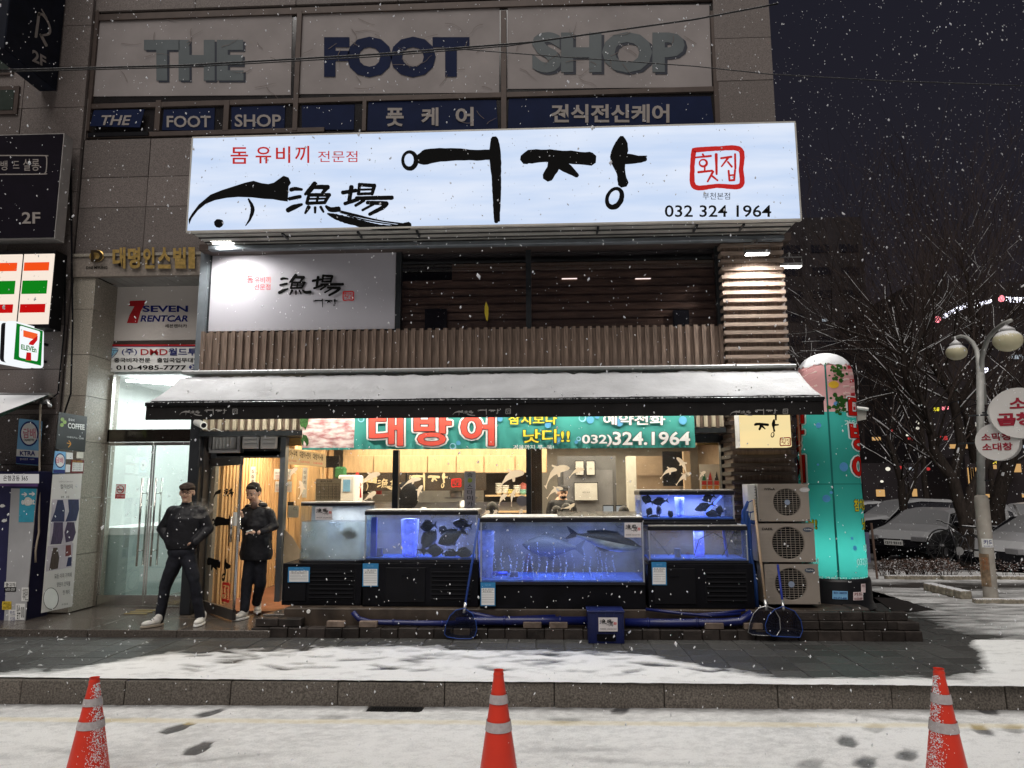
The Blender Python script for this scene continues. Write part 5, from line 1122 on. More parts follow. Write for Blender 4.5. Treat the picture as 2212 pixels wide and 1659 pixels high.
for i, (x, y0, y1) in enumerate(((546, 1008, 1045), (658, 1010, 1075))):
    t = thing('hanging_scroll', ('narrow white scroll on the ribbed wall above the man in the doorway', 'narrow white scroll on the ribbed wall left of the origin poster')[i], 'scroll', at(x, y0, 9.9)); plate('paper', x - 5, y0, x + 5, y1, 9.95, white, t, t=.004)
    for k, s in enumerate('싱싱회'): ptext(s, x - 3, x + 3, y0 + 6 + k * 11, y0 + 14 + k * 11, 9.95, ink, t, off=.01)
for i, (x, y) in enumerate(((600, 1025), (620, 1025), (602, 1052), (622, 1052))):
    t = thing('menu_sheet', ('white menu sheet pinned high next to the door post', 'white menu sheet pinned high on the window side', 'white menu sheet pinned low next to the door post', 'white menu sheet pinned low on the window side')[i], 'menu', at(x, y, 9.8)); plate('paper', x - 8, y - 12, x + 8, y + 11, 9.8, white, t, t=.004); ptext('모듬회 소 중 대', x - 6, x + 6, y - 6, y - 1, 9.8, ink, t); strokes([[(x - 5, y + k, .6), (x + 5, y + k, .6)] for k in (2, 5, 8)], pxf(9.8, .005), redp, t, 'rule')
t = thing('neon_poster', 'small black poster with orange photo below the menu sheets', 'poster', at(627, 1110, 9.7)); plate('sheet', 621, 1084, 634, 1118, 9.7, black, t, t=.004); poly(blob(627.5, 1104, 4, 10, .2, ry=8), pxf(9.7, .004), mat('grill_photo', (.6, .12, .03), .5), t, 'photo')
t = thing('notice', 'pale sheet with letters CL on the window beside the round tank', 'notice', at(630, 1115, 9.35)); plate('sheet', 622, 1092, 645, 1118, 9.34, mat('translucent_sheet', (.60, .55, .48), .6), t, t=.003); ptext('CL', 634, 642, 1096, 1102, 9.34, ink, t)
# right half: wooden post, staff corner
MB().box(xq(1148, 9.7), xq(1171, 9.7), 9.7, 9.9, SLAB, CZ).build('wooden_post', mat('dark_timber', (.075, .042, .024), .5, var=.4, scale=6, stretch=(5, 5, .5)), IN)
plate('grey_partition', 1205, 985, 1332, 1180, 12.2, mat('grey_partition', (.11, .11, .115), .5), IN, t=.05); plate('door_panel', 1218, 1015, 1325, 1180, 12.15, mat('grey_door', (.16, .16, .17), .4), IN, t=.03)
for i, (x0, y0, x1, y1, lab) in enumerate(((1242, 995, 1262, 1027, 'left one of two small framed certificates'), (1266, 995, 1286, 1027, 'right one of two small framed certificates'), (1240, 1042, 1292, 1082, 'large framed white board on the grey partition'))):
    t = thing('framed_notice', lab, 'frame', at(x0, y0, 12)); plate('frame', x0, y0, x1, y1, 12.05, black, t, t=.03); plate('sheet', x0 + 1.5, y0 + 1.5, x1 - 1.5, y1 - 1.5, 12.03, mat('dull_white', (.45, .44, .41), .5), t, t=.015); ptext('주문 안내', x0 + (x1 - x0) * .35, x0 + (x1 - x0) * .65, (y0 + y1) / 2, (y0 + y1) / 2 + 3, 12.03, ink, t)
plate('white_column', 1358, 985, 1376, 1180, 11.4, mat('column_paint', (.50, .48, .42), .5), IN, t=.3); plate('panelled_wall', 1376, 985, 1470, 1180, 12.4, mat('tan_wall', (.26, .19, .13), .6), IN, t=.05)
plate('rail', 1376, 1022, 1470, 1026, 12.3, mat('tan_wall', ()), IN, t=.05); plate('black_screen', 1432, 975, 1478, 1050, 11.2, mat('tv_black', (.01, .01, .012), .15), IN, t=.06)
plate('wood_post', 1480, 975, 1494, 1180, 10.9, mat('pale_timber', (.42, .30, .19), .5), IN, t=.1)
t = thing('totem_painting', 'white hanging cloth painted with red and green totem shapes', 'painting', at(1540, 1040, 10.6)); plate('cloth', 1513, 1003, 1557, 1105, 10.6, mat('linen', (.55, .52, .46), .7), t, t=.01)
cols = [mat('totem_green', (.03, .16, .09), .6), mat('totem_red', (.5, .03, .03), .6), mat('totem_orange', (.55, .2, .04), .6), mat('totem_black', (.02, .03, .04), .6)]
f = pxf(10.6, .008)
for x, c1 in ((1521, 0), (1534, 1), (1548, 3)):
    poly([(x, 1018), (x + 4.5, 1038), (x - 4.5, 1038)], f, cols[c1], t, 'figure'); 
    for k, m_ in enumerate((cols[1], cols[2], cols[1], cols[3], cols[0])): poly([(x - 5, 1039 + k * 10), (x + 5, 1039 + k * 10), (x + 5, 1047.5 + k * 10), (x - 5, 1047.5 + k * 10)], f, m_, t, 'figure')
t = thing('framed_photo', 'small dark framed photo right of the totem cloth', 'frame', at(1562, 1065, 10.8)); plate('frame', 1555, 1035, 1585, 1090, 10.75, wood_warm, t, t=.02); plate('photo', 1559, 1040, 1581, 1085, 10.74, dk, t, t=.008)
MB().box(xq(1500, 9.6), 2.25, 9.34, 9.42, at(1500, 962, 9.4).z - .0, at(1500, 945, 9.4).z).build('rolled_blind', mat('bamboo_blind', (.40, .25, .08), .6, var=.3, scale=30, stretch=(.4, 1, 8)), IN)
MB().box(xq(612, 9.6), xq(660, 9.6), 9.36, 9.42, at(640, 963, 9.4).z, at(640, 930, 9.4).z).build('rolled_blind', mat('bamboo_blind', ()), IN)
for i, (x, lab) in enumerate(((1314, 'tablet computer facing the counter nearer the cook'), (1342, 'tablet computer on the counter beside the white column'))):
    t = thing('tablet', lab, 'tablet', at(x, 1105, 10.6)); plate('case', x - 12, 1091, x + 12, 1111, 10.6, black, t, t=.02); plate('screen', x - 10.5, 1093, x + 10.5, 1109, 10.595, light_mat('tablet_screen', (.8, .82, .85), .45), t, t=.004)
# seated guests near the glass: only the tops of their heads show
hairm = mat('black_hair', (.015, .012, .011), .5, var=.4, scale=30, bump=.4); skin = mat('skin', (.62, .40, .29), .5, var=.06, scale=12)
for i, (x, y, r_, lab) in enumerate(((1202, 1112, .10, 'seated guest with dark hair seen behind the big tank lid, nearer the timber post'), (1224, 1108, .11, 'seated guest with round head beside the first one'), (1348, 1112, .10, 'seated guest whose hair shows below the tablets'), (1063, 1105, .11, 'seated guest with short hair behind the second tank'), (677 - 10, 1170, .12, 'guest in dark clothes behind the round tank'))):
    p = at(x, y, 9.95); t = thing('person', lab, 'person', p + Vector((0, 0, -.7)), 'guests seated inside'); mb = MB().ell(p, (r_ * .75, r_ * .9, r_ * 1.1), 14, 10); mb.ell(p + Vector((0, .02, -.36)), (.20, .12, .26), 12, 8).build('body', black if i != 1 else mat('grey_shirt', (.12, .12, .13), .8), t, smooth=True); MB().ell(p + Vector((0, .01, .015)), (r_ * .8, r_ * .95, r_ * 1.12), 14, 10).build('hair', hairm, t, smooth=True)
# ceiling lamps
dl = light_mat('downlight', (1, .88, .68), 14)
for i, (px, py, Y) in enumerate(((825, 982, 11.0), (963, 981, 11.0), (1143, 981, 11.0), (1200, 980, 10.9), (1269, 980, 11.0), (1355, 981, 11.0), (1420, 978, 10.9), (640, 1010, 11.4))):
    x = at(px, 980, Y).x if i < 7 else -3.7
    t = thing('ceiling_lamp', 'round warm recessed ceiling lamp, ' + ('leftmost over the kitchen', 'second from the left over the kitchen', 'just left of the timber post', 'just right of the timber post', 'above the framed notices', 'above the white column', 'beside the black screen', 'above the doorway')[i], 'lamp', (x, Y, CZ - .01), 'recessed ceiling lamps'); MB().lathe((x, Y, CZ - .022), [(.09, 0), (.09, .02)], 20).build('rim', white, t); MB().lathe((x, Y, CZ - .026), [(.072, 0), (.072, .003)], 18).build('diffuser', dl, t)
def area(name, loc, sx, sy, e, col, rot=(0, 0, 0), spread=None):
    l_ = D.lights.new(name, 'AREA'); l_.shape = 'RECTANGLE'; l_.size = sx; l_.size_y = sy; l_.energy = e; l_.color = col; o = D.objects.new(name, l_); COL.objects.link(o); o.location = loc; o.rotation_euler = rot
    if spread: l_.spread = spread
    return o
area('dining_light', (-.6, 11.0, CZ - .03), 5.0, 2.6, 290, (1, .86, .66)); area('door_light', (-3.9, 10.1, CZ - .03), .6, 1.4, 70, (1, .80, .55))
# LED strip under the awning cassette washing the banner and battens
ls = thing('led_strip', 'thin white strip lamp under the awning above the banner', 'lamp', (-1, 8.5, 3.0)); MB().box(-4.2, 2.3, 8.36, 8.39, 2.985, 3.0).build('housing', alu, ls); MB().box(-4.19, 2.29, 8.365, 8.385, 2.980, 2.984).build('diffuser', light_mat('led_white', (1, .97, .88), 3.5), ls)
area('led_wash', (-.95, 8.375, 2.975), 6.4, .05, 55, (1, .95, .84), rot=(R(25), 0, 0))
# ================================================================ PLINTH, TANKS, EQUIPMENT IN FRONT
conc = mat('shaded_wet_concrete', (.050, .037, .028), .5, var=.5, scale=5, bump=.3, bscale=60, stretch=(1, 1, .4))  # shade around the plinth put into the concrete colour
PZ = .49
px_ = at(560, 1325, 8.2).x
ph = thing('plinth', 'stained concrete plinth carrying the fish tanks', 'plinth', (-.3, 8.6, .2))
mb = MB(); mb.box(at(612, 1310, 8.2).x, 4.0 - .62, 8.22, 9.24, .1, PZ).build('block', conc, ph, bevel=.012)
mb = MB(); mb.prism([(px_, 8.30, .1), (at(612, 1310, 8.2).x - .004, 8.30, .1), (at(612, 1310, 8.2).x - .004, 9.22, .1), (px_ + .25, 9.22, .1)], (0, 0, .31)); mb.build('landing_stone', slabm, ph, bevel=.01)
MB().tube([at(666, 1321, 8.21), at(666, 1321, 8.21) + Vector((0, .03, 0))], .022, 14).build('drain_pipe_end', white, ph)
# brick course at the foot of the plinth
brick = mat('shaded_wet_block', (.030, .024, .021), .55, var=.5, scale=7, bump=.5, bscale=60, attr=.3)  # blocks darkened to carry the shade at the plinth foot
bs_ = thing('block_kerb', 'row of wet, shade-darkened paving blocks laid along the foot of the plinth', 'kerb blocks', (0, 8.12, .2))
xa_, xb_ = at(541, 1365, 8.05).x, at(1986, 1365, 8.12).x
x = xa_
while x < xb_ - .05:
    w_ = RS.choice((.19, .21, .24)); h = .105 + RS.uniform(-.004, .004); y = 8.05 + RS.uniform(-.012, .012)
    MB().box(x + .003, min(x + w_, xb_) - .003, y, 8.20, PAV - .01, PAV + h).build('block', brick, bs_, bevel=.006); x += w_
x = xa_ + .03                                     # second course, at both ends
while x < at(640, 1330, 8.1).x: MB().box(x + .003, x + .26, 8.09 + RS.uniform(-.01, .01), 8.215, PAV + .11, PAV + .195).build('block', brick, bs_, bevel=.006); x += .265
x = at(1720, 1330, 8.1).x
while x < at(1940, 1330, 8.15).x:
    for j in range(2): MB().box(x + .003, x + .235, 8.09 + RS.uniform(-.01, .01) + j * .03, 8.215, PAV + .11 + j * .09, PAV + .198 + j * .09).build('block', brick, bs_, bevel=.006)
    x += .24
MB().box(xb_ - .24, xb_ - .01, 8.08, 8.32, PAV + .108, PAV + .19).build('block', brick, bs_, bevel=.006)
xe = 4.0 - .62
sb = MB(); sb.box(xe + .004, xb_ - .12, 8.235, 9.6, .1, PAV + .20).build('block_step', brick, bs_, bevel=.02)
sb = MB(); sb.box(xe + .004, xb_ - .42, 8.30, 9.5, PAV + .203, PAV + .30).build('block_step', brick, bs_, bevel=.02)
for i, (px, lab) in enumerate(((727, 'loose brick under the hose below the round tank'), (797, 'loose brick beside the start of the blue pipe'), (1150, 'pale loose brick behind the landing net pole foot'), (1541, 'light loose brick under the blue hoses below the empty tank'), (1625, 'loose brick at the right end of the blue hoses'), (1206, 'pale brick half hidden between net and crate'))):
    p = at(px, 1340, 8.10); b_ = MB().box(p.x - .10, p.x + .10, 8.055, 8.13, PAV + .112, PAV + .178).build('brick', mat('loose_brick', (.16, .12, .095), .7, var=.3, scale=12, bump=.3, attr=.25), None, bevel=.006); tag(b_, lab, 'brick')  # brick colour lowered for the shade at the plinth
# pipes and hoses
bl = mat('blue_hose', (.006, .011, .085), .35, var=.2, spec=.5)  # blue darkened, shade below the tanks is in the colour
def pipe(name, label, px, Y, r_, m=bl, cat='pipe', rings=True):
    P_ = [at(x, y, Y) for x, y in px]; t = thing(name, label, cat, P_[0]); MB().tube(P_, r_, 10).build('pipe', m, t, smooth=True)
    if rings:
        for a, b in zip(P_[:-1], P_[1:]):
            if (b - a).length > .3:
                c = a.lerp(b, .5); d_ = (b - a).normalized() * .012; MB().tube([c - d_, c + d_], r_ * 1.18, 10).build('coupling', m, t, smooth=True)
    return t
pipe('drain_pipe', 'thin blue pipe running from the round tank to the landing net', [(762, 1322), (775, 1337), (800, 1344), (900, 1346), (1010, 1347)], 8.14, .030)
pipe('drain_pipe', 'thick blue pipe running from the landing net to the crate', [(985, 1343), (1030, 1341), (1150, 1341), (1270, 1341)], 8.13, .046)
pipe('drain_pipe', 'upper blue hose curving down behind the net into the thick pipe', [(1000, 1322), (1040, 1330), (1080, 1338), (1200, 1333)], 8.17, .028)
pipe('drain_pipe', 'thick blue pipe running right from the crate to the wooden net pole', [(1350, 1345), (1450, 1346), (1560, 1345), (1600, 1342), (1625, 1325)], 8.13, .046)
pipe('hose', 'dark hose sagging above the thick pipe right of the crate', [(1395, 1316), (1470, 1325), (1530, 1330), (1600, 1326)], 8.17, .016, rings=False)
pipe('hose', 'second dark hose below the empty tank cabinet', [(1420, 1318), (1500, 1328), (1560, 1324), (1610, 1318)], 8.18, .014, rings=False)
for k, (dx, lab) in enumerate(((0, 'blue hose rising beside the compressor stack, nearest the tank'), (7, 'blue hose rising beside the compressor stack, middle one'), (14, 'blue hose rising beside the compressor stack, nearest the units'))):
    pipe('hose', lab, [(1622 + dx, 1320), (1618 + dx, 1260), (1608 + dx, 1200), (1604 + dx, 1140), (1606 + dx, 1105), (1616 + dx * .6, 1085 + k * 22), (1630, 1078 + k * 26)], 8.42, .022, m=mat('bright_blue_hose', (.02, .06, .22), .4), rings=False)
# ---------------- tanks
tg = glass('tank_glass', (.90, .95, .97), refl=.05, cloud=.010, ccol=(.7, .8, .9), cscale=9)
turbid = glass('turbid_water', (.80, .86, .84), refl=0, cloud=.45, ccol=(.62, .66, .64), cscale=2.2)
bluew = glass('blue_water', (.84, .88, .98), refl=0, cloud=.022, ccol=(.55, .60, .80), cscale=2.5)
clearw = glass('clear_water', (.90, .93, .96), refl=0, cloud=.03, ccol=(.6, .65, .8), cscale=3)
silic = mat('tank_frame', (.010, .010, .014), .3); froth = glass('bubble_column', (.8, .85, 1), refl=0, cloud=.75, ccol=(.45, .50, .95), cscale=14)  # blue LED glow put into the bubble columns' haze colour
backp = mat('tank_back_film', (.30, .32, .42), .6, var=.25, scale=2)
bed = mat('blue_tank_floor', (.05, .12, .45), .6, var=.2, scale=9)
bled = light_mat('blue_led', (.10, .16, 1.0), 3)
def tank(label, x0, x1, yf, dep, z0, z1, water, lvl=.9, back=None, lidx=None, led=None, ledw=14, lidsnow=True):
    t = thing('fish_tank', label, 'fish tank', ((x0 + x1) / 2, yf + dep / 2, z0)); g = .012
    MB().box(x0, x1, yf, yf + g, z0, z1).build('front_pane', tg, t); MB().box(x0, x0 + g, yf + g, yf + dep - g, z0, z1).build('side_pane', tg, t); MB().box(x1 - g, x1, yf + g, yf + dep - g, z0, z1).build('side_pane', tg, t)
    MB().box(x0, x1, yf + dep - g, yf + dep, z0, z1).build('back_pane', back or tg, t)  # frosted backs added to catch the tank light
    MB().box(x0 + g, x1 - g, yf + g, yf + dep - g, z0, z0 + .018).build('floor', bed, t)
    zt__ = z0 + (z1 - z0) * lvl
    mb = MB().box(x0 + .02, x1 - .02, yf + .02, yf + dep - .02, z0 + .022, zt__); mb.f = mb.f[2:]; mb.mi = mb.mi[2:]; mb.build('water', water, t)
    MB().box(x0 - .008, x1 + .008, yf - .008, yf + dep + .008, z1, z1 + .045).build('lid_frame', silic, t, bevel=.004)
    MB().box(x0 + .0, x1 - .0, yf + .0, yf + dep, z1 + .0455, z1 + .060).build('lid', mat('frosted_lid', (.34, .31, .28), .35, var=.25, scale=4, snow=.35), t, bevel=.004)
    MB().box(x0 - .004, x1 + .004, yf - .004, yf + dep, z0 - .03, z0 - .001).build('base_frame', silic, t)
    for xx in (x0, x1 - .014): MB().box(xx - .001, xx + .014, yf - .002, yf - .0005, z0, z1).build('corner_seal', mat('pale_seal', (.30, .32, .36), .4), t)
    if led:
        MB().tube([(x0 + .05, yf + dep * .5, z1 + .02), (x1 - .05, yf + dep * .5, z1 + .02)], .010, 8).build('led_tube', bled, t)
        area('tank_light', ((x0 + x1) / 2, yf + dep * .5, z1 - .03), (x1 - x0) * .8, .06, ledw, (.56, .62, 1.0))
        area('tank_light', ((x0 + x1) / 2, yf + dep * .5, z0 + .05), (x1 - x0) * .8, .06, ledw * .5, (.12, .20, 1.0), rot=(math.pi, 0, 0))
    return t
def column(t, x, y, z0, z1, r_, m=froth):
    MB().lathe((x, y, z0), [(r_ * .85, 0), (r_, (z1 - z0) * .4), (r_ * 1.15, (z1 - z0) * .98), (r_ * .6, z1 - z0)], 18, cap=False).build('bubble_column', m, t, smooth=True)
bubm = mat('air_bubble', (.55, .65, 1.), .1, spec=.9)
def streams(t, pts, seed=0, n=26):
    rs = random.Random(seed); mb = MB()
    for (x, y, z0, h) in pts:
        ph_ = rs.uniform(0, 6)
        for k in range(n):
            z = z0 + h * rs.random() ** 1.2; r_ = rs.uniform(.0035, .0078); mb.ell((x + .012 * math.sin(z * 18 + ph_) + rs.uniform(-.008, .008), y + rs.uniform(-.01, .01), z), (r_, r_, r_), 5, 3)
    stuff(mb.build('air_bubbles', bubm, t))
fdark = mat('dark_fish_skin', (.010, .011, .016), .4, var=.4, scale=14); fsilv = mat('silver_fish_skin', (.42, .46, .56), .3, .2, var=.4, scale=8, stretch=(1, 1, 3)); fback = mat('blue_grey_fish_back', (.02, .03, .07), .35, .2)
fstr = mat('striped_fish_skin', (.30, .30, .28), .4, col2=(.04, .04, .045), thr=(.47, .53), scale=1, det=0)
FISHN = 0
def fish(x, y, z, L, h, ang=0., yaw=0., m=fdark, label='', group=None, w=.28, back=None, stripes=0):
    """head towards +x before rotation"""
    prof = ((0, .02), (.06, .30), (.16, .62), (.30, .92), (.45, 1.), (.60, .84), (.75, .50), (.88, .20), (.94, .16)); n = 12; t = thing('fish', label, 'fish', (x, y, z), group)
    M = Matrix.Translation((x, y, z)) @ Matrix.Rotation(yaw, 4, 'Z') @ Matrix.Rotation(-ang, 4, 'Y'); mb = MB(); P_ = lambda a, b, c: M @ Vector((a, b, c))
    for s, r_ in prof:
        for j in range(n):
            a = 6.2832 * j / n; mb.v.append(tuple(P_(L * (.5 - s), math.cos(a) * r_ * h * w, math.sin(a) * r_ * h * .5 * (1 if math.sin(a) > 0 else 1.05))))
    k = len(prof)
    for i in range(k - 1):
        for j in range(n):
            up = math.sin(6.2832 * (j + .5) / n) > .25
            mb.f.append((i * n + j, i * n + (j + 1) % n, (i + 1) * n + (j + 1) % n, (i + 1) * n + j)); mb.mi.append(2 if stripes and i in (1, 3, 5, 6) and i % 2 == 1 else (1 if back and up else 0))
    mb.f.append(tuple(range(n))[::-1]); mb.mi.append(0)
    mb.build('body', [m, back or m, fdark], t, smooth=True)
    e = .004
    def fin(name, pts_, mm=None): MB().prism([P_(a * L, -e, b * h) for a, b in pts_], (M.to_3x3() @ Vector((0, 2 * e, 0)))).build(name, mm or back or m, t)
    fin('tail_fin', [(-.42, .08), (-.56, .34), (-.60, .38), (-.53, .0), (-.60, -.38), (-.56, -.34), (-.42, -.08)]); fin('dorsal_fin', [(.18, .46), (.12, .62), (-.10, .56), (-.30, .34), (-.30, .22), (.1, .42)]); fin('belly_fin', [(.08, -.47), (-.02, -.66), (-.14, -.46)])
    MB().ell(P_(L * .40, -h * w * .42, h * .06), (h * .05, h * .03, h * .05), 8, 6).build('eye', mat('fish_eye', (.5, .5, .45), .2), t, smooth=True)
    return t
def stand(label, x0, x1, yf, dep, z1, louv=None, notice=None, door=None):
    t = thing('tank_cabinet', label, 'cabinet', ((x0 + x1) / 2, yf + dep / 2, PZ)); MB().box(x0, x1, yf, yf + dep, PZ + .002, z1).build('body', black, t, bevel=.006)
    if louv:
        a, b = louv; MB().box(a, b, yf - .006, yf - .001, PZ + .06, z1 - .06).build('grille_frame', mat('black_plastic', (.007, .007, .009), .45, spec=.12), t)
        for k in range(7): z = PZ + .09 + k * (z1 - PZ - .19) / 6; MB().obox(((a + b) / 2, yf - .012, z), ((b - a) / 2 - .02, 0, 0), (0, .010, -.006), (0, .002, .008)).build('louvre', MATS['black_plastic'], t)
    for dx in (door or ()):
        MB().box(dx[0], dx[1], yf - .012, yf - .001, PZ + .05, z1 - .05).build('door', MATS['black_plastic'] if 'black_plastic' in MATS else black, t, bevel=.004)
        MB().box((dx[0] + dx[1]) / 2 - .05, (dx[0] + dx[1]) / 2 + .05, yf - .022, yf - .012, z1 - .14, z1 - .13).build('handle', black, t)
    return t
def price_card(label, px0, py0, px1, py1, Y):
    t = thing('price_card', label, 'price card', at(px0, py0, Y)); pbox(px0, py0, px1, py1, Y - .008, .004).build('card', mat('card_blue', (.03, .20, .42), .5), t); f = pxf(Y - .008, .003); h = py1 - py0; w_ = px1 - px0
    poly([(px0 + w_ * .06, py0 + h * .24), (px1 - w_ * .06, py0 + h * .24), (px1 - w_ * .06, py1 - h * .04), (px0 + w_ * .06, py1 - h * .04)], f, white, t, 'paper')
    ptext('오늘의 횟감', px0 + w_ * .3, px1 - w_ * .3, py0 + h * .07, py0 + h * .15, Y - .008, sky_, t)
    strokes([[(px0 + w_ * .1, py0 + h * k, .5), (px1 - w_ * .1, py0 + h * k, .5)] for k in (.33, .43, .53, .63, .73, .83)], lambda x, y: f(x, y) - Vector((0, .002, 0)), mat('grey_ink', (.2, .2, .22), .6), t, 'rule')
    ptext('품 종  원산지', px0 + w_ * .15, px1 - w_ * .15, py0 + h * .265, py0 + h * .315, Y - .01, ink, t); ptext('광어 중국산', px0 + w_ * .15, px1 - w_ * .25, py0 + h * .36, py0 + h * .41, Y - .01, ink, t)
    return t
def shop_sticker(par, px0, py0, px1, py1, Y):
    f0 = pxf(Y, .002); poly([(px0, py0), (px1, py0), (px1, py1), (px0, py1)], f0, mat('sticker_paper', (.62, .58, .58), .5), par, 'sticker'); f = pxf(Y, .004); w_ = px1 - px0; h = py1 - py0
    strokes(sub(L_GYO + L_JANGH, B_HAN, (px0 + w_ * .06, py0 + h * .12, px1 - w_ * .22, py0 + h * .48)), f, ink, par); strokes(sub(L_EO + L_JANG, B_EO, (px0 + w_ * .42, py0 + h * .48, px1 - w_ * .22, py0 + h * .66)), f, ink, par); strokes(sub(L_STAMP + L_STAMPT, B_ST, (px1 - w_ * .2, py0 + h * .34, px1 - w_ * .06, py0 + h * .52)), f, red, par, 'seal_mark')
    ptext('예약전화 : 032)324.1964', px0 + w_ * .08, px1 - w_ * .06, py1 - h * .22, py1 - h * .12, Y - .002, ink, par, off=.01)
X_ = lambda px, Y: at(px, 1200, Y).x
Zp = lambda py, Y: at(1100, py, Y).z
# T1 round fronted tank
YT1 = 8.42; x0, x1 = X_(638, YT1), X_(790, YT1); z0, z1 = Zp(1211, YT1), Zp(1092, YT1)
t1 = thing('fish_tank', 'cloudy tank with rounded ends and brush logo sticker holding striped fish', 'fish tank', ((x0 + x1) / 2, YT1 + .25, z0))
def rrect(x0, x1, y0, y1, r_, n=7):
    o = []
    for cx, cy, a0 in ((x1 - r_, y0 + r_, -90), (x1 - r_, y1 - r_, 0), (x0 + r_, y1 - r_, 90), (x0 + r_, y0 + r_, 180)):
        for k in range(n + 1): a = R(a0 + 90 * k / n); o.append((cx + r_ * math.cos(a), cy + r_ * math.sin(a)))
    return o
def wall_ring(poly2, z0, z1): mb = MB(); n = len(poly2); mb.v = [(x, y, z) for z in (z0, z1) for x, y in poly2]; mb.f = [(i, (i + 1) % n, n + (i + 1) % n, n + i) for i in range(n)]; mb.mi = [0] * n; return mb
pr = rrect(x0, x1, YT1, YT1 + .50, .17); wall_ring(pr, z0, z1).build('pane', tg, t1, smooth=True)
wall_ring(rrect(x0 + .012, x1 - .012, YT1 + .012, YT1 + .488, .16), z0 + .01, z0 + (z1 - z0) * .70).build('water', turbid, t1, smooth=True)
MB().prism([(x, y, z0 + (z1 - z0) * .70) for x, y in rrect(x0 + .012, x1 - .012, YT1 + .012, YT1 + .488, .16)], (0, 0, .003)).build('water_surface', clearw, t1)
for nm_, za, zb_, m_ in (('lid_frame', z1, z1 + .03, silic), ('lid', z1 + .031, z1 + .045, MATS['frosted_lid'] if 'frosted_lid' in MATS else mat('frosted_lid', (.34, .31, .28), .35, var=.25, scale=4, snow=.35)), ('base_frame', z0 - .025, z0 - .001, silic)):
    MB().prism([(x, y, za) for x, y in rrect(x0 - .008, x1 + .008, YT1 - .008, YT1 + .508, .18)], (0, 0, zb_ - za)).build(nm_, m_, t1)
MB().box(x0 + .02, x1 - .02, YT1 + .47, YT1 + .48, z0, z1).build('back_film', mat('frosted_back_film', (.42, .42, .40), .6, var=.2), t1)  # diffuse back added to catch light in the tank
shop_sticker(t1, 681, 1095, 718, 1123, YT1 - .002)
column(t1, X_(722, 8.6), 8.62, z0 + .02, z0 + (z1 - z0) * .69, .085, glass('pale_bubble_column', (.9, .92, .95), 0, .45, (.62, .68, .80), 14))
area('tank_light', ((x0 + x1) / 2 + .1, YT1 + .25, z1 - .02), .5, .1, 5, (.85, .9, 1)); 
fish(X_(753, 8.5), 8.47, Zp(1152, 8.47), .24, .13, ang=R(-4), m=fstr, label='striped fish swimming in the cloudy round ended tank, upper one', stripes=1)
fish(X_(677, 8.5), 8.50, Zp(1192, 8.5), .26, .12, ang=R(-8), m=mat('shadowy_fish_skin', (.13, .13, .12), .5), label='blurred striped fish near the floor of the cloudy tank', stripes=1)
# T2
YT2 = 8.36; x0, x1 = X_(787, YT2), X_(1031, YT2); z0, z1 = Zp(1209, YT2), Zp(1112, YT2)
t2 = tank('blue lit tank with a wide bubble column and dark fish', x0, x1, YT2, .52, z0, z1, bluew, led=1, ledw=9, back=glass('back_glass_tint', (.6, .65, .72), 0, .45, (.58, .58, .60), 3))
column(t2, X_(884, 8.55), 8.56, z0 + .02, z0 + (z1 - z0) * .9, .095)
MB().box(X_(800, 8.5), X_(812, 8.5), 8.5, 8.54, z0 + .02, z1 - .03).build('filter_tube', mat('translucent_blue_pipe', (.06, .10, .45), .3), t2); MB().lathe((X_(820, 8.5), 8.5, z0 + .02), [(.035, 0), (.035, .10)], 14).build('filter_cup', mat('grey_cup', (.15, .16, .25), .4), t2)
streams(t2, [(X_(p, 8.5), 8.50, z0 + .02, .16) for p in (903, 985, 1000, 1012, 1022, 960)], 3, 16)
for i, (px, py, L, h, a, yw, lab) in enumerate(((925, 1136, .20, .13, -8, 2.9, 'dark fish at the upper left of the dark shoal in the blue tank'), (926, 1166, .30, .17, 55, .5, 'dark fish standing upright in the middle of the blue tank'), (996, 1133, .22, .12, 10, 3.3, 'dark fish under the lid at the right of the blue tank'), (975, 1160, .34, .17, -25, 3.0, 'largest dark fish in the blue tank'), (938, 1190, .22, .13, 0, .2, 'dark fish low on the blue tank floor beside the bubble column'), (972, 1198, .20, .10, 3, 3.4, 'dark fish lying on the blue tank floor, middle one'), (1002, 1194, .22, .12, -5, .3, 'dark fish lying on the blue tank floor at its right end'), (957, 1146, .16, .10, 35, 2.6, 'small dark fish behind the shoal in the blue tank'))):
    fish(X_(px, 8.52), 8.46 + .05 * (i % 3), Zp(py, 8.5), L, h, R(a), yw, label=lab, group='dark fish in the blue tank')
# T3 the large middle tank
YT3 = 8.20; x0, x1 = X_(1038, YT3), X_(1391, YT3); z0, z1 = Zp(1257, YT3), Zp(1128, YT3)
t3 = tank('largest fish tank in the middle with streams of bubbles and one big silver fish', x0, x1, YT3, .80, z0, z1, bluew, led=1, ledw=14, lvl=.93, back=glass('dim_back_glass', (.5, .55, .6), 0, .55, (.42, .44, .46), 3))
shop_sticker(t3, 1349, 1129, 1385, 1161, YT3 - .002)
streams(t3, [(X_(p, 8.3), 8.34 + .05 * (i % 3), z0 + .02, (.30, .36, .26, .42)[i % 4]) for i, p in enumerate((1068, 1083, 1100, 1114, 1128, 1140, 1150, 1163, 1180, 1196, 1209, 1222, 1238, 1262, 1277, 1290, 1300, 1312, 1326))], 5, 30)
fish(X_(1312, 8.27), 8.272, Zp(1168, 8.27), .80, .20, ang=R(-11), m=fsilv, back=fback, label='big silver yellowtail swimming right in the largest tank', w=.34)
fish(X_(1190, 8.8), 8.82, Zp(1180, 8.8), .70, .26, ang=R(3), yaw=3.14, m=mat('faint_fish_skin', (.06, .07, .08), .5), label='large pale fish faintly seen behind the bubble streams', w=.3)
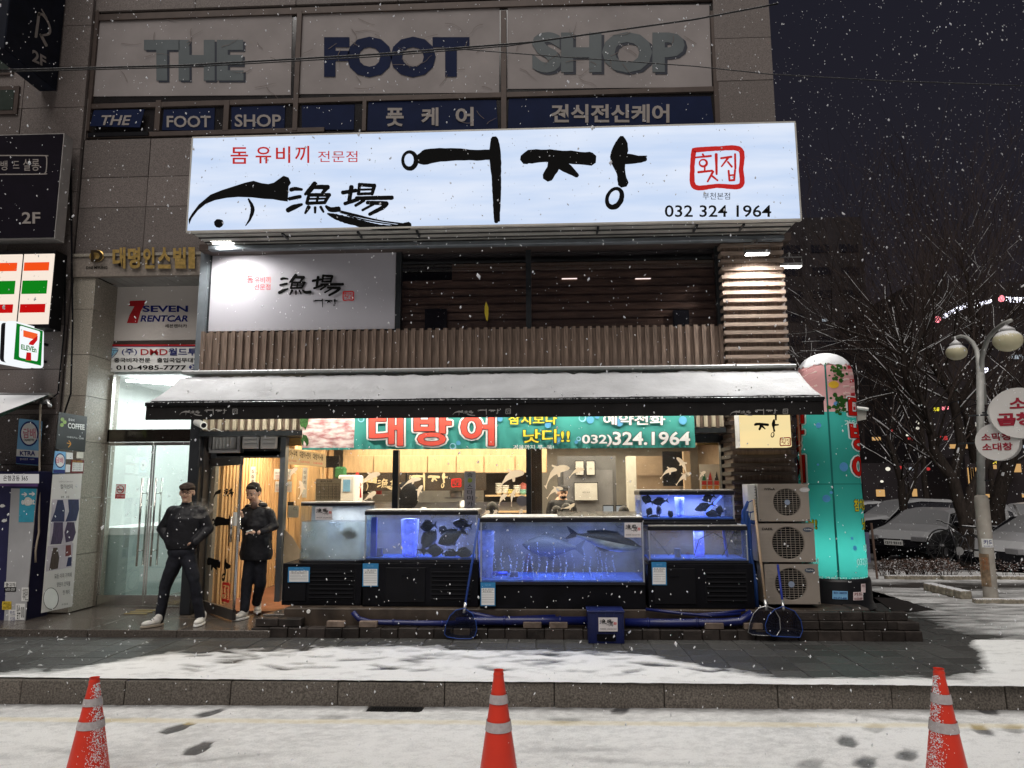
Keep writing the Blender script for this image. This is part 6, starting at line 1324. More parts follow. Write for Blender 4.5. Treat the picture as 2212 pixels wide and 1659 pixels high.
MB().lathe((X_(1110, 8.5), 8.5, z0 + .018), [(.05, 0), (.05, .06)], 14).build('filter_cup', MATS['grey_cup'], t3); MB().box(X_(1055, 8.6), X_(1095, 8.6), 8.6, 8.7, z0 + .018, z0 + .06).build('air_stone', MATS['translucent_blue_pipe'], t3)
mb = glass('edge_froth', (.85, .9, 1), 0, .55, (.45, .55, .95), 10); column(t3, X_(1048, 8.3), 8.42, z0 + .02, z0 + (z1 - z0) * .85, .085, mb)  # blue haze at the tank's left edge put into a froth column
tr = thing('acrylic_tray', 'long clear acrylic cover lying on the lid of the largest tank', 'cover', (X_(1290, 8.3), 8.5, z1 + .1)); mb = MB(); a, b = X_(1206, 8.35), X_(1376, 8.35); mb.box(a, b, 8.30, 8.9, z1 + .062, z1 + .068).box(a, b, 8.30, 8.306, z1 + .069, z1 + .115).box(a, a + .006, 8.307, 8.9, z1 + .069, z1 + .115); mb.build('cover', glass('acrylic_cover', (.85, .85, .83), .08, .35, (.6, .56, .5), 5), tr)
# T5 lower right, T4 above it
YT5 = 8.30; x0, x1 = X_(1402, YT5), X_(1616, YT5); z0, z1 = Zp(1210, YT5), Zp(1146, YT5)
t5 = tank('nearly empty lower right tank with a blue column and hoses', x0, x1, YT5, .52, z0, z1, clearw, led=1, ledw=4.5, lvl=.35, back=glass('grey_back_glass', (.6, .6, .62), 0, .35, (.42, .42, .42), 3))
MB().box(X_(1502, 8.5), X_(1522, 8.5), 8.50, 8.56, z0 + .02, z1 - .01).build('blue_column', froth, t5); MB().tube([(X_(1571, 8.5), 8.5, z0 + .02), (X_(1565, 8.5), 8.5, z1)], .016, 8).build('blue_pipe', MATS['translucent_blue_pipe'], t5)
for q in ([(1405, 1152), (1430, 1180), (1445, 1200)], [(1500, 1200), (1510, 1165), (1540, 1150), (1565, 1165)], [(1560, 1200), (1570, 1185), (1580, 1160), (1585, 1150)]): MB().tube([at(x, y, 8.45) for x, y in q], .005, 5).build('air_hose', black, t5)
MB().lathe((X_(1464, 8.45), 8.45, z0 + .02), [(.035, 0), (.035, .10)], 14).build('filter_cup', MATS['grey_cup'], t5)
YT4 = 8.34; xa4, xb4 = X_(1386, YT4), X_(1591, YT4); z04, z14 = Zp(1122, YT4), Zp(1070, YT4)
MB().box(xa4 - .04, xb4 + .02, YT4 - .02, YT4 + .52, z1 + .062, z04 - .032).build('rack_beam', silic, t5, bevel=.004)
t4 = tank('upper right tank on top of another with round dark fish against a bright back', xa4, xb4, YT4, .46, z04, z14, clearw, led=1, ledw=6, back=mat('bright_back_film', (.62, .60, .66), .6, var=.15, scale=3))
column(t4, X_(1472, 8.6), 8.60, z04 + .02, z04 + (z14 - z04) * .9, .05)
for i, (px, py, L, h, a, yw, lab) in enumerate(((1400, 1080, .14, .09, 25, 2.8, 'round dark fish at the left end of the upper right tank'), (1428, 1084, .18, .085, -6, 3.14, 'long dark fish in the left half of the upper right tank, highest one'), (1427, 1104, .14, .11, 30, 1.1, 'dark fish seen head on left of the blue column'), (1404, 1106, .12, .08, 60, .5, 'small dark fish at the lower left corner of the upper right tank'), (1415, 1120, .2, .07, 0, .1, 'dark fish lying on the floor of the upper right tank'), (1536, 1077, .15, .09, -20, 2.9, 'dark fish under the lid right of the blue column'), (1522, 1096, .22, .085, -18, 2.8, 'long dark fish slanting down right of the blue column'), (1543, 1112, .2, .09, 8, 3.5, 'dark fish low in the right part of the upper right tank'), (1560, 1104, .13, .08, 80, .2, 'upright dark fish by the blue pipe'), (1450, 1112, .12, .08, 50, 2.0, 'blue lit fish beside the blue column'))):
    fish(X_(px, 8.5), 8.45 + .04 * (i % 3), Zp(py, 8.48), L, h, R(a), yw, label=lab, group='dark fish in the upper right tank')
MB().tube([(X_(1530, 8.5), 8.6, z04 + .05), (X_(1568, 8.5), 8.6, z14 - .02)], .012, 8).build('blue_pipe', MATS['blue_led'], t4)  # blue glow put into the pipe by emission, it is no lamp
# cabinets
s1 = stand('black cabinet under the cloudy tank with wide louvred grille', X_(612, 8.4), X_(783, 8.4), 8.40, .66, Zp(1212, 8.42) - .028, louv=(X_(668, 8.4), X_(770, 8.4)), door=[(X_(618, 8.4), X_(664, 8.4))])
s2 = stand('black cabinet under the blue tank with shorter grille at its right', X_(785, 8.34), X_(1034, 8.34), 8.34, .66, Zp(1210, 8.36) - .032, louv=(X_(930, 8.34), X_(1020, 8.34)), door=[(X_(835, 8.34), X_(920, 8.34))])
s3 = stand('low black cabinet under the largest tank', X_(1037, 8.2), X_(1393, 8.2), 8.19 + .04, .86, Zp(1258, 8.2) - .032)
s5 = stand('black cabinet under the lower right tank with grille on its right half', X_(1398, 8.28), X_(1626, 8.28), 8.28, .66, Zp(1211, 8.3) - .032, louv=(X_(1520, 8.28), X_(1612, 8.28)), door=[(X_(1410, 8.28), X_(1500, 8.28))])
price_card('blue topped price card on the cabinet under the cloudy tank', 622, 1225, 669, 1258, 8.38); price_card('tall blue topped price card under the left end of the blue tank', 783, 1217, 817, 1267, 8.33)
price_card('tall blue topped price card hanging below the largest tank', 1038, 1258, 1070, 1309, 8.19); price_card('tall blue topped price card on the cabinet under the lower right tank', 1408, 1214, 1440, 1264, 8.27)
# ---------------- landing nets
def net(label, hoop, pole, m, mp, Y0, Y1, rp=.013, sw=.16):
    """hoop in picture coordinates at depth Y0, pole from hoop top leaning back to depth Y1"""
    P_ = [at(x, y, Y0 - .02) for x, y in hoop]; t = thing('landing_net', label, 'landing net', P_[0]); MB().tube(P_ + [P_[0]], .0055, 6, cap=False).build('hoop', m, t, smooth=True)
    c = sum(P_, Vector()) / len(P_); mb = MB(); rings_ = 6; n = len(P_)
    for k in range(rings_ + 1):
        s = 1 - (k / rings_) ** 1.6; mb.v += [tuple(c + (p - c) * s + Vector((0, sw * (1 - s ** 2) * .6 + .01, -.05 * (1 - s)))) for p in P_]
    for k in range(rings_):
        for i in range(n): mb.f.append((k * n + i, k * n + (i + 1) % n, (k + 1) * n + (i + 1) % n, (k + 1) * n + i)); mb.mi.append(0)
    o = mb.build('mesh_bag', mat('net_bag', (.02, .025, .05), .8), t); 
    wf_ = o.modifiers.new('w', 'SUBSURF'); wf_.levels = wf_.render_levels = 1; wf_.subdivision_type = 'SIMPLE'; w2 = o.modifiers.new('wire', 'WIREFRAME'); w2.thickness = .0035; w2.use_even_offset = False
    mb2 = MB(); mb2.v = list(mb.v); mb2.f = list(mb.f); mb2.mi = list(mb.mi); mb2.v = [(x, y + .003, z) for x, y, z in mb2.v]; mb2.build('bag_cloth', glass('net_film', (.62, .62, .68), 0, .35, (.01, .012, .03), 20), t)
    a = at(*pole[0], Y0 - .01); b = at(*pole[1], Y1); MB().tube([a, b], rp, 8).build('pole', mp, t, smooth=True); MB().tube([a + (a - b).normalized() * .03, a + (b - a).normalized() * .08], rp * 1.3, 8).build('socket', alu, t, smooth=True); return t
bpl = mat('blue_pole', (.02, .055, .24), .4)
h1 = [(1003, 1314), (985, 1318), (972, 1330), (963, 1350), (960, 1370), (966, 1376), (990, 1380), (1016, 1380), (1026, 1374), (1030, 1360), (1028, 1342), (1020, 1325)]
net('blue landing net with long blue pole leaning between the blue tank and the largest tank', h1, ((1003, 1318), (1035, 1120)), bpl, bpl, 8.00, 8.19)
h2 = [(1655, 1309), (1640, 1313), (1628, 1325), (1620, 1345), (1616, 1366), (1625, 1371), (1650, 1373), (1678, 1373), (1686, 1360), (1684, 1335), (1672, 1315)]
net('landing net with metal hoop and long worn wooden pole leaning on the compressors', h2, ((1655, 1312), (1628, 1079)), alu, mat('worn_wood_pole', (.33, .24, .16), .6, var=.2), 8.01, 8.36, .015)
h3 = [(1691, 1310), (1673, 1317), (1660, 1330), (1653, 1350), (1656, 1366), (1668, 1374), (1700, 1376), (1728, 1377), (1734, 1362), (1730, 1340), (1716, 1320)]
net('blue landing net with short blue pole in front of the lowest compressor', h3, ((1692, 1312), (1680, 1220)), bpl, mat('navy_pole', (.015, .03, .22), .4), 7.98, 8.24)
# ---------------- crate with the shop's paper
cr_ = thing('plastic_crate', 'blue plastic crate with the shop paper label standing before the plinth', 'crate', at(1310, 1383, 7.84)); cy = 7.84
ca, cb_ = at(1269, 1380, cy).x, at(1351, 1380, cy).x; cz1 = at(1310, 1320, cy).z; crm = mat('blue_crate_plastic', (.006, .011, .065), .4, var=.15)  # crate blue darkened to hold the local shade
mb = MB(); mb.box(ca + .01, cb_ - .01, cy + .01, cy + .03, PAV + .004, cz1 - .02).box(ca + .01, ca + .03, cy + .031, cy + .30, PAV + .004, cz1 - .02).box(cb_ - .03, cb_ - .01, cy + .031, cy + .30, PAV + .004, cz1 - .02).box(ca + .031, cb_ - .031, cy + .28, cy + .30, PAV + .004, cz1 - .02).box(ca + .031, cb_ - .031, cy + .031, cy + .279, PAV + .004, PAV + .02); mb.build('shell', crm, cr_)
mb = MB(); mb.box(ca, cb_, cy, cy + .31, cz1 - .019, cz1); mb.build('rim', crm, cr_, bevel=.004)
for k in range(5): x = ca + .02 + k * (cb_ - ca - .04) / 4; MB().box(x - .006, x + .006, cy + .001, cy + .009, PAV + .01, cz1 - .02).build('rib', crm, cr_)
MB().box(ca + .1, cb_ - .1, cy + .000, cy + .0085, PAV + .03, PAV + .10).build('handle_recess', black, cr_)
pbox(1293, 1334, 1334, 1364, cy - .002, .0015).build('label_sheet', MATS['sticker_paper'], cr_); shop_sticker(cr_, 1293, 1334, 1334, 1364, cy - .002)
# ---------------- compressors
acm = mat('aged_cream_paint', (.27, .235, .20), .45, var=.10, scale=4, attr=.05); acl = mat('lighter_cream_paint', (.40, .38, .35), .45, var=.1, scale=4)
def outdoor_unit(label, px0, py0, px1, py1, fx_, fy_, fr_, Y, side=0, m=acm, brand=None, badge='disc'):
    a, b = X_(px0, Y), X_(px1, Y); z0, z1 = at((px0 + px1) / 2, py1, Y).z, at((px0 + px1) / 2, py0, Y).z; c = at(fx_, fy_, Y); r_ = fr_ * (b - a) / (px1 - px0)
    t = thing('outdoor_unit', label, 'compressor', ((a + b) / 2, Y + .15, z0), 'outdoor units stacked beside the tanks')
    # front plate with a round hole
    n = 36; cir = [(c.x + r_ * math.cos(6.2832 * i / n), c.z + r_ * math.sin(6.2832 * i / n)) for i in range(n)]; sq = []
    for i in range(n):
        an = 6.2832 * i / n; dx, dz = math.cos(an), math.sin(an); s = min(((b if dx > 0 else a) - c.x) / dx if abs(dx) > 1e-6 else 9, ((z1 if dz > 0 else z0) - c.z) / dz if abs(dz) > 1e-6 else 9); sq.append((c.x + dx * s, c.z + dz * s))
    mb = MB(); mb.v = [(x, Y + .012, z) for x, z in cir] + [(x, Y, z) for x, z in [(q[0], q[1]) for q in [((cx - c.x) * 1.06 + c.x, (cz - c.z) * 1.06 + c.z) for cx, cz in cir]]] + [(x, Y, z) for x, z in sq]
    mb.f = [(k * n + i, k * n + (i + 1) % n, (k + 1) * n + (i + 1) % n, (k + 1) * n + i) for k in range(2) for i in range(n)]
    for (qx, qz) in ((a, z0), (b, z0), (b, z1), (a, z1)):   # fill the corners
        i = min(range(n), key=lambda k: (-(1 if (math.cos(6.2832 * (k + .5) / n) > 0) == (qx == b) and (math.sin(6.2832 * (k + .5) / n) > 0) == (qz == z1) else 0), abs(sq[k][0] - qx) * abs(sq[k][1] - qz) + abs(sq[(k + 1) % n][0] - qx) * abs(sq[(k + 1) % n][1] - qz)))
        for k in range(n):
            p, q = sq[k], sq[(k + 1) % n]
            if abs(p[0] - q[0]) > 1e-5 and abs(p[1] - q[1]) > 1e-5 and (abs(p[0] - qx) < 1e-5 or abs(q[0] - qx) < 1e-5) and (abs(p[1] - qz) < 1e-5 or abs(q[1] - qz) < 1e-5):
                mb.v.append((qx, Y, qz)); mb.f.append((2 * n + k, 2 * n + (k + 1) % n, len(mb.v) - 1))
    mb.mi = [0] * len(mb.f); mb.build('front_panel', m, t)
    mb = MB().box(a, a + .004, Y + .001, Y + .30, z0, z1).box(b - .004, b, Y + .001, Y + .30, z0, z1).box(a + .005, b - .005, Y + .001, Y + .30, z1 - .004, z1).box(a + .005, b - .005, Y + .001, Y + .30, z0, z0 + .004).box(a + .005, b - .005, Y + .28, Y + .30, z0 + .005, z1 - .005); mb.build('casing', acl if side else m, t)
    MB().box(a + .005, b - .005, Y + .14, Y + .15, z0 + .005, z1 - .005).build('fan_chamber', black, t)
    k = 14; mb = MB()
    for i in range(1, k): z = c.z - r_ + 2 * r_ * i / k; w_ = math.sqrt(max(0, r_ * r_ - (z - c.z) ** 2)); MB().box(c.x - w_ - .004, c.x + w_ + .004, Y - .003, Y + .001, z - .0022, z + .0022).build('grille_bar', m, t)
    for i in range(1, 7): x = c.x - r_ + 2 * r_ * i / 7; w_ = math.sqrt(max(0, r_ * r_ - (x - c.x) ** 2)); MB().box(x - .002, x + .002, Y - .0062, Y - .0035, c.z - w_, c.z + w_).build('grille_bar', m, t)
    fan = MB()
    for i in range(3):
        an = R(120 * i + 20); u_ = Vector((math.cos(an), 0, math.sin(an))); v_ = Vector((-math.sin(an), 0, math.cos(an))); fan.prism([c + Vector((0, .08, 0)) + u_ * .03, c + Vector((0, .06, 0)) + u_ * r_ * .9 + v_ * -.04, c + Vector((0, .11, 0)) + u_ * r_ * .92 + v_ * .09, c + Vector((0, .09, 0)) + u_ * .04 + v_ * .05], (0, .004, 0))
    fan.tube([c + Vector((0, .06, 0)), c + Vector((0, .13, 0))], .035, 12); fan.build('fan', black, t)
    if badge == 'disc': MB().tube([c + Vector((0, -.012, 0)), c + Vector((0, -.006, 0))], r_ * .20, 18).build('badge', mat('badge_blue', (.25, .30, .40), .4), t)
    if brand: ptext(brand, px0 + 6, px0 + 30, py0 + 9, py0 + 14, Y, ink, t, off=.02)
    ov = blob(px1 - 17, py0 + 13, 11, 16, 0, ry=5); poly(ov, pxf(Y, .003), mat('oval_badge', (.05, .07, .10), .4) if brand == 'DAEIL' or not brand else mat('pale_oval', (.5, .5, .5), .4), t, 'badge'); ptext('Cooling', px1 - 25, px1 - 9, py0 + 11, py0 + 15, Y - .003, white, t)
    for k in range(9): zr = z0 + .03 + k * (z1 - z0 - .06) / 9; MB().box(a + .012, c.x - r_ - .015, Y - .0025, Y - .0005, zr, zr + .010).build('pressed_rib', m, t) if c.x - r_ - .015 - a - .012 > .02 else None
    for sx in (a + .015, b - .015): MB().box(sx - .006, sx + .006, Y - .004, Y - .0006, z0 + .01, z0 + .022).build('screw', darkframe, t)
    for sx in (a + .06, b - .10): MB().box(sx, sx + .05, Y + .02, Y + .28, z0 - .012, z0 - .001).build('foot', darkframe, t)
    return t
u3 = outdoor_unit('lowest compressor unit with a blue disc on its fan grille', 1650, 1219, 1766, 1305, 1709, 1262, 33, 8.34)
u2 = outdoor_unit('middle compressor unit with plain grille and dark oval badge', 1640, 1131, 1762, 1214, 1703, 1173, 34, 8.35, badge=None, brand='DAEIL')
u1 = outdoor_unit('topmost compressor unit with pale side panel and small fan', 1644, 1045, 1755, 1126, 1700, 1085, 29, 8.36, side=1, brand='WINIA')
pp = MB(); xs1_ = X_(1643, 8.36)
for zz_ in (1078, 1105): p = at(1630, zz_, 8.45); MB().box(p.x, xs1_ - .002, 8.43, 8.5, p.z - .02, p.z + .02).build('valve', alu, u1)
# white service panel seen at the side of the top unit
mb = MB(); mb.box(X_(1622, 8.40), xs1_ - .004, 8.40, 8.62, at(1630, 1124, 8.4).z, at(1630, 1046, 8.4).z); mb.build('service_panel', mat('pale_service_panel', (.5, .5, .48), .4), u1, bevel=.006)
for r_ in range(12): z = at(1630, 1052 + r_ * 6, 8.39).z; MB().box(xs1_ - .022, xs1_ - .005, 8.392, 8.399, z - .003, z + .003).build('vent_slot', black, u1)
# ---------------- yellow box sign on the pillar, pipe
yb_ = thing('pillar_box_sign', 'small cream lit box sign with black brush letters and red seal on the pillar', 'sign', at(1654, 930, 8.6)); a, b = at(1599, 966, 8.56), at(1711, 966, 8.56)
MB().box(a.x, b.x, 8.56, 8.74, a.z, 2.92).build('box', light_mat('cream_acrylic', (.96, .78, .40), .95, band=.05), yb_, bevel=.01)
f = pxf(8.56, .005); strokes([[(p[0], p[1], p[2] * .9) for p in s] for s in sub(L_JANG, (1124, 294, 1395, 455), (1629, 905, 1682, 946))], f, ink, yb_); strokes([[(1676, 880, 5), (1676, 907, 4)]], f, ink, yb_); strokes(sub(L_STAMP + L_STAMPT, B_ST, (1684, 945, 1708, 963)), f, red, yb_, 'seal_mark')
MB().box(a.x - .006, a.x - .001, 8.55, 8.74, a.z - .004, 2.92).build('trim', white, yb_)
dp = thing('downpipe', 'thin rusty pipe running up the right edge of the pillar', 'pipe', at(1727, 1000, 8.7)); MB().tube([(3.07, 8.72, .95), (3.07, 8.72, 3.1)], .014, 8).build('pipe', mat('rusty_pipe', (.16, .06, .035), .6), dp, smooth=True)
# ---------------- floodlights
def flood(label, px, py, Y, e, tgt, size=.12, arm=True):
    p = at(px, py, Y); t = thing('floodlight', label, 'floodlight', p); MB().box(p.x - .15, p.x + .15, p.y - .05, p.y + .06, p.z + .005, p.z + .045).build('housing', mat('floodlight_body', (.25, .25, .25), .4, .5), t, bevel=.008)
    MB().box(p.x - .135, p.x + .135, p.y - .04, p.y + .05, p.z - .002, p.z + .004).build('lens', light_mat('flood_lens', (1, .98, .92), 22), t)
    MB().tube([p + Vector((-.155, 0, .02)), p + Vector((-.155, .0, .13)), p + Vector((.155, .0, .13)), p + Vector((.155, 0, .02))], .006, 6).build('yoke', MATS['floodlight_body'], t); MB().tube([p + Vector((0, 0, .13)), p + Vector((.02, .05, .2)), p + Vector((0, .2, .22))], .012, 6).build('arm', MATS['floodlight_body'], t)
    l_ = D.lights.new('flood', 'SPOT'); l_.energy = e; l_.spot_size = R(150); l_.spot_blend = .6; l_.shadow_soft_size = .08; l_.color = (1, .98, .93); o = D.objects.new('flood', l_); COL.objects.link(o); o.location = p + Vector((0, 0, -.03)); o.rotation_euler = (Vector(tgt) - o.location).to_track_quat('-Z', 'Y').to_euler(); return t
flood('white floodlight under the box sign above the printed panel', 480, 524, 8.55, 140, (-3.9, 9.05, 4.0))
flood('white floodlight on the batten pillar under the box sign', 1636, 549, 8.50, 130, (2.7, 8.85, 3.6))
fl = flood('floodlight seen side on at the outer face of the pillar', 1706, 577, 8.86, 25, (3.4, 8.9, 3.2))
# ---------------- inflatable column
ic = thing('inflatable_column', 'tall glowing teal inflatable column with snow cap and raw fish print', 'inflatable', (3.34, 8.95, .42))
cx, cy_ = at(1801, 1245, 8.98).x, 8.98; zb0, zb1 = at(1800, 1252, 8.65).z, at(1780, 768, 8.98).z - .0
cxt = at(1781, 800, 8.98).x
def nylon(name, col, k=.5):
    if name in MATS: return MATS[name]
    m = D.materials.new(name); m.use_nodes = True; MATS[name] = m; n, l = m.node_tree.nodes, m.node_tree.links; n.clear(); o = n.new('ShaderNodeOutputMaterial'); d = n.new('ShaderNodeBsdfDiffuse'); t = n.new('ShaderNodeBsdfTranslucent'); mx = n.new('ShaderNodeMixShader'); mx.inputs[0].default_value = k
    d.inputs[0].default_value = (*col, 1); t.inputs[0].default_value = (*[min(1, c * 1.6) for c in col], 1); l.new(d.outputs[0], mx.inputs[1]); l.new(t.outputs[0], mx.inputs[2]); l.new(mx.outputs[0], o.inputs[0]); return m
Hc = zb1 - zb0; RB, RT_ = .372, .325; CAP = .30
def cyl(a, z, dr=0.):     # angle a (0 = towards the camera, + = right), z above base
    t = z / Hc; r_ = RB + (RT_ - RB) * t
    if z > Hc - CAP: s = (z - (Hc - CAP)) / CAP; r_ *= math.sqrt(max(0, 1 - s ** 2.4))
    r_ += dr + (.004 * math.sin(z * 9) if z < Hc - CAP else 0)
    a -= .36; c = Vector((cx + (cxt - cx) * t, cy_, zb0 + z)); return c + Vector((r_ * math.sin(a), -r_ * math.cos(a), 0))
mb = MB(); n = 48; zs_ = [Hc * k / 40 for k in range(37)] + [Hc - CAP * (1 - s) for s in (.35, .55, .72, .85, .94, .99, 1.0)]
zs_ = sorted(zs_); 
for z in zs_: mb.v += [tuple(cyl(6.2832 * i / n, z)) for i in range(n)]
for k in range(len(zs_) - 1):
    for i in range(n): mb.f.append((k * n + i, k * n + (i + 1) % n, (k + 1) * n + (i + 1) % n, (k + 1) * n + i)); mb.mi.append(1 if zs_[k] > Hc * .715 else 0)
pinkp = nylon('pink_fish_nylon', (.55, .30, .30), .35)
mb.build('skin', [nylon('teal_nylon_print', (.038, .27, .23), .5), pinkp], ic, smooth=True)
def cprint(poly_az, m, nm_, dr=.004):
    c = sum((Vector(p) for p in poly_az), Vector((0, 0))) / len(poly_az); mb = MB(); P_ = [cyl(a, z, dr) for a, z in poly_az]; k = len(P_); mb.v = [tuple(cyl(c.x, c.y, dr))] + [tuple(p) for p in P_]; mb.f = [(0, 1 + i, 1 + (i + 1) % k) for i in range(k)]; mb.mi = [0] * k; return mb.build(nm_, m, ic)
def ctext(s, a0, a1, z0_, z1_, m, dr, off=.03, grow=0.):
    text(s, lambda u, v: cyl(a0 + (a1 - a0) * u, z0_ + (z1_ - z0_) * v, dr), (0, 1, 0, 1), m, ic, off, grow=grow, cuts=max(6, int(abs(a1 - a0) * 12)))
seamc = nylon('seam_nylon', (.02, .13, .12), .2)
mb = MB(); zz_ = [Hc * .97 * k / 36 for k in range(37)]; mb.v = [tuple(cyl(a, z, .003)) for z in zz_ for a in (.10 - .11 * (z / Hc), .16 - .11 * (z / Hc))]; mb.f = [(2 * k, 2 * k + 1, 2 * k + 3, 2 * k + 2) for k in range(36)]; mb.mi = [0] * 36; mb.build('seam', seamc, ic)
mb = MB(); zk = Hc * .405; mb.v = [tuple(cyl(-1.5 + 3 * k / 30, zk + d_, .003)) for d_ in (0, .008) for k in range(31)]; mb.f = [(k, k + 1, 32 + k, 31 + k) for k in range(30)]; mb.mi = [0] * 30; mb.build('seam', seamc, ic)
rn, wn, yn, on = nylon('red_nylon', (.62, .02, .015), .3), nylon('white_nylon', (.80, .85, .85), .4), nylon('yellow_nylon', (.75, .60, .03), .35), mat('outline_nylon', (.03, .01, .01), .7)
for side in (1, -1):
    ac = side * 1.37; 
    for s, zc in (('대', 2.0), ('방', 1.66), ('어', 1.28)):
        for m_, o_, g_, d_ in ((wn, .03, .065, .005), (on, .03, .018, .009), (rn, .03, 0, .013)): ctext(s, ac - .58, ac + .54, zc - .16, zc + .17, m_, d_, o_, g_)
ctext('겨울까지', .60, 1.75, Hc * .66, Hc * .66 + .075, wn, .005, .02)
for s, a0, a1, za, zc in (('참치보다', .75, 1.75, .78, .92), ('낫다!!', 1.12, 1.9, .56, .70), ('낫다!!', -1.35, -.45, .56, .70)):
    ctext(s, a0, a1, za, zc, on, .005, .02, .04); ctext(s, a0, a1, za, zc, yn, .010, .025)
ctext('예약전화', 1.10, 1.95, .30, .39, wn, .006, .02); ctext('032)324.1964', .72, 2.1, .14, .24, wn, .006, .02); ctext('032)324.1964', -1.6, -.42, .14, .24, wn, .006, .02)
ctext('대방어 전문점 겨울까지 · 032.324.1964', -1.3, 1.45, .008, .03, wn, .005)
bn_ = nylon('blue_bubble_nylon', (.12, .32, .62), .4)
for a, z, r_ in ((.33, 2.05, .032), (.48, 1.30, .055), (.86, 1.34, .018), (-.12, .93, .045), (.03, 1.0, .018), (-.35, 1.33, .015), (.70, .36, .028), (.62, .47, .018), (-.28, 1.80, .034), (.2, 2.3, .02)): cprint([(a + r_ / .36 * math.cos(6.2832 * i / 14), z + r_ * math.sin(6.2832 * i / 14)) for i in range(14)], bn_, 'bubble')
# parsley and fish slices on the upper print
gn = nylon('parsley_nylon', (.03, .09, .02), .2)
rs = random.Random(4)
for zc_ in (Hc * .95 - .12, Hc * .76):
    for k in range(46): a = .46 + rs.gauss(0, .15); z = zc_ + rs.gauss(0, .065); r_ = rs.uniform(.012, .03); cprint([(a + r_ / .33 * math.cos(1.05 * i + k), z + r_ * math.sin(1.05 * i + k) * rs.uniform(.6, 1.2)) for i in range(6)], gn, 'parsley', .004 + .0005 * (k % 9))
cprint([(.28 + .18 * math.cos(6.2832 * i / 12), Hc * .845 + .045 * math.sin(6.2832 * i / 12)) for i in range(12)], nylon('lemon_nylon', (.6, .4, .04), .3), 'lemon', .009)
mr_ = nylon('dark_red_meat_nylon', (.42, .04, .05), .3); mw = nylon('pale_meat_nylon', (.72, .55, .52), .35)
for k in range(7):
    z = Hc * .73 + k * .085; cprint([(.95, z), (1.3, z + .02), (1.33, z + .06), (.98, z + .045)], mr_ if k % 2 == 0 else mw, 'fish_slice', .004); cprint([(.62, z + .02), (.92, z + .035), (.9, z + .055), (.6, z + .045)], mw, 'fish_slice', .005); cprint([(-.9, z), (-.25, z + .05), (-.28, z + .07), (-.95, z + .03)], mw if k % 2 else nylon('rose_meat_nylon', (.62, .36, .36), .35), 'fish_slice', .004)
# snow cap
mb = MB(); zs2 = [Hc - CAP * (1 - s) for s in (.45, .55, .68, .80, .90, .97, 1.0)]; 
for z in zs2: mb.v += [tuple(cyl(6.2832 * i / n, z, .006 + .014 * (z - zs2[0]) / CAP) + Vector((0, 0, (.022 * (z - zs2[0]) / CAP * 1.8) + (RS.uniform(-.03, .03) if z == zs2[0] else 0)))) for i in range(n)]
for k in range(len(zs2) - 1):
    for i in range(n): mb.f.append((k * n + i, k * n + (i + 1) % n, (k + 1) * n + (i + 1) % n, (k + 1) * n + i)); mb.mi.append(0)
mb.f.append(tuple((len(zs2) - 1) * n + i for i in range(n))); mb.mi.append(0)
mb.build('snow_cap', sm, ic, smooth=True)
# base
MB().lathe((cx + .01, cy_, zb0 - .36), [(.42, 0), (.43, .03), (.40, .10), (.395, .33), (.38, .37)], 40).build('blower_base', mat('black_vinyl', (.010, .010, .012), .35, bump=.1, bscale=20), ic, smooth=True)
PB = lambda x, y: at(x, y, cy_ - .405)
def vst(px0, py0, px1, py1, tx, m1, m2, lab):
    t = thing('flyer_sticker', lab, 'sticker', PB(px0, py0)); c = lambda x, y, d_: (lambda p: Vector((p.x, cy_ - math.sqrt(max(.01, (.402 + d_) ** 2 - (p.x - cx - .01) ** 2)), p.z)))(PB(x, y))
    MB().add([c(px0, py1, .006), c((px0 + px1) / 2, py1, .006), c(px1, py1, .006), c(px1, py0, .006), c((px0 + px1) / 2, py0, .006), c(px0, py0, .006)], [(0, 1, 4, 5), (1, 2, 3, 4)]).build('sheet', m1, t)
    for s, ya, yb in tx: text(s, lambda u, v: c(px0 + 2 + (px1 - px0 - 4) * u, yb + (ya - yb) * v, .010), (0, 1, 0, 1), m2, t, .02)
vst(1801, 1277, 1831, 1295, (('일수~200만원', 1278.5, 1283), ('010-6715-4000', 1290.5, 1294)), sky_, blue, 'pale blue loan flyer stuck on the black column base'); vst(1843, 1279, 1867, 1297, (('카드', 1280, 1287), ('010-5222-0000', 1291, 1295.5)), mat('pink_paper', (.7, .58, .58), .6), MATS['maroon_print'], 'pink and white card flyer on the black column base'); vst(1862, 1262, 1874, 1281, (('카드', 1264, 1269),), MATS['pink_paper'], MATS['maroon_print'], 'narrow card flyer at the right edge of the black column base')
# pump and light of the column: a real lamp inside the skin
l_ = D.lights.new('column_lamp', 'POINT'); l_.energy = 13; l_.shadow_soft_size = .12; l_.color = (.85, 1, 1); o = D.objects.new('column_lamp', l_); COL.objects.link(o); o.location = (cx, cy_, zb0 + .28)
l_ = D.lights.new('column_lamp', 'POINT'); l_.energy = 3; l_.shadow_soft_size = .12; l_.color = (.9, 1, 1); o = D.objects.new('column_lamp', l_); COL.objects.link(o); o.location = (cx, cy_, zb0 + 1.9)
cv = thing('side_awning', 'cream cloth awning end sticking out behind the inflatable column', 'awning', at(1850, 895, 9.6)); mb = MB(); mb.prism([at(1835, 878, 9.6), at(1872, 884, 9.6), at(1871, 906, 9.6), at(1838, 912, 9.6)], (0, .02, 0)); mb.build('valance', mat('cream_cloth', (.34, .33, .30), .8), cv); mb = MB(); mb.prism([at(1820, 862, 9.75), at(1868, 876, 9.62), at(1876, 884, 9.58), at(1830, 878, 9.58)], (0, 0, .01)); mb.build('canopy', blackf, cv)
MB().tube([at(1832, 878, 9.57), at(1875, 884, 9.57)], .022, 8).build('bar', white, cv)
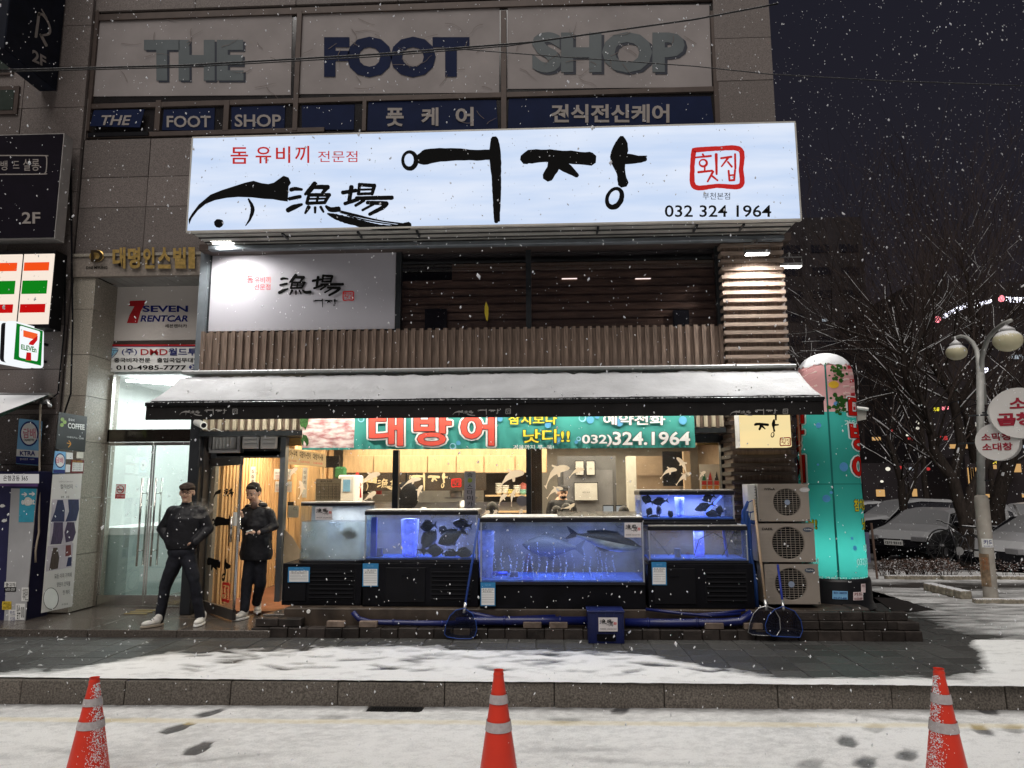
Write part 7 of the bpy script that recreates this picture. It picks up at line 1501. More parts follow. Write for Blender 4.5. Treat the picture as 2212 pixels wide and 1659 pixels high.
# ================================================================ PARK, LAMP, CARS, FAR CITY ON THE RIGHT
bark = mat('dark_bark', (.030, .022, .018), .85, var=.5, scale=14, stretch=(2, 2, .5), bump=.6, bscale=30, snow=.40)
twigm = mat('twig_bark', (.042, .028, .023), .8, var=.3)
snowm = mat('clinging_snow', (.75, .76, .78), .9, var=.05)
def tree(label, base, H, limbs, seed, spread=1., fine=1., r0=.13, lean=(0, 0), dens=1.):
    """limbs: optional guiding polylines (world points, radius) that finer shoots grow from"""
    rs = random.Random(seed); t = thing('bare_tree', label, 'tree', base, 'bare trees in the park'); tr = MB(); br = MB(); tw = MB(); sn = MB()
    base = Vector(base)
    def grow(p, d, L, r, lvl):
        k = 4 if lvl < 2 else 3; pts = [p]; rr = [r]; q = p.copy(); d_ = d.copy()
        for i in range(k):
            d_ = (d_ + Vector((rs.uniform(-1, 1), rs.uniform(-1, 1), rs.uniform(-.5, .8))) * (.16 if lvl < 2 else .10)).normalized(); q = q + d_ * (L / k); pts.append(q.copy()); rr.append(r * (1 - .55 * (i + 1) / k))
        (br if lvl < 2 else tw).tube(pts, [max(x * .75, .0021) for x in rr], 6 if lvl < 2 else 3, cap=False)
        if lvl < 2:
            for a, b in zip(pts[:-1], pts[1:]):
                if rs.random() < .35 and abs((b - a).normalized().z) < .93: up = Vector((0, 0, r * .8)); sn.tube([a + up, a.lerp(b, .5) + up * 1.1, b + up], [r * .2, r * .38, r * .15], 4, cap=False)
        if lvl >= 4: return
        n = (3, 4, 3, 3)[lvl] if dens >= 1 else (3, 3, 3, 2)[lvl]
        for i in range(n):
            tt = rs.uniform(.30, 1.0) if i else 1.0; j = min(k - 1, int(tt * k)); pp = pts[j].lerp(pts[j + 1], tt * k - j) if tt < 1 else pts[-1]
            ax = d_.orthogonal().normalized(); ax.rotate(Matrix.Rotation(rs.uniform(0, 6.28), 3, d_)); nd = (d_ * math.cos(.5) + ax * math.sin(rs.uniform(.3, .75)) * spread + Vector((0, 0, .22))).normalized()
            grow(pp, nd, L * rs.uniform(.55, .80), max(rr[j] * .6, .0035), lvl + 1)
    if limbs:
        for pts, ra, rb in limbs:
            P_ = [Vector(p) for p in pts]; k = len(P_); rr = [ra + (rb - ra) * i / (k - 1) for i in range(k)]; Q = []; RR = []
            for i in range(k - 1):
                for u_ in (0, .5): Q.append(P_[i].lerp(P_[i + 1], u_) + Vector((rs.uniform(-1, 1), rs.uniform(-1, 1), 0)) * rr[i] * .25); RR.append(rr[i] * (1 - u_) + rr[i + 1] * u_)
            Q.append(P_[-1]); RR.append(rr[-1]); (tr if ra > .09 else br).tube(Q, RR, 9 if ra > .09 else 7, cap=False)
            for a, b, r_ in zip(Q[:-1], Q[1:], RR):
                if rs.random() < .75: off = Vector((rs.choice((-.35, .2)) * r_, -.45 * r_, .45 * r_)); sn.tube([a + off, a.lerp(b, .5) + off * 1.05, b + off], [r_ * .1, r_ * rs.uniform(.16, .34), r_ * .12], 5, cap=False)
            for i in range(1, len(Q)):
                if i < len(Q) * .35 and ra > .09: continue
                d0 = (Q[i] - Q[i - 1]).normalized()
                for _ in range(2 if i < len(Q) - 1 else 3):
                    ax = d0.orthogonal().normalized(); ax.rotate(Matrix.Rotation(rs.uniform(0, 6.28), 3, d0)); nd = (d0 * .55 + ax * .75 * spread + Vector((0, 0, .25))).normalized(); grow(Q[i], nd, rs.uniform(.9, 1.6) * fine, max(.012, RR[i] * .4), 1)
    else:
        top = base + Vector((lean[0], lean[1], H * .38)); pts = [base, base.lerp(top, .5) + Vector((rs.uniform(-.1, .1), 0, 0)), top]; tr.tube(pts, [r0 * 1.25, r0, r0 * .85], 9, cap=False)
        for i in range(4): a = rs.uniform(0, 6.28); grow(top, Vector((math.cos(a) * .55 * spread, math.sin(a) * .5, .8)).normalized(), H * .28, r0 * .6, 0)
    tr.build('trunk', bark, t, smooth=True); 
    if br.v: br.build('branches', bark, t, smooth=True)
    tw.build('twigs', twigm, t)
    if sn.v: stuff(sn.build('snow', snowm, t, smooth=True))
    return t
A_ = lambda pts, Y: [at(x, y, Y) for x, y in pts]
Yt = 16.5
tree('forked bare tree with snow streaked limbs left of the street lamp', at(2085, 1180, Yt), 8, [
    (A_([(2088, 1190), (2084, 1120), (2060, 1040), (2022, 975), (2004, 915), (1996, 880)], Yt), .15, .085), (A_([(1996, 880), (1972, 850), (1955, 815), (1952, 770), (1944, 735)], Yt), .095, .05), (A_([(1996, 880), (1965, 795), (1985, 740), (2000, 690)], Yt - .5), .06, .03),
    (A_([(2060, 1040), (2075, 960), (2056, 850), (2010, 780), (1990, 740)], Yt + .4), .12, .05), (A_([(2086, 1130), (2098, 1060), (2125, 1010), (2150, 975), (2200, 900), (2212, 840)], Yt), .13, .06), (A_([(1952, 770), (1890, 735), (1830, 715), (1795, 700)], Yt), .045, .015), (A_([(1955, 845), (1880, 860), (1820, 880)], Yt), .035, .012)], 11, fine=1.5)
tree('leaning bare tree rising behind the double globe street lamp', at(2135, 1185, 18.5), 8, [
    (A_([(2150, 1200), (2155, 1100), (2175, 1010), (2195, 960), (2230, 880)], 18.5), .20, .12), (A_([(2120, 780), (2105, 720), (2098, 680), (2092, 610), (2075, 560)], 18.3), .075, .03), (A_([(2120, 780), (2130, 720), (2100, 640), (2120, 590)], 18.7), .06, .02), (A_([(2110, 1000), (2090, 900), (2078, 860), (2120, 780)], 18.5), .13, .08), (A_([(2105, 755), (2150, 720), (2200, 660), (2240, 620)], 18.0), .06, .03)], 12, fine=1.5)
tree('slim grey bare tree standing between the far cars', at(1953, 1150, 24), 8, [(A_([(1955, 1150), (1953, 1100), (1945, 1040), (1930, 985), (1915, 940)], 24), .15, .06), (A_([(1953, 1090), (1975, 1040), (1985, 990)], 24), .08, .04)], 13, fine=2.0)
for i, (px, Y, H, lab) in enumerate(((1838, 21, 9.5, 'bare tree with fan of thin twigs just right of the inflatable column'), (1850, 27, 11, 'far bare tree whose twigs rise above the awning end'), (2010, 26, 12, 'tall bare tree behind the parked cars, tallest crown'), (2150, 24, 11, 'bare tree behind the round signs'))):
    tree(lab, at(px, 1130, Y).xy.to_3d() + Vector((0, 0, -.3)), H, None, 30 + i, spread=1.15, r0=.09, dens=1 if i in (0, 2) else .9)
# ---------------- street lamp
lp = atz(2141, 1297, PAV); LY = lp.y; lm = mat('pale_lamp_paint', (.40, .40, .38), .5, .1, var=.2, scale=6, bump=.1)
sl_ = thing('street_lamp', 'pale double arm street lamp with two unlit cream globes', 'street lamp', lp)
MB().lathe((lp.x, LY, PAV), [(.115, 0), (.115, .03), (.095, .05), (.095, 1.42), (.085, 1.48), (.06, 1.50)], 20).build('base_sleeve', mat('pale_sleeve', (.36, .33, .29), .6, var=.2, scale=5), sl_, smooth=False)
pt = at(2117, 802, LY); ztop_ = pt.z; xt = pt.x
MB().tube([(lp.x, LY, PAV + 1.5), ((lp.x + xt) / 2, LY, (PAV + 1.5 + ztop_) / 2), (xt, LY, ztop_ - .02)], [.055, .052, .050], 14).build('pole', lm, sl_, smooth=True)
def Lp(x, y, dy=0.): return at(x, y, LY + dy)
MB().tube([Vector((xt - .02, LY, ztop_ - .5)), Lp(2114, 800), Lp(2113, 776, .05), Lp(2110, 757, .15), Lp(2102, 741, .3), Lp(2089, 729, .45), Lp(2076, 726, .6), Lp(2057, 731, .7)], [.034, .034, .034, .034, .032, .030, .027, .024], 10).build('arm', lm, sl_, smooth=True)
MB().tube([Vector((xt + .02, LY, ztop_ - .5)), Lp(2121, 800), Lp(2121, 776, -.05), Lp(2125, 757, -.15), Lp(2134, 731, -.35), Lp(2149, 714, -.6), Lp(2165, 701, -.8), Lp(2184, 692, -1.0)], [.034, .034, .034, .034, .034, .032, .030, .026], 10).build('arm', lm, sl_, smooth=True)
globe = mat('cream_globe', (.52, .48, .32), .25, var=.1, scale=3, snow=.72, es=.05)  # faint glow added to globes that are not lit
for (x, y, dy, r_) in ((2066, 761, .65, .146), (2177, 736, -.9, .172)):
    c = at(x, y, LY + dy); rr_ = r_; g = MB().ell(c, (rr_ * 1.05, rr_ * 1.05, rr_ * .88), 24, 16).build('globe', globe, sl_, smooth=True)
    MB().lathe(c + Vector((0, 0, rr_ * .74)), [(rr_ * .62, 0), (rr_ * .56, .035), (rr_ * .25, .07), (.014, .10), (.008, .15)], 16).build('cap', mat('lamp_cap', (.42, .42, .42), .5, snow=.6), g, smooth=True)
for z_ in (1.9, 2.9): q_ = (z_ - PAV) / (ztop_ - PAV); MB().tube([(lp.x + (xt - lp.x) * q_, LY, z_), (lp.x + (xt - lp.x) * q_, LY, z_ + .02)], .060, 14).build('band', darkframe, sl_)
def psheet(px0, py0, px1, py1, m, nm_, t, r_=.098): 
    mb = MB(); k = 6; a0 = at(px0, py0, LY - r_).x; a1 = at(px1, py0, LY - r_).x; z0 = at(px0, py1, LY - r_).z; z1 = at(px0, py0, LY - r_).z; f_ = lambda x: LY - math.sqrt(max(.0001, r_ * r_ - (x - lp.x) ** 2)); mb.v = [(a0 + (a1 - a0) * i / k, f_(a0 + (a1 - a0) * i / k), z) for z in (z0, z1) for i in range(k + 1)]; mb.f = [(i, i + 1, k + 2 + i, k + 1 + i) for i in range(k)]; mb.mi = [0] * k; mb.build(nm_, m, t)
    return lambda u, v: Vector((a0 + (a1 - a0) * u, f_(a0 + (a1 - a0) * u) - .003, z0 + (z1 - z0) * v))
fs = thing('flyer_sticker', 'white and blue card loan flyer around the lamp sleeve top', 'sticker', (lp.x, LY - .16, 1.6)); fn1 = psheet(2124, 1164, 2146, 1183, white, 'sheet', fs); text('카드', fn1, (.1, .85, .35, .9), blue, fs, .02, cuts=4); text('010-3030-1234', fn1, (.1, .9, .08, .25), blue, fs, cuts=4)
fs = thing('flyer_sticker', 'peeling orange brown notice lower on the lamp sleeve', 'sticker', (lp.x, LY - .16, 1.2)); fn1 = psheet(2122, 1197, 2136, 1268, mat('faded_notice', (.22, .155, .10), .7, var=.4, scale=20), 'sheet', fs); text('알림\n주차\n금지', fn1, (.15, .85, .5, .9), mat('orange_ink', (.35, .13, .05), .6), fs, .02, cuts=4)
# ---------------- round box signs behind the lamp
def rsign(label, cxp, cyp, rx_px, rz_px, Y, txts):
    c = at(cxp, cyp, Y); rz = (at(cxp, cyp - rz_px, Y).z - c.z); rx = at(cxp + rx_px, cyp, Y).x - c.x; ya = max(.35, math.acos(min(1, rx / rz))); t = thing('round_sign', label, 'sign', c)
    U = Vector((math.cos(ya), -math.sin(ya), 0)); Nn = Vector((-math.sin(ya), -math.cos(ya), 0))
    def disc(d0, d1, r_, m, nm_): mb = MB(); n = 36; mb.v = [tuple(c + U * r_ * math.cos(6.2832 * i / n) + Vector((0, 0, r_ * math.sin(6.2832 * i / n))) + Nn * d) for d in (d0, d1) for i in range(n)]; mb.f = [tuple(range(n)), tuple(range(2 * n - 1, n - 1, -1))] + [(i, (i + 1) % n, n + (i + 1) % n, n + i) for i in range(n)]; mb.mi = [0] * len(mb.f); return mb.build(nm_, m, t, bevel=.012, seg=2)
    w_ = mat('snowy_sign_acrylic', (.58, .56, .54), .5, var=.06, scale=3, snow=.5)
    disc(.0, .10, rz, w_, 'face_box'); disc(-.06, .0, rz * .93, mat('blue_rim', (.03, .03, .22), .5), 'core'); disc(-.16, -.06, rz, w_, 'face_box')
    for s, u0, u1, v0, v1, o_ in txts: text(s, lambda u, v: c + U * rz * u + Vector((0, 0, rz * v)) + Nn * .106, (u0, u1, v0, v1), mat('crimson_print', (.28, .012, .03), .5), t, o_)
    MB().tube([c + Nn * -.05 - U * rz * .9, c + Nn * -.05 - U * (rz + .25)], .012, 6).build('bracket', darkframe, t)
    return t
rsign('upper large round white sign with crimson Korean letters, cut by the frame edge', 2200, 893, 49, 52, 10.2, [('소', -.32, .28, .18, .62, .03), ('곱창', -.78, .5, -.52, .02, .04)])
rsign('lower smaller round white sign with two lines of crimson Korean letters', 2156, 955, 30, 38, 10.4, [('소막창', -.72, .72, .06, .50, .03), ('소대창', -.72, .72, -.50, -.06, .03)])
cb = MB()
for q in ([(2118, 868), (2095, 862), (2060, 868), (2030, 880)], [(2118, 870), (2090, 880), (2060, 905)], [(2122, 868), (2145, 872), (2152, 888), (2140, 905), (2125, 915)]): cb.tube([at(x, y, LY) for x, y in q], .006, 5)
stuff(cb.build('lamp_cables', black, sl_))
# ---------------- kerbs, planting, hedge
stn = mat('rough_granite_edge', (.26, .23, .18), .8, var=.35, scale=20, bump=.4, snow=.35)
ke = thing('stone_edging', 'short row of rough granite blocks by the lamp foot, topped with snow', 'edging', atz(2040, 1285, PAV))
P0, P1 = atz(2005, 1276, PAV - .02), atz(2090, 1296, PAV - .02)
for k in range(5):
    a = P0.lerp(P1, k / 5 + .01); b = P0.lerp(P1, (k + 1) / 5 - .01); d_ = (b - a); nn_ = Vector((-d_.y, d_.x, 0)).normalized() * .09; MB().hexa([a - nn_, b - nn_, b + nn_, a + nn_, a - nn_ + Vector((0, 0, .13)), b - nn_ + Vector((0, 0, .13)), b + nn_ + Vector((0, 0, .13)), a + nn_ + Vector((0, 0, .13))]).build('block', stn, ke, bevel=.025, seg=2)
ke = thing('stone_edging', 'long low stone edge between the path and the planted strip', 'edging', (9, 13.6, 0))
for k in range(13):
    x = 6.3 + k * 1.0; y = 13.85 - .05 * (x - 6); zz = float(park_z(np.array(x), np.array(y))); MB().box(x + .01, x + .99, y, y + .12, zz - .05, zz + .09).build('block', stn, ke, bevel=.015)
ke = thing('stone_edging', 'low stone edge in front of the lamp at the right of the plaza', 'edging', atz(2150, 1308, PAV))
for k in range(8):
    a = atz(2108, 1302, PAV) + Vector((k * .8, -.02 * k, 0)); MB().box(a.x, a.x + .79, a.y, a.y + .10, PAV - .04, PAV + .05).build('block', stn, ke, bevel=.012)
ma = thing('drain_slab', 'dark bare metal ramp plate beside the black column base', 'plate', atz(1900, 1320, PAV)); MB().prism([atz(1888, 1292, PAV + .004), atz(1935, 1294, PAV + .004), atz(2022, 1320, PAV + .004), atz(1930, 1322, PAV + .004)], (0, 0, .012)).build('plate', mat('dark_steel_plate', (.03, .027, .026), .4, .2, bump=.2, bscale=60), ma)
shr = mat('dry_leaf', (.075, .035, .022), .8, var=.5, scale=30, snow=.30, attr=.2)
def shrub(label, x, y, w_, h, seed, name='hedge_bush', n=700):
    rs = random.Random(seed); z = float(park_z(np.array(x), np.array(y))) - .02; t = thing(name, label, 'shrub', (x, y, z)); st_ = MB(); lf = MB()
    for k in range(int(n / 22)):
        a = rs.uniform(0, 6.28); d_ = rs.random() ** .5 * w_ * .8; p = Vector((x + math.cos(a) * d_ * .5, y + math.sin(a) * d_ * .35, z)); q = p + Vector((math.cos(a) * w_ * .3, math.sin(a) * .12, h * rs.uniform(.6, 1.05))); st_.tube([p, p.lerp(q, .5) + Vector((rs.uniform(-.04, .04), 0, 0)), q], [.006, .005, .003], 3, cap=False)
        for i in range(3): r_ = p.lerp(q, rs.uniform(.4, .95)); st_.tube([r_, r_ + Vector((rs.uniform(-.12, .12), rs.uniform(-.1, .1), rs.uniform(.03, .14)))], [.004, .002], 3, cap=False)
    for k in range(n):
        a = rs.uniform(0, 6.28); d_ = rs.random() ** .5; p = Vector((x + math.cos(a) * d_ * w_ * .62, y + math.sin(a) * d_ * .28, z + h * (1 - .35 * d_ ** 3) * rs.uniform(.30, 1) ** .7)); s = rs.uniform(.010, .024)
        v1 = Vector((rs.uniform(-1, 1), rs.uniform(-1, 1), rs.uniform(-.6, .6))).normalized() * s; v2 = v1.orthogonal().normalized() * s * .6; lf.add([p - v1, p + v2, p + v1, p - v2], [(0, 1, 2, 3)])
    st_.build('stems', twigm, t); lf.build('leaves', shr, t)
hy_ = 14.7
for i, (px, w_, h, lab) in enumerate(((1918, .42, .50, 'brown clipped hedge bush at the left end, behind the column'), (1945, .46, .52, 'brown clipped hedge bush second from the left'), (1975, .46, .54, 'brown clipped hedge bush in the middle of the row'), (2000, .40, .52, 'brown clipped hedge bush before the first gap'), (2040, .50, .55, 'brown hedge bush standing in front of the bicycle wheel'), (2110, .36, .42, 'sparse bush beside the lamp sleeve'), (2165, .30, .50, 'sparse twiggy bush right of the lamp'), (2205, .34, .55, 'sparse bush cut by the frame edge'))):
    p = at(px, 1215, hy_ + (i % 2) * .15); shrub(lab, p.x, p.y, w_, h * .72, 60 + i, n=520 if i < 5 else 110)
po = thing('signpost', 'thin leaning rusty post in the planted strip', 'post', at(1893, 1240, 13.9)); MB().tube([at(1895, 1250, 13.9), at(1882, 1130, 13.9)], .022, 8).build('post', mat('rust_post', (.14, .09, .07), .7), po)
po = thing('barrier', 'narrow board standing between column and hedge', 'board', at(1873, 1200, 12)); pbox(1871, 1150, 1879, 1215, 12, .05).build('board', mat('blue_grey_board', (.12, .12, .2), .6), po)
# ---------------- parked cars
tyre = mat('tyre', (.012, .012, .012), .7); rimm = mat('wheel_rim', (.25, .25, .26), .3, .8); cglass = mat('snow_dusted_glass', (.022, .022, .026), .15, spec=.6, snow=.50, var=.3, scale=30, col2=(.06, .06, .07), sc_=.3)  # snow on the car glass greyed in place of dimmer light
def car(label, loc, yaw, paint, kind='sedan', plate='', tail=False):
    t = thing('parked_car', label, 'car', loc, 'cars parked beyond the hedge'); M = Matrix.Translation(loc) @ Matrix.Rotation(yaw, 4, 'Z')
    L, Wd = 4.6, .90    # front at +x
    if kind == 'sedan': roof = [(-2.25, .60), (-2.2, .96), (-1.55, 1.02), (-.95, 1.38), (-.2, 1.46), (.45, 1.40), (1.15, 1.02), (2.0, .88), (2.28, .66), (2.30, .35)]; gl0, gl1 = 2, 6
    else: roof = [(-2.2, .60), (-2.22, 1.02), (-1.98, 1.42), (-1.3, 1.62), (-.2, 1.66), (.5, 1.58), (1.15, 1.12), (2.0, 1.0), (2.25, .75), (2.27, .38)]; gl0, gl1 = 1, 6
    ys = [-.90, -.86, -.72, -.45, 0, .45, .72, .86, .90]; mb = MB(); n = len(roof)
    for y in ys:
        ay = abs(y)
        for i, (x, z) in enumerate(roof):
            belt = 1.0 if kind == 'sedan' else 1.08
            if z > belt: lim = 1 - .30 * (z - belt) / .5; yy = y * min(1, lim); zz = z - .10 * max(0, (ay - .6) / .3) ** 2
            else: yy = y * (1 - .10 * max(0, abs(x) - 1.7) / .6); zz = z - (.05 * max(0, (ay - .6) / .3) ** 2)
            xx = x * (1 - .045 * (ay / .9) ** 3); mb.v.append(tuple(M @ Vector((xx, yy, zz))))
    for j in range(len(ys) - 1):
        for i in range(n - 1):
            mb.f.append((j * n + i, j * n + i + 1, (j + 1) * n + i + 1, (j + 1) * n + i)); gl_ = (i == gl0 or i == gl1 - 1) and 0 < j < len(ys) - 2; mb.mi.append(1 if gl_ else 0)
    # sides below the belt and the side windows
    for s, j in ((-1, 0), (1, len(ys) - 1)):
        b = len(mb.v)
        for i, (x, z) in enumerate(roof): mb.v.append(tuple(M @ Vector((x * .955, s * .86, .30))))
        for i in range(n - 1): q = (j * n + i, j * n + i + 1, b + i + 1, b + i); mb.f.append(q if s < 0 else q[::-1]); mb.mi.append(0)
    bmid = 1.0 if kind == 'sedan' else 1.08
    mb.build('body', [paint, cglass], t, smooth=False)
    MB().hexa([M @ Vector(p) for p in ((-2.1, -.84, .2), (2.1, -.84, .2), (2.1, .84, .2), (-2.1, .84, .2), (-2.15, -.86, .42), (2.2, -.86, .42), (2.2, .86, .42), (-2.15, .86, .42))]).build('underbody', black, t)
    for s in (-1, 1):
        pl_ = [(-1.35 if kind == 'sedan' else -1.85, bmid + .02), (-.85 if kind == 'sedan' else -1.55, bmid + .34), (.35, bmid + .34), (.92, bmid + .03)]
        if kind != 'sedan': pl_ = [(x, z + (.1 if k in (1, 2) else 0)) for k, (x, z) in enumerate(pl_)]
        P_ = [M @ Vector((x, s * (.905 - .25 * (z - bmid)), z)) for x, z in pl_]; MB().prism(P_, M.to_3x3() @ Vector((0, s * .012, 0))).build('side_window', cglass, t)
    for wx in (-1.38, 1.40):
        for s in (-1, 1):
            c = M @ Vector((wx, s * .80, .32)); ax = M.to_3x3() @ Vector((0, s, 0)); w_ = MB().lathe(c, [(.20, -.10), (.315, -.10), (.33, -.05), (.33, .06), (.31, .115), (.21, .115)], 22, ax=ax).build('wheel', tyre, t, smooth=False); MB().lathe(c, [(.20, .09), (.20, .10), (.06, .125), (.02, .125)], 14, ax=ax).build('rim', rimm, w_)
    e = M.to_3x3()
    for s in (-1, 1): MB().obox(M @ Vector((2.22, s * .62, .68)), e @ Vector((.06, s * -.02, 0)), e @ Vector((.02, .17, 0)), (0, 0, .06)).build('headlight', mat('headlight_glass', (.25, .25, .26), .15), t, bevel=.01); MB().obox(M @ Vector((-2.20, s * .66, .86)), e @ Vector((.04, 0, 0)), e @ Vector((0, .18, 0)), (0, 0, .06)).build('tail_lamp', mat('tail_lamp_red', (.14, .01, .01), .2), t, bevel=.01); MB().obox(M @ Vector((.72, s * 1.0, bmid + .06)), e @ Vector((.06, 0, 0)), e @ Vector((0, .09, 0)), (0, 0, .06)).build('mirror', paint, t, bevel=.02)
    fx_ = -2.26 if tail else 2.325
    s_ = -1 if tail else 1; MB().obox(M @ Vector((fx_, 0, .56 if not tail else .80)), e @ Vector((.008, 0, 0)), e @ Vector((0, .25, 0)), (0, 0, .065)).build('number_plate', white, t)
    if plate: text(plate, lambda u, v: M @ Vector((fx_ + s_ * .014, s_ * (u - .5) * .44, (.56 if not tail else .80) + (v - .5) * .08)), (0, 1, 0, 1), ink, t, .02)
    MB().obox(M @ Vector((2.25, 0, .42)), e @ Vector((.05, 0, 0)), e @ Vector((0, .78, 0)), (0, 0, .05)).build('bumper', black, t, bevel=.01); MB().obox(M @ Vector((-2.2, 0, .45)), e @ Vector((.06, 0, 0)), e @ Vector((0, .82, 0)), (0, 0, .09)).build('bumper', mat('grey_bumper', (.08, .08, .085), .5), t, bevel=.01)
    return t
dkp = mat('snow_dusted_dark_paint', (.012, .012, .015), .25, spec=.5, snow=.74, coat=.3, sc_=.5); whp = mat('snow_dusted_white_paint', (.38, .37, .35), .35, snow=.74, coat=.2, sc_=.6)  # snow dusting greyed, the lot's dim light is put into its colour
pz_ = -.26
def cpos(px, Y): p = at(px, 1190, Y); return (p.x, Y, pz_)
car('dark hatchback parked side on behind the inflatable column', cpos(1965, 25.5), R(185), dkp, 'suv', tail=False)
car('black sedan with snowy bonnet facing the bicycle', cpos(2020, 21.6), R(218), dkp, 'sedan', '12가 9315')
car('white estate car backed up behind the bicycle', cpos(2130, 22.6), R(60), whp, 'suv', '19허 6190', tail=True)
car('dark sedan with snowy bonnet right of the lamp, cut by the frame', cpos(2290, 17.5), R(200), dkp, 'sedan')
car('pale car whose roof shows behind the right hand cars', cpos(2240, 28), R(190), whp, 'sedan')
car('dark car farthest left behind the hatchback', cpos(1880, 31), R(180), dkp, 'sedan')
# ---------------- bicycle
bc = thing('bicycle', 'dark road bicycle with drop bars leaning in front of the white car', 'bicycle', at(2080, 1205, 16.2)); BYc = 16.2
def Bp(x, y, dy=0.): p = at(3300 / 1.8517 + x / 5.146, 1950 / 1.8517 + y / 5.146, BYc + dy); return p
w1, w2 = Bp(1300, 640), Bp(1615, 700); rw = .335; bkm = mat('bicycle_frame', (.02, .02, .025), .25, snow=.35, spec=.6)
for c, nm_ in ((w1, 'wheel'), (w2, 'wheel')):
    mb = MB(); pts = [c + Vector((rw * math.cos(6.2832 * i / 32), rw * .12 * math.cos(6.2832 * i / 32), rw * math.sin(6.2832 * i / 32))) for i in range(33)]; w_ = mb.tube(pts, .016, 6, cap=False).build('wheel', tyre, bc, smooth=True)
    for i in range(12): MB().tube([c, c + Vector((rw * math.cos(.5236 * i), rw * .12 * math.cos(.5236 * i), rw * math.sin(.5236 * i)))], .0018, 3).build('spoke', rimm, w_)
    MB().tube([c + Vector((0, -.05, 0)), c + Vector((0, .05, 0))], .022, 8).build('hub', alu, w_)
hd, bb, st_, sd = Bp(1390, 470), Bp(1480, 705), Bp(1560, 560), Bp(1585, 470)
fr = MB(); fr.tube([hd, bb], .020, 8).tube([hd + Vector((0, 0, .04)), st_], .017, 8).tube([bb, sd], .016, 8).tube([st_, w2], .010, 6).tube([bb, w2], .011, 6).tube([hd + Vector((0, 0, .08)), hd, w1], .014, 8); fr.build('frame', bkm, bc, smooth=True)
MB().obox(Bp(1600, 435), (.13, .01, -.01), (0, .06, 0), (0, 0, .022)).build('saddle', mat('black_saddle', (.01, .01, .01), .5, snow=.5), bc, bevel=.01)
MB().tube([Bp(1240, 360), Bp(1290, 370), Bp(1330, 395), Bp(1395, 410), Bp(1430, 430), Bp(1420, 480), Bp(1370, 490)], .013, 7).build('handlebar', mat('black_saddle', ()), bc, smooth=True)
MB().tube([bb + Vector((0, -.05, 0)), bb + Vector((0, .0, 0))], .09, 16).build('chain_ring', alu, bc); MB().tube([bb + Vector((0, -.06, 0)), bb + Vector((-.03, -.07, -.17))], .010, 6).build('crank', alu, bc); MB().obox(bb + Vector((-.03, -.11, -.17)), (.045, 0, 0), (0, .04, 0), (0, 0, .012)).build('pedal', black, bc)
# ---------------- far buildings: night's dark put into the walls, a few lit windows and signs
dkw = mat('dark_tower_wall', (.024, .019, .022), .8, var=.3, scale=.5); litw = [light_mat('window_warm', (1, .58, .22), .6), light_mat('window_cool', (.8, .9, 1), .5), light_mat('window_red', (1, .08, .08), .45), light_mat('window_green', (.1, 1, .4), .6), light_mat('window_yellow', (1, .75, .08), 1.2)]
def block(label, px0, px1, ytop, Y, dep, seed, nlit, wcols, roww=3.2):
    rs = random.Random(seed); a, b = at(px0, 1000, Y).x, at(px1, 1000, Y).x; z1 = at((px0 + px1) / 2, ytop, Y).z; t = thing('distant_building', label, 'building', ((a + b) / 2, Y + dep / 2, -.4)); MB().box(a, b, Y, Y + dep, -.4, z1).build('wall', dkw, t)
    nx_, nz_ = max(2, int((b - a) / roww)), max(2, int((z1 - 1) / 3.2)); cells = [(i, j) for i in range(nx_) for j in range(nz_)]; rs.shuffle(cells); w_ = (b - a) / nx_; glassw = mat('far_dark_pane', (.012, .012, .018), .2, spec=.6)
    for k, (i, j) in enumerate(cells[:min(len(cells), 46)]):
        x = a + (i + .5) * w_; z = 1.2 + j * 3.2; m = litw[rs.choice(wcols)] if k < nlit else glassw; sx = w_ * .32; sz = .7
        if k < nlit: sx *= rs.uniform(.15, .45); sz *= rs.uniform(.12, .4)
        MB().box(x - sx, x + sx, Y - .06, Y - .01, z, z + sz * 1.6).build('window', m, t)
    return t
block('dark tower beyond the park right of the restaurant corner', 1640, 1900, 470, 95, 20, 1, 2, (1,))
block('dark office block in the far middle carrying small lit windows', 1890, 2060, 760, 60, 14, 2, 9, (0, 1))
block('dark office block behind the lamp with the slanted lit roof sign', 2000, 2300, 610, 52, 14, 3, 7, (0, 1))
block('low far shop row glowing yellow between the trunks', 1860, 2080, 1000, 42, 8, 4, 12, (0, 1, 0, 2, 3), 1.6)
block('low lit shop row at the right behind the trees', 2085, 2330, 985, 38, 8, 5, 6, (0, 4, 0), 1.8)
def glow(name, label, px0, py0, px1, py1, Y, m, cat='sign'): t = thing(name, label, cat, at(px0, py0, Y)); pbox(px0, py0, px1, py1, Y, .08).build('panel', m, t); return t
t = glow('lit_shop_window', 'tall glowing shop window with bars between the trunks', 2093, 1010, 2111, 1052, 37.5, litw[0], 'window')
for k in range(3): MB().box(at(2097 + k * 5, 1030, 37.4).x - .03, at(2097 + k * 5, 1030, 37.4).x + .03, 37.4, 37.48, at(2100, 1052, 37.4).z, at(2100, 1010, 37.4).z).build('bar', black, t)
glow('lit_shop_window', 'glowing yellow shop strip right of the lamp pole', 2138, 1004, 2153, 1013, 37.4, litw[0], 'window'); glow('lit_shop_window', 'wide glowing yellow shop front right of the big trunk', 2166, 1003, 2182, 1022, 37.4, litw[0], 'window'); glow('lit_shop_window', 'glowing shop front at the frame edge', 2186, 1002, 2206, 1020, 37.4, litw[0], 'window')
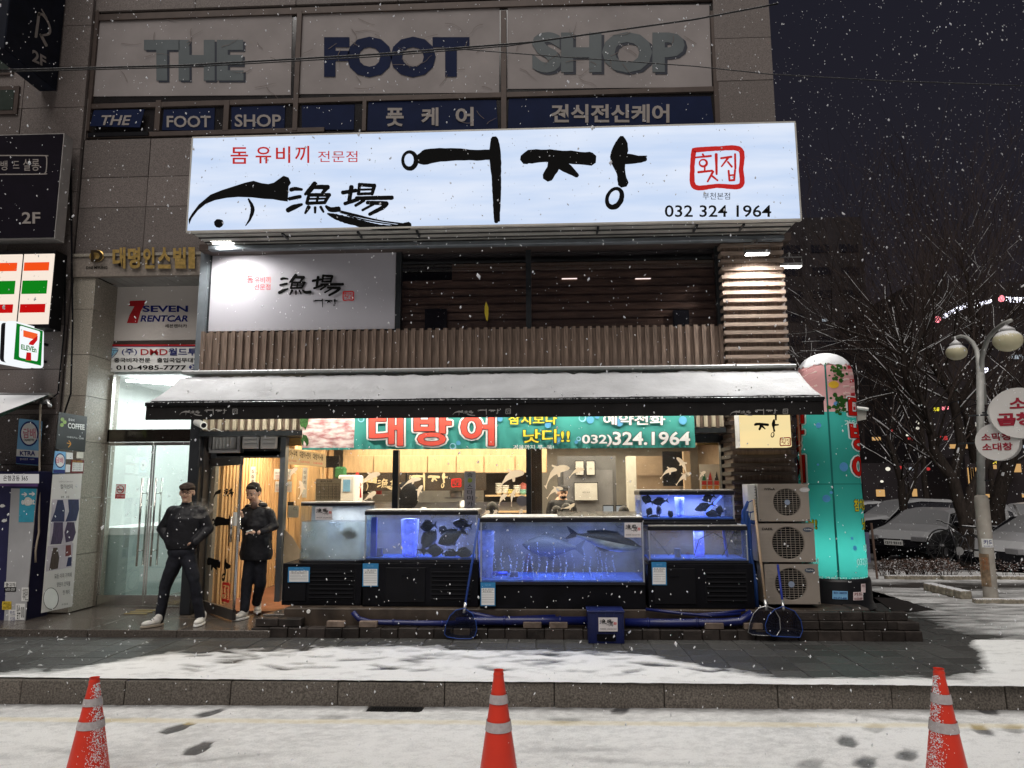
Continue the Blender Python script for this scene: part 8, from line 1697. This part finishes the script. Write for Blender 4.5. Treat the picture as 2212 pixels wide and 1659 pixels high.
def tsign(label, s, px0, px1, y0, y1, Y, m, tilt=0., off=.02):
    t = thing('lit_sign', label, 'sign', at(px0, y0, Y)); c = [at(px0, y1, Y - .1), at(px1, y1 + tilt, Y - .1), at(px1, y0 + tilt, Y - .1), at(px0, y0, Y - .1)]; fn_ = quadfn(*c); text(s, lambda u, v: fn_(u, v, .02), (0, 1, 0, 1), m, t, off)
    mb = MB(); c2 = [q.lerp(sum(c, Vector()) / 4, -.12) + Vector((0, .06, 0)) for q in c]; mb.prism(c2, (0, .05, 0)); mb.build('panel', dkw, t); return t
wl_ = light_mat('white_led_letters', (.85, .85, 1), 5); rl = light_mat('pink_led', (1, .25, .3), 3)
tsign('slanted white roof sign with pink emblem and phone number', '가연결혼정보(주)', 2036, 2090, 678, 692, 46, wl_, -27, .05); tsign('small phone number at the end of the slanted roof sign', '032-222-9000', 2103, 2142, 656, 664, 46, wl_, -10, .05)
tsign('second white roof sign cut by the frame edge', '가연결', 2172, 2212, 640, 652, 51.5, wl_, 3, .03)
for i, (x, y, m_) in enumerate(((2026, 690, rl), (2164, 645, rl))): t = thing('lit_emblem', ('pink round emblem at the start of the slanted roof sign', 'pink emblem before the second roof sign')[i], 'sign', at(x, y, 45.9)); MB().prism([at(*p, 45.9) for p in blob(x, y, 6.5, 12, .1, ry=7)], (0, .05, 0)).build('disc', m_, t)
tsign('small yellow two line sign deep between the branches', '삼겹\n상황', 2016, 2029, 880, 888, 40, light_mat('yellow_led', (1, .85, .05), 1.2), 0, .03); tsign('small pink and white sign right of the yellow one', '노래\n연습', 2034, 2049, 878, 886, 40.5, rl, -2, .02); tsign('small white sign behind the lamp pole at mid height', '행복\n치과', 2115, 2135, 796, 808, 41, wl_, -2, .02); tsign('tiny pale green sign left of the forked trunk', '약국', 1972, 1986, 848, 853, 43, light_mat('mint_led', (.6, 1, .8), .6), 0)
tsign('small round yellow lit shop sign over the glowing strip', '막걸리', 2138, 2152, 990, 1002, 37.2, litw[4], 0, .03); tsign('white illegible sign next to the round lamp between branches', '은행', 2106, 2122, 914, 921, 41, light_mat('cream_led', (1, .95, .8), .9)); 
for i, (x, y, r_, c_, lab) in enumerate(((2075, 925, 4.5, 'cream_led', 'round cream lamp behind the forked tree'), (1926 + 56, 925, 2.5, 'cream_led', 'small cream light low left of the forked trunk'), (2020, 955, 3, 'window_green', 'small green signal light by the tree limb'), (1925, 930, 2.6, 'window_red', 'small red light above the parked cars'), (1945, 1010, 3, 'window_red', 'red neon light behind the slim grey tree'), (1918, 1013, 3.5, 'cream_led', 'white neon light behind the hatchback'), (1968, 1013, 3.2, 'window_cool', 'violet white neon light right of the slim tree'), (2005, 1013, 3, 'window_red', 'red neon light left of the forked trunk foot'), (1985, 912, 4, 'cream_led', 'cream oval light on a far lamp'), (1960, 940, 2, 'cream_led', 'tiny white light in the far branches'), (2050, 1000, 3, 'window_yellow', 'yellow light string between the trunks'), (2070, 1012, 3.5, 'window_yellow', 'yellow neon light left of the glowing window'), (2090, 905, 2.2, 'window_cool', 'tiny cool light above the round lamp'), (1905, 1040, 2.4, 'cream_led', 'white light low behind the column'))):
    p = at(x, y, 38 + i * .3); t = thing('far_light', lab, 'light', p); MB().ell(p, (r_ * .038, .08, r_ * .030), 10, 6).build('globe', MATS[c_], t, smooth=True)
# ---------------- overhead cables
for pts, r_, lab in (([(-20, 152), (400, 141), (800, 118), (1150, 91), (1500, 42), (1680, 8)], .009, 'thick black cable crossing in front of the upper window signs'), ([(-20, 156), (400, 145), (800, 123), (1100, 99), (1300, 70)], .006, 'second black cable running just below the first'), ([(980, 105), (1200, 122), (1500, 143), (1660, 160), (1900, 174), (2230, 186)], .005, 'thin snow beaded cable running down to the right across the sky')):
    t = thing('overhead_cable', lab, 'cable', at(*pts[0], 6.5)); P_ = [at(x, y, 6.5) for x, y in pts]; Q = []
    for i in range(len(P_) - 1):
        for k in range(6): Q.append(P_[i].lerp(P_[i + 1], k / 6))
    MB().tube(Q + [P_[-1]], r_, 6).build('cable', mat('cable_sheath', (.01, .01, .011), .5, snow=.2 if r_ > .006 else .5), t, smooth=True)
# ---------------- traffic cones
cone_m = mat('cone_red', (.62, .035, .015), .42, var=.06, scale=5, spec=.4); band = mat('reflective_band', (.48, .44, .44), .25, var=.12, scale=40, bump=.3, bscale=60, metal=.2)
def cone(label, px, py, Y, side, seed, tilt=0.):
    top = at(px, py, Y); H = top.z; c = Vector((top.x, Y, 0)); t = thing('traffic_cone', label, 'traffic cone', (top.x, Y, 0), 'traffic cones along the road edge'); rt, rb = .027, .135; R_ = lambda z: rb + (rt - rb) * z / H
    zc = [0, H * .2, H * .4, H * .6, H * .8, H * .945]; MB().lathe(c + Vector((0, 0, .03)), [(R_(z), z * (H - .03) / H) for z in zc] + [(.031, H - .045 - .0), (.033, H - .040), (.029, H - .034), (.0285, H - .020), (.031, H - .016), (.026, H - .030 + .0), (.020, H - .032)][:5], 28, cap=False).build('body', cone_m, t, smooth=True)
    MB().lathe(c + Vector((0, 0, H - .035)), [(.030, 0), (.031, .012), (.027, .016), (.026, .034), (.022, .035), (.021, .01)], 24, cap=False).build('cap', cone_m, t, smooth=True)
    MB().box(c.x - .19, c.x + .19, Y - .19, Y + .19, .0, .03).build('base', mat('cone_base', (.45, .03, .012), .5, snow=.6), t, bevel=.02)
    for za, zb_ in ((.765, .835), (.555, .630)): MB().lathe(c, [(R_(H * za) + .0065, H * za), (R_(H * zb_) + .0065, H * zb_)], 28, cap=False).build('reflective_band', band, t, smooth=True)
    rs = random.Random(seed); mb = MB()
    for k in range(1500 if side else 200):
        z = H * rs.random() ** 1.1 * .97; a = (0 if side > 0 else math.pi) + rs.gauss(-.5 * (1 if side > 0 else -1), .33) if side else rs.uniform(0, 6.28)
        if not side and abs(math.sin(a)) > .35: continue
        r_ = R_(z) + .004; s = rs.uniform(.001, .0030); p = c + Vector((math.cos(a) * r_, math.sin(a) * r_, z)); mb.ell(p, (s, s, s * rs.uniform(.8, 1.6)), 5, 3)
    stuff(mb.build('clinging_snow', snowm, t)); return t
cone('orange red cone with snow crusted right side and two reflective bands', 204, 1468, 4.62, 1, 1); cone('clean orange red cone standing before the storefront middle', 1077, 1452, 4.50, 0, 2); cone('orange red cone with heavily snow crusted left side', 2028, 1449, 4.55, -1, 3)
# ================================================================ PEOPLE
def flesh(name, parts, m, par, vox=.009, fold=0., sm_=4):
    """capsules (p, q, r, r') and ellipsoids (c, (rx, ry, rz)[, rot]) fused into one skin"""
    mb = MB()
    for p in parts:
        if isinstance(p, list):
            n = 16; b_ = len(mb.v); mb.v += [tuple(c + Vector((rx * math.cos(6.2832 * i / n), ry * math.sin(6.2832 * i / n), 0))) for c, rx, ry in p for i in range(n)]; k = len(p)
            F_ = [(j * n + i, j * n + (i + 1) % n, (j + 1) * n + (i + 1) % n, (j + 1) * n + i) for j in range(k - 1) for i in range(n)] + [tuple(range(n))[::-1], tuple((k - 1) * n + i for i in range(n))]; mb.f += [tuple(b_ + q for q in f) for f in F_]; mb.mi += [0] * len(F_)
        elif len(p) == 4:
            a, b, r0, r1 = p; mb.tube([a, a.lerp(b, .5), b], [r0, (r0 + r1) / 2, r1], 12); mb.ell(a, (r0, r0, r0), 12, 8); mb.ell(b, (r1, r1, r1), 12, 8)
        else: mb.ell(p[0], p[1], 16, 12, p[2] if len(p) > 2 else None)
    o = mb.build(name, m, par, smooth=True); q = o.modifiers.new('skin', 'REMESH'); q.mode = 'VOXEL'; q.voxel_size = vox; q.use_smooth_shade = True; q = o.modifiers.new('soft', 'SMOOTH'); q.iterations = sm_; q.factor = .6
    if fold: tx = D.textures.new('folds', 'CLOUDS'); tx.noise_scale = .11; q = o.modifiers.new('fold', 'DISPLACE'); q.texture = tx; q.strength = fold; q.mid_level = .5
    return o
coatm = mat('black_down_coat', (.010, .010, .013), .5, var=.3, scale=8, spec=.25, bump=.4, bscale=30); denim = mat('black_denim', (.011, .012, .018), .8, var=.4, scale=20); shoe = mat('white_leather', (.62, .60, .56), .5, var=.06); sole = mat('beige_sole', (.35, .30, .24), .6); lip = mat('lip', (.30, .10, .08), .5)
RX = lambda a, ax: Matrix.Rotation(R(a), 3, ax)
def head(t, c, turn, nod, s=1., open_=False):
    """local head frame: -y is the face"""
    M = RX(turn, 'Z') @ RX(nod, 'X'); H = lambda x, y, z: c + M @ Vector((x, y, z)) * s; e = MB()
    parts = [(H(0, .005, .02), (.076 * s, .094 * s, .090 * s), M), (H(0, -.018, -.048), (.058 * s, .066 * s, .062 * s), M), (H(0, -.096, -.022), (.012 * s, .020 * s, .022 * s), M), (H(0, -.090, -.004), (.009, .014, .02), M), (H(0, -.052, -.095), (.028, .026, .018), M)]
    parts += [(H(sx * .077, .012, -.012), (.012, .020, .030), M) for sx in (-1, 1)] + [(H(sx * .030, -.074, -.030), (.026, .02, .022), M) for sx in (-1, 1)]
    for sx in (-1, 1): e.ell(H(sx * .029, -.083, .004), (.014, .007, .0065), 10, 6, M)
    e.build('eyes', mat('eye_dark', (.03, .02, .02), .3), t, smooth=True); e = MB()
    for sx in (-1, 1): e.ell(H(sx * .030, -.088, .026), (.019, .006, .0035), 8, 5, M)
    e.build('eyebrows', hairm, t); MB().ell(H(0, -.084, -.060), (.024, .006, .006 if not open_ else .009), 10, 6, M).build('mouth', lip, t, smooth=True)
    return M, H, parts
def shoes(t, c, ang, kind=0):
    M = RX(ang, 'Z'); S = lambda x, y, z: c + M @ Vector((x, y, z)); flesh('shoe', [(S(0, .02, .062), (.042, .062, .052), M), (S(0, -.06, .045), (.043, .085, .036), M), (S(0, .05, .08), S(0, .05, .11), .042, .044)], shoe, t, .006, sm_=2)
    mb = MB(); n = 16; mb.prism([S(.048 * math.cos(6.2832 * i / n) * (1.05 if math.sin(6.2832 * i / n) < 0 else .9), -.02 + .135 * math.sin(6.2832 * i / n), .004) for i in range(n)], (0, 0, .024)); mb.build('sole', sole if kind else white, t, bevel=.004)
    for k in range(3): MB().tube([S(-.028, -.02 - .025 * k, .088 - .010 * k), S(0, -.022 - .025 * k, .097 - .010 * k), S(.028, -.02 - .025 * k, .088 - .010 * k)], .004, 5).build('lace', denim if kind else white, t)
def hand(c, d, side=1, s=1.):
    """palm at c with fingers along d, curled; returns parts for the body skin"""
    d = d.normalized(); u = d.cross(Vector((0, 0, 1))).normalized() * side; n = u.cross(d); P_ = [(c, (.035, .030, .022))]
    for k, L in enumerate((.062, .070, .066, .052)): b = c + d * .028 + u * (.026 - .0175 * k); m_ = b + d * L * .5 + n * .006; P_ += [(b, m_, .0095, .009), (m_, m_ + d * L * .25 - n * .022, .009, .0078)]
    b = c + u * .030 - d * .01; P_ += [(b, b + u * .022 + d * .03, .0115, .010), (b + u * .022 + d * .03, b + u * .006 + d * .055, .010, .0085)]; return P_
# the smoker
Y1 = 8.30; Q = lambda x, y, d=0.: at(x, y, Y1 + d)
t = thing('person', 'man in black jacket, cap and glasses, hands in pockets, before the glass doors', 'person', Vector((Q(393, 1200).x, Y1, SLAB)))
M, H, hp = head(t, Q(404, 1063), 14, 3)
body = hp + [(Q(404, 1076, .02), Q(403, 1094, .03), .050, .058), (Q(402, 1125, .02), (.13, .08, .20)), (Q(393, 1190, .02), (.14, .10, .10)), (Q(376, 1108, .02), Q(353, 1142, .05), .036, .032), (Q(353, 1142, .05), Q(370, 1170, -.06), .032, .026), (Q(432, 1108, .02), Q(449, 1141, .05), .036, .032), (Q(449, 1141, .05), Q(424, 1168, -.08), .032, .026),
    (Q(384, 1205), Q(358, 1262, -.02), .07, .05), (Q(358, 1262, -.02), Q(343, 1345, -.04), .05, .035), (Q(404, 1205), Q(419, 1250, -.02), .07, .05), (Q(419, 1250, -.02), Q(433, 1342, .04), .05, .035)]
flesh('body', body + hand(Q(417, 1172, -.075), Vector((-1, .1, -.5)), -1), skin, t, .0065, sm_=2)
flesh('jacket', [[(Q(392, 1186), .170, .125), (Q(394, 1172), .200, .142), (Q(397, 1150), .202, .142), (Q(401, 1120), .202, .140), (Q(403, 1104, .02), .190, .115), (Q(404, 1094, .03), .12, .085)], (Q(378, 1101, .02), Q(430, 1101, .02), .055, .055), (Q(403, 1090, .03), (.070, .068, .055)), (Q(403, 1085, .055), (.062, .045, .04)), (Q(372, 1105, .02), Q(351, 1142, .05), .068, .064), (Q(351, 1142, .05), Q(368, 1174, -.08), .062, .052), (Q(436, 1105, .02), Q(451, 1141, .05), .068, .064), (Q(451, 1141, .05), Q(422, 1171, -.10), .062, .055)], coatm, t, .009, .022)
flesh('trousers', [(Q(393, 1192), (.165, .125, .10)), (Q(382, 1205), Q(358, 1262, -.03), .096, .070), (Q(358, 1262, -.03), Q(344, 1340, -.04), .068, .054), (Q(406, 1205), Q(419, 1250, -.03), .096, .070), (Q(419, 1250, -.03), Q(433, 1337, .04), .068, .054)], denim, t, .010, .016)
shoes(t, Vector((Q(341, 1350, -.06).x - .02, Y1 - .10, SLAB)), -38, 1); shoes(t, Vector((Q(433, 1348, .02).x, Y1 + .02, SLAB)), 4)
capm = mat('plaid_cap', (.045, .030, .024), .8, var=.5, scale=30)
flesh('cap', [(H(0, .012, .052), (.088, .106, .062), M), (H(0, -.03, .062), (.084, .085, .045), M)], capm, t, .007); MB().prism([H(x, y, z) for x, y, z in ((-.07, -.075, .052), (-.05, -.125, .046), (0, -.142, .044), (.05, -.125, .046), (.07, -.075, .052))], (0, 0, .010)).build('brim', capm, t, bevel=.003)
mb = MB()
for sx in (-1, 1): mb.tube([H(sx * .033 + .026 * math.cos(6.2832 * k / 14), -.101, .003 + .018 * math.sin(6.2832 * k / 14)) for k in range(15)], .0028, 5, cap=False).tube([H(sx * .058, -.1, .008), H(sx * .079, -.02, .008)], .0025, 5)
mb.tube([H(-.008, -.103, .006), H(.008, -.103, .006)], .003, 5).build('glasses', mat('dark_red_frame', (.05, .012, .015), .3), t)
MB().ell(H(0, .03, -.005), (.082, .085, .062), 16, 10, M).build('hair', hairm, t, smooth=True)
# the man coming out
Y2 = 8.82; Q = lambda x, y, d=0.: at(x, y, Y2 + d)
t = thing('person', 'smiling man in long black hooded coat stepping out of the shop door and looking down', 'person', Vector((Q(552, 1200).x, Y2, SLAB)))
M, H, hp = head(t, Q(547, 1064, -.03), -10, 24, 1., True)
hc = Q(546, 1150, -.24); h2 = Q(521, 1112, -.16)
body = hp + [(Q(549, 1076, .02), Q(553, 1094, .03), .050, .058), (Q(554, 1130, .02), (.15, .10, .24)), (Q(553, 1190, .02), (.14, .10, .10)), (Q(577, 1110), Q(592, 1136, -.02), .036, .032), (Q(592, 1136, -.02), Q(560, 1150, -.22), .032, .026), (Q(534, 1110), Q(525, 1135, -.05), .036, .032), (Q(524, 1135, -.05), h2, .036, .026),
    (Q(545, 1205), Q(533, 1262, -.06), .07, .05), (Q(533, 1262, -.06), Q(527, 1322, -.12), .05, .035), (Q(561, 1205), Q(561, 1262, .02), .07, .05), (Q(561, 1262, .02), Q(553, 1308, .15), .05, .035)]
flesh('body', body + hand(hc, Vector((-1, -.35, -.1)), 1) + hand(h2 + Vector((-.01, -.02, .03)), Vector((-.5, -.3, 1)), 1), skin, t, .0065, sm_=2)
flesh('coat', [[(Q(553, 1209), .190, .140), (Q(553, 1196), .200, .148), (Q(555, 1165), .185, .140), (Q(555, 1135), .182, .138), (Q(554, 1112, .02), .188, .130), (Q(553, 1101, .02), .16, .105), (Q(553, 1094, .02), .10, .08)], (Q(534, 1104, .02), Q(576, 1104, .02), .058, .058), (Q(580, 1108), Q(593, 1137, -.01), .064, .056), (Q(593, 1137, -.01), Q(566, 1149, -.20), .056, .042), (Q(530, 1108), Q(525, 1135, -.05), .062, .052), (Q(525, 1135, -.05), Q(522, 1120, -.13), .055, .042)], coatm, t, .010, .026)
flesh('hood', [(Q(566, 1092, .05), (.07, .07, .045)), (Q(554, 1088, .10), (.095, .06, .055)), (Q(539, 1094, .03), (.055, .06, .035))], coatm, t, .009, .02); flesh('scarf', [(Q(549, 1092, -.07), (.040, .05, .045))], mat('brown_knit', (.09, .055, .045), .9), t, .008)
flesh('trousers', [(Q(553, 1195), (.15, .12, .10)), (Q(544, 1205), Q(533, 1262, -.06), .090, .070), (Q(533, 1262, -.06), Q(528, 1318, -.12), .068, .055), (Q(562, 1205), Q(562, 1262, .02), .090, .070), (Q(562, 1262, .02), Q(554, 1300, .14), .068, .055)], denim, t, .010, .016)
shoes(t, Vector((Q(526, 1328, -.12).x, Y2 - .16, SLAB)), -22); shoes(t, Vector((Q(562, 1312, .2).x - .03, Y2 + .2, SLAB + .03)), 20)
flesh('hair', [(H(0, .022, .070), (.082, .092, .052), M), (H(0, .052, .01), (.081, .062, .085), M), (H(.012, -.052, .096), (.058, .034, .022), M)] + [(H(sx * .070, .01, .04), (.016, .045, .04), M) for sx in (-1, 1)], hairm, t, .007, .006)
MB().obox(hc + Vector((-.03, -.03, .02)), (.03, 0, .01), (0, .02, 0), (-.002, 0, .006)).build('cigarette_pack', white, t)
# the cook inside
Y3 = 11.0; Q = lambda x, y, d=0.: at(x, y, Y3 + d); t = thing('person', 'cook in black cap and printed black shirt standing behind the fish decals', 'person', Vector((Q(1214, 1100).x, Y3, SLAB)))
M, H, hp = head(t, Q(1215, 1064), 12, 12)
flesh('body', hp + [(Q(1214, 1072, .03), Q(1213, 1083, .03), .05, .055), (Q(1213, 1110, .02), (.15, .10, .28)), (Q(1192, 1088), Q(1185, 1125), .045, .04), (Q(1234, 1088), Q(1241, 1125), .045, .04), (Q(1205, 1150), at(1205, 1150, Y3) + Vector((0, 0, -.75)), .08, .05), (Q(1222, 1150), at(1222, 1150, Y3) + Vector((0, 0, -.75)), .08, .05)], skin, t, .009)
flesh('shirt', [(Q(1213, 1100, .02), (.185, .13, .17)), (Q(1213, 1130, .02), (.18, .13, .20)), (Q(1195, 1088), Q(1232, 1088), .06, .06), (Q(1192, 1089), Q(1187, 1106), .065, .06), (Q(1234, 1089), Q(1239, 1106), .065, .06)], coatm, t, .011, .012)
flesh('cap', [(H(0, .01, .055), (.086, .10, .058), M), (H(0, -.09, .055), (.06, .05, .008), M)], black, t, .008); MB().ell(H(0, -.055, -.05), (.05, .05, .035), 12, 8, M).build('mask', black, t, smooth=True); ptext('DaSLu', 1206, 1226, 1100, 1105, Y3 - .125, white, t, off=.02)
# breath and smoke before the smoker's chest
c = at(432, 1098, 8.08); mb = MB().ell(c, (.16, .07, .12), 14, 10); o = stuff(mb.build('smoke', None, None)); m = D.materials.new('smoke'); m.use_nodes = True; n, l = m.node_tree.nodes, m.node_tree.links; n.clear()
v = n.new('ShaderNodeVolumePrincipled'); v.inputs['Color'].default_value = (.9, .88, .86, 1); oo = n.new('ShaderNodeOutputMaterial'); tx = n.new('ShaderNodeTexNoise'); tx.inputs['Scale'].default_value = 11; tc_ = n.new('ShaderNodeTexCoord'); l.new(tc_.outputs['Object'], tx.inputs['Vector'])
r = n.new('ShaderNodeMapRange'); r.inputs['From Min'].default_value = .50; r.inputs['From Max'].default_value = .68; r.inputs['To Max'].default_value = 4.5; l.new(tx.outputs[0], r.inputs[0]); l.new(r.outputs[0], v.inputs['Density']); l.new(v.outputs[0], oo.inputs['Volume']); o.data.materials.append(m)
# ================================================================ FALLING SNOW
rs = np.random.RandomState(12); N = 52000
P = np.stack([rs.uniform(-11, 15, N), np.where(rs.rand(N) < .6, rs.uniform(1.0, 8.5, N), rs.uniform(8, 19, N)), rs.uniform(.05, 10.5, N)], 1)
bad = ((P[:, 0] < 3.2) & (P[:, 1] > 8.0)) | ((P[:, 1] > 7.85) & (P[:, 0] < 3.9) & (P[:, 2] < 6.3)) | ((P[:, 0] < 3.2) & (P[:, 0] > -4.6) & (P[:, 1] > 7.7) & (P[:, 2] < 2.7))
P = P[~bad]; N = len(P); rad = np.clip(rs.lognormal(-5.75, .42, N), .0018, .0095); rad *= np.clip(P[:, 1] / 4.5, .35, 1.25) * np.where(rs.rand(N) < .03, 2.0, 1)
o8 = np.array([(1, 0, 0), (-1, 0, 0), (0, 1, 0), (0, -1, 0), (0, 0, 1), (0, 0, -1)], float); tl_ = rs.normal(0, .35, (N, 2)); V = P[:, None, :] + o8[None] * rad[:, None, None] * (1, 1, 1.5)
V[:, :, 0] += (V[:, :, 2] - P[:, None, 2]) * tl_[:, 0:1]; V += rs.normal(0, .18, V.shape) * rad[:, None, None]
F = np.array([(0, 2, 4), (2, 1, 4), (1, 3, 4), (3, 0, 4), (2, 0, 5), (1, 2, 5), (3, 1, 5), (0, 3, 5)]); F = (F[None] + 6 * np.arange(N)[:, None, None]).reshape(-1, 3)
me = D.meshes.new('falling_snow'); me.vertices.add(6 * N); me.vertices.foreach_set('co', V.ravel()); me.loops.add(F.size); me.loops.foreach_set('vertex_index', F.ravel()); me.polygons.add(len(F)); me.polygons.foreach_set('loop_start', np.arange(0, F.size, 3)); me.polygons.foreach_set('loop_total', np.full(len(F), 3)); me.update()
m = glass('snowflake', (1, 1, 1), 0, .95, (.93, .94, .96), 300); me.materials.append(m); o = D.objects.new('falling_snow', me); COL.objects.link(o); stuff(o)
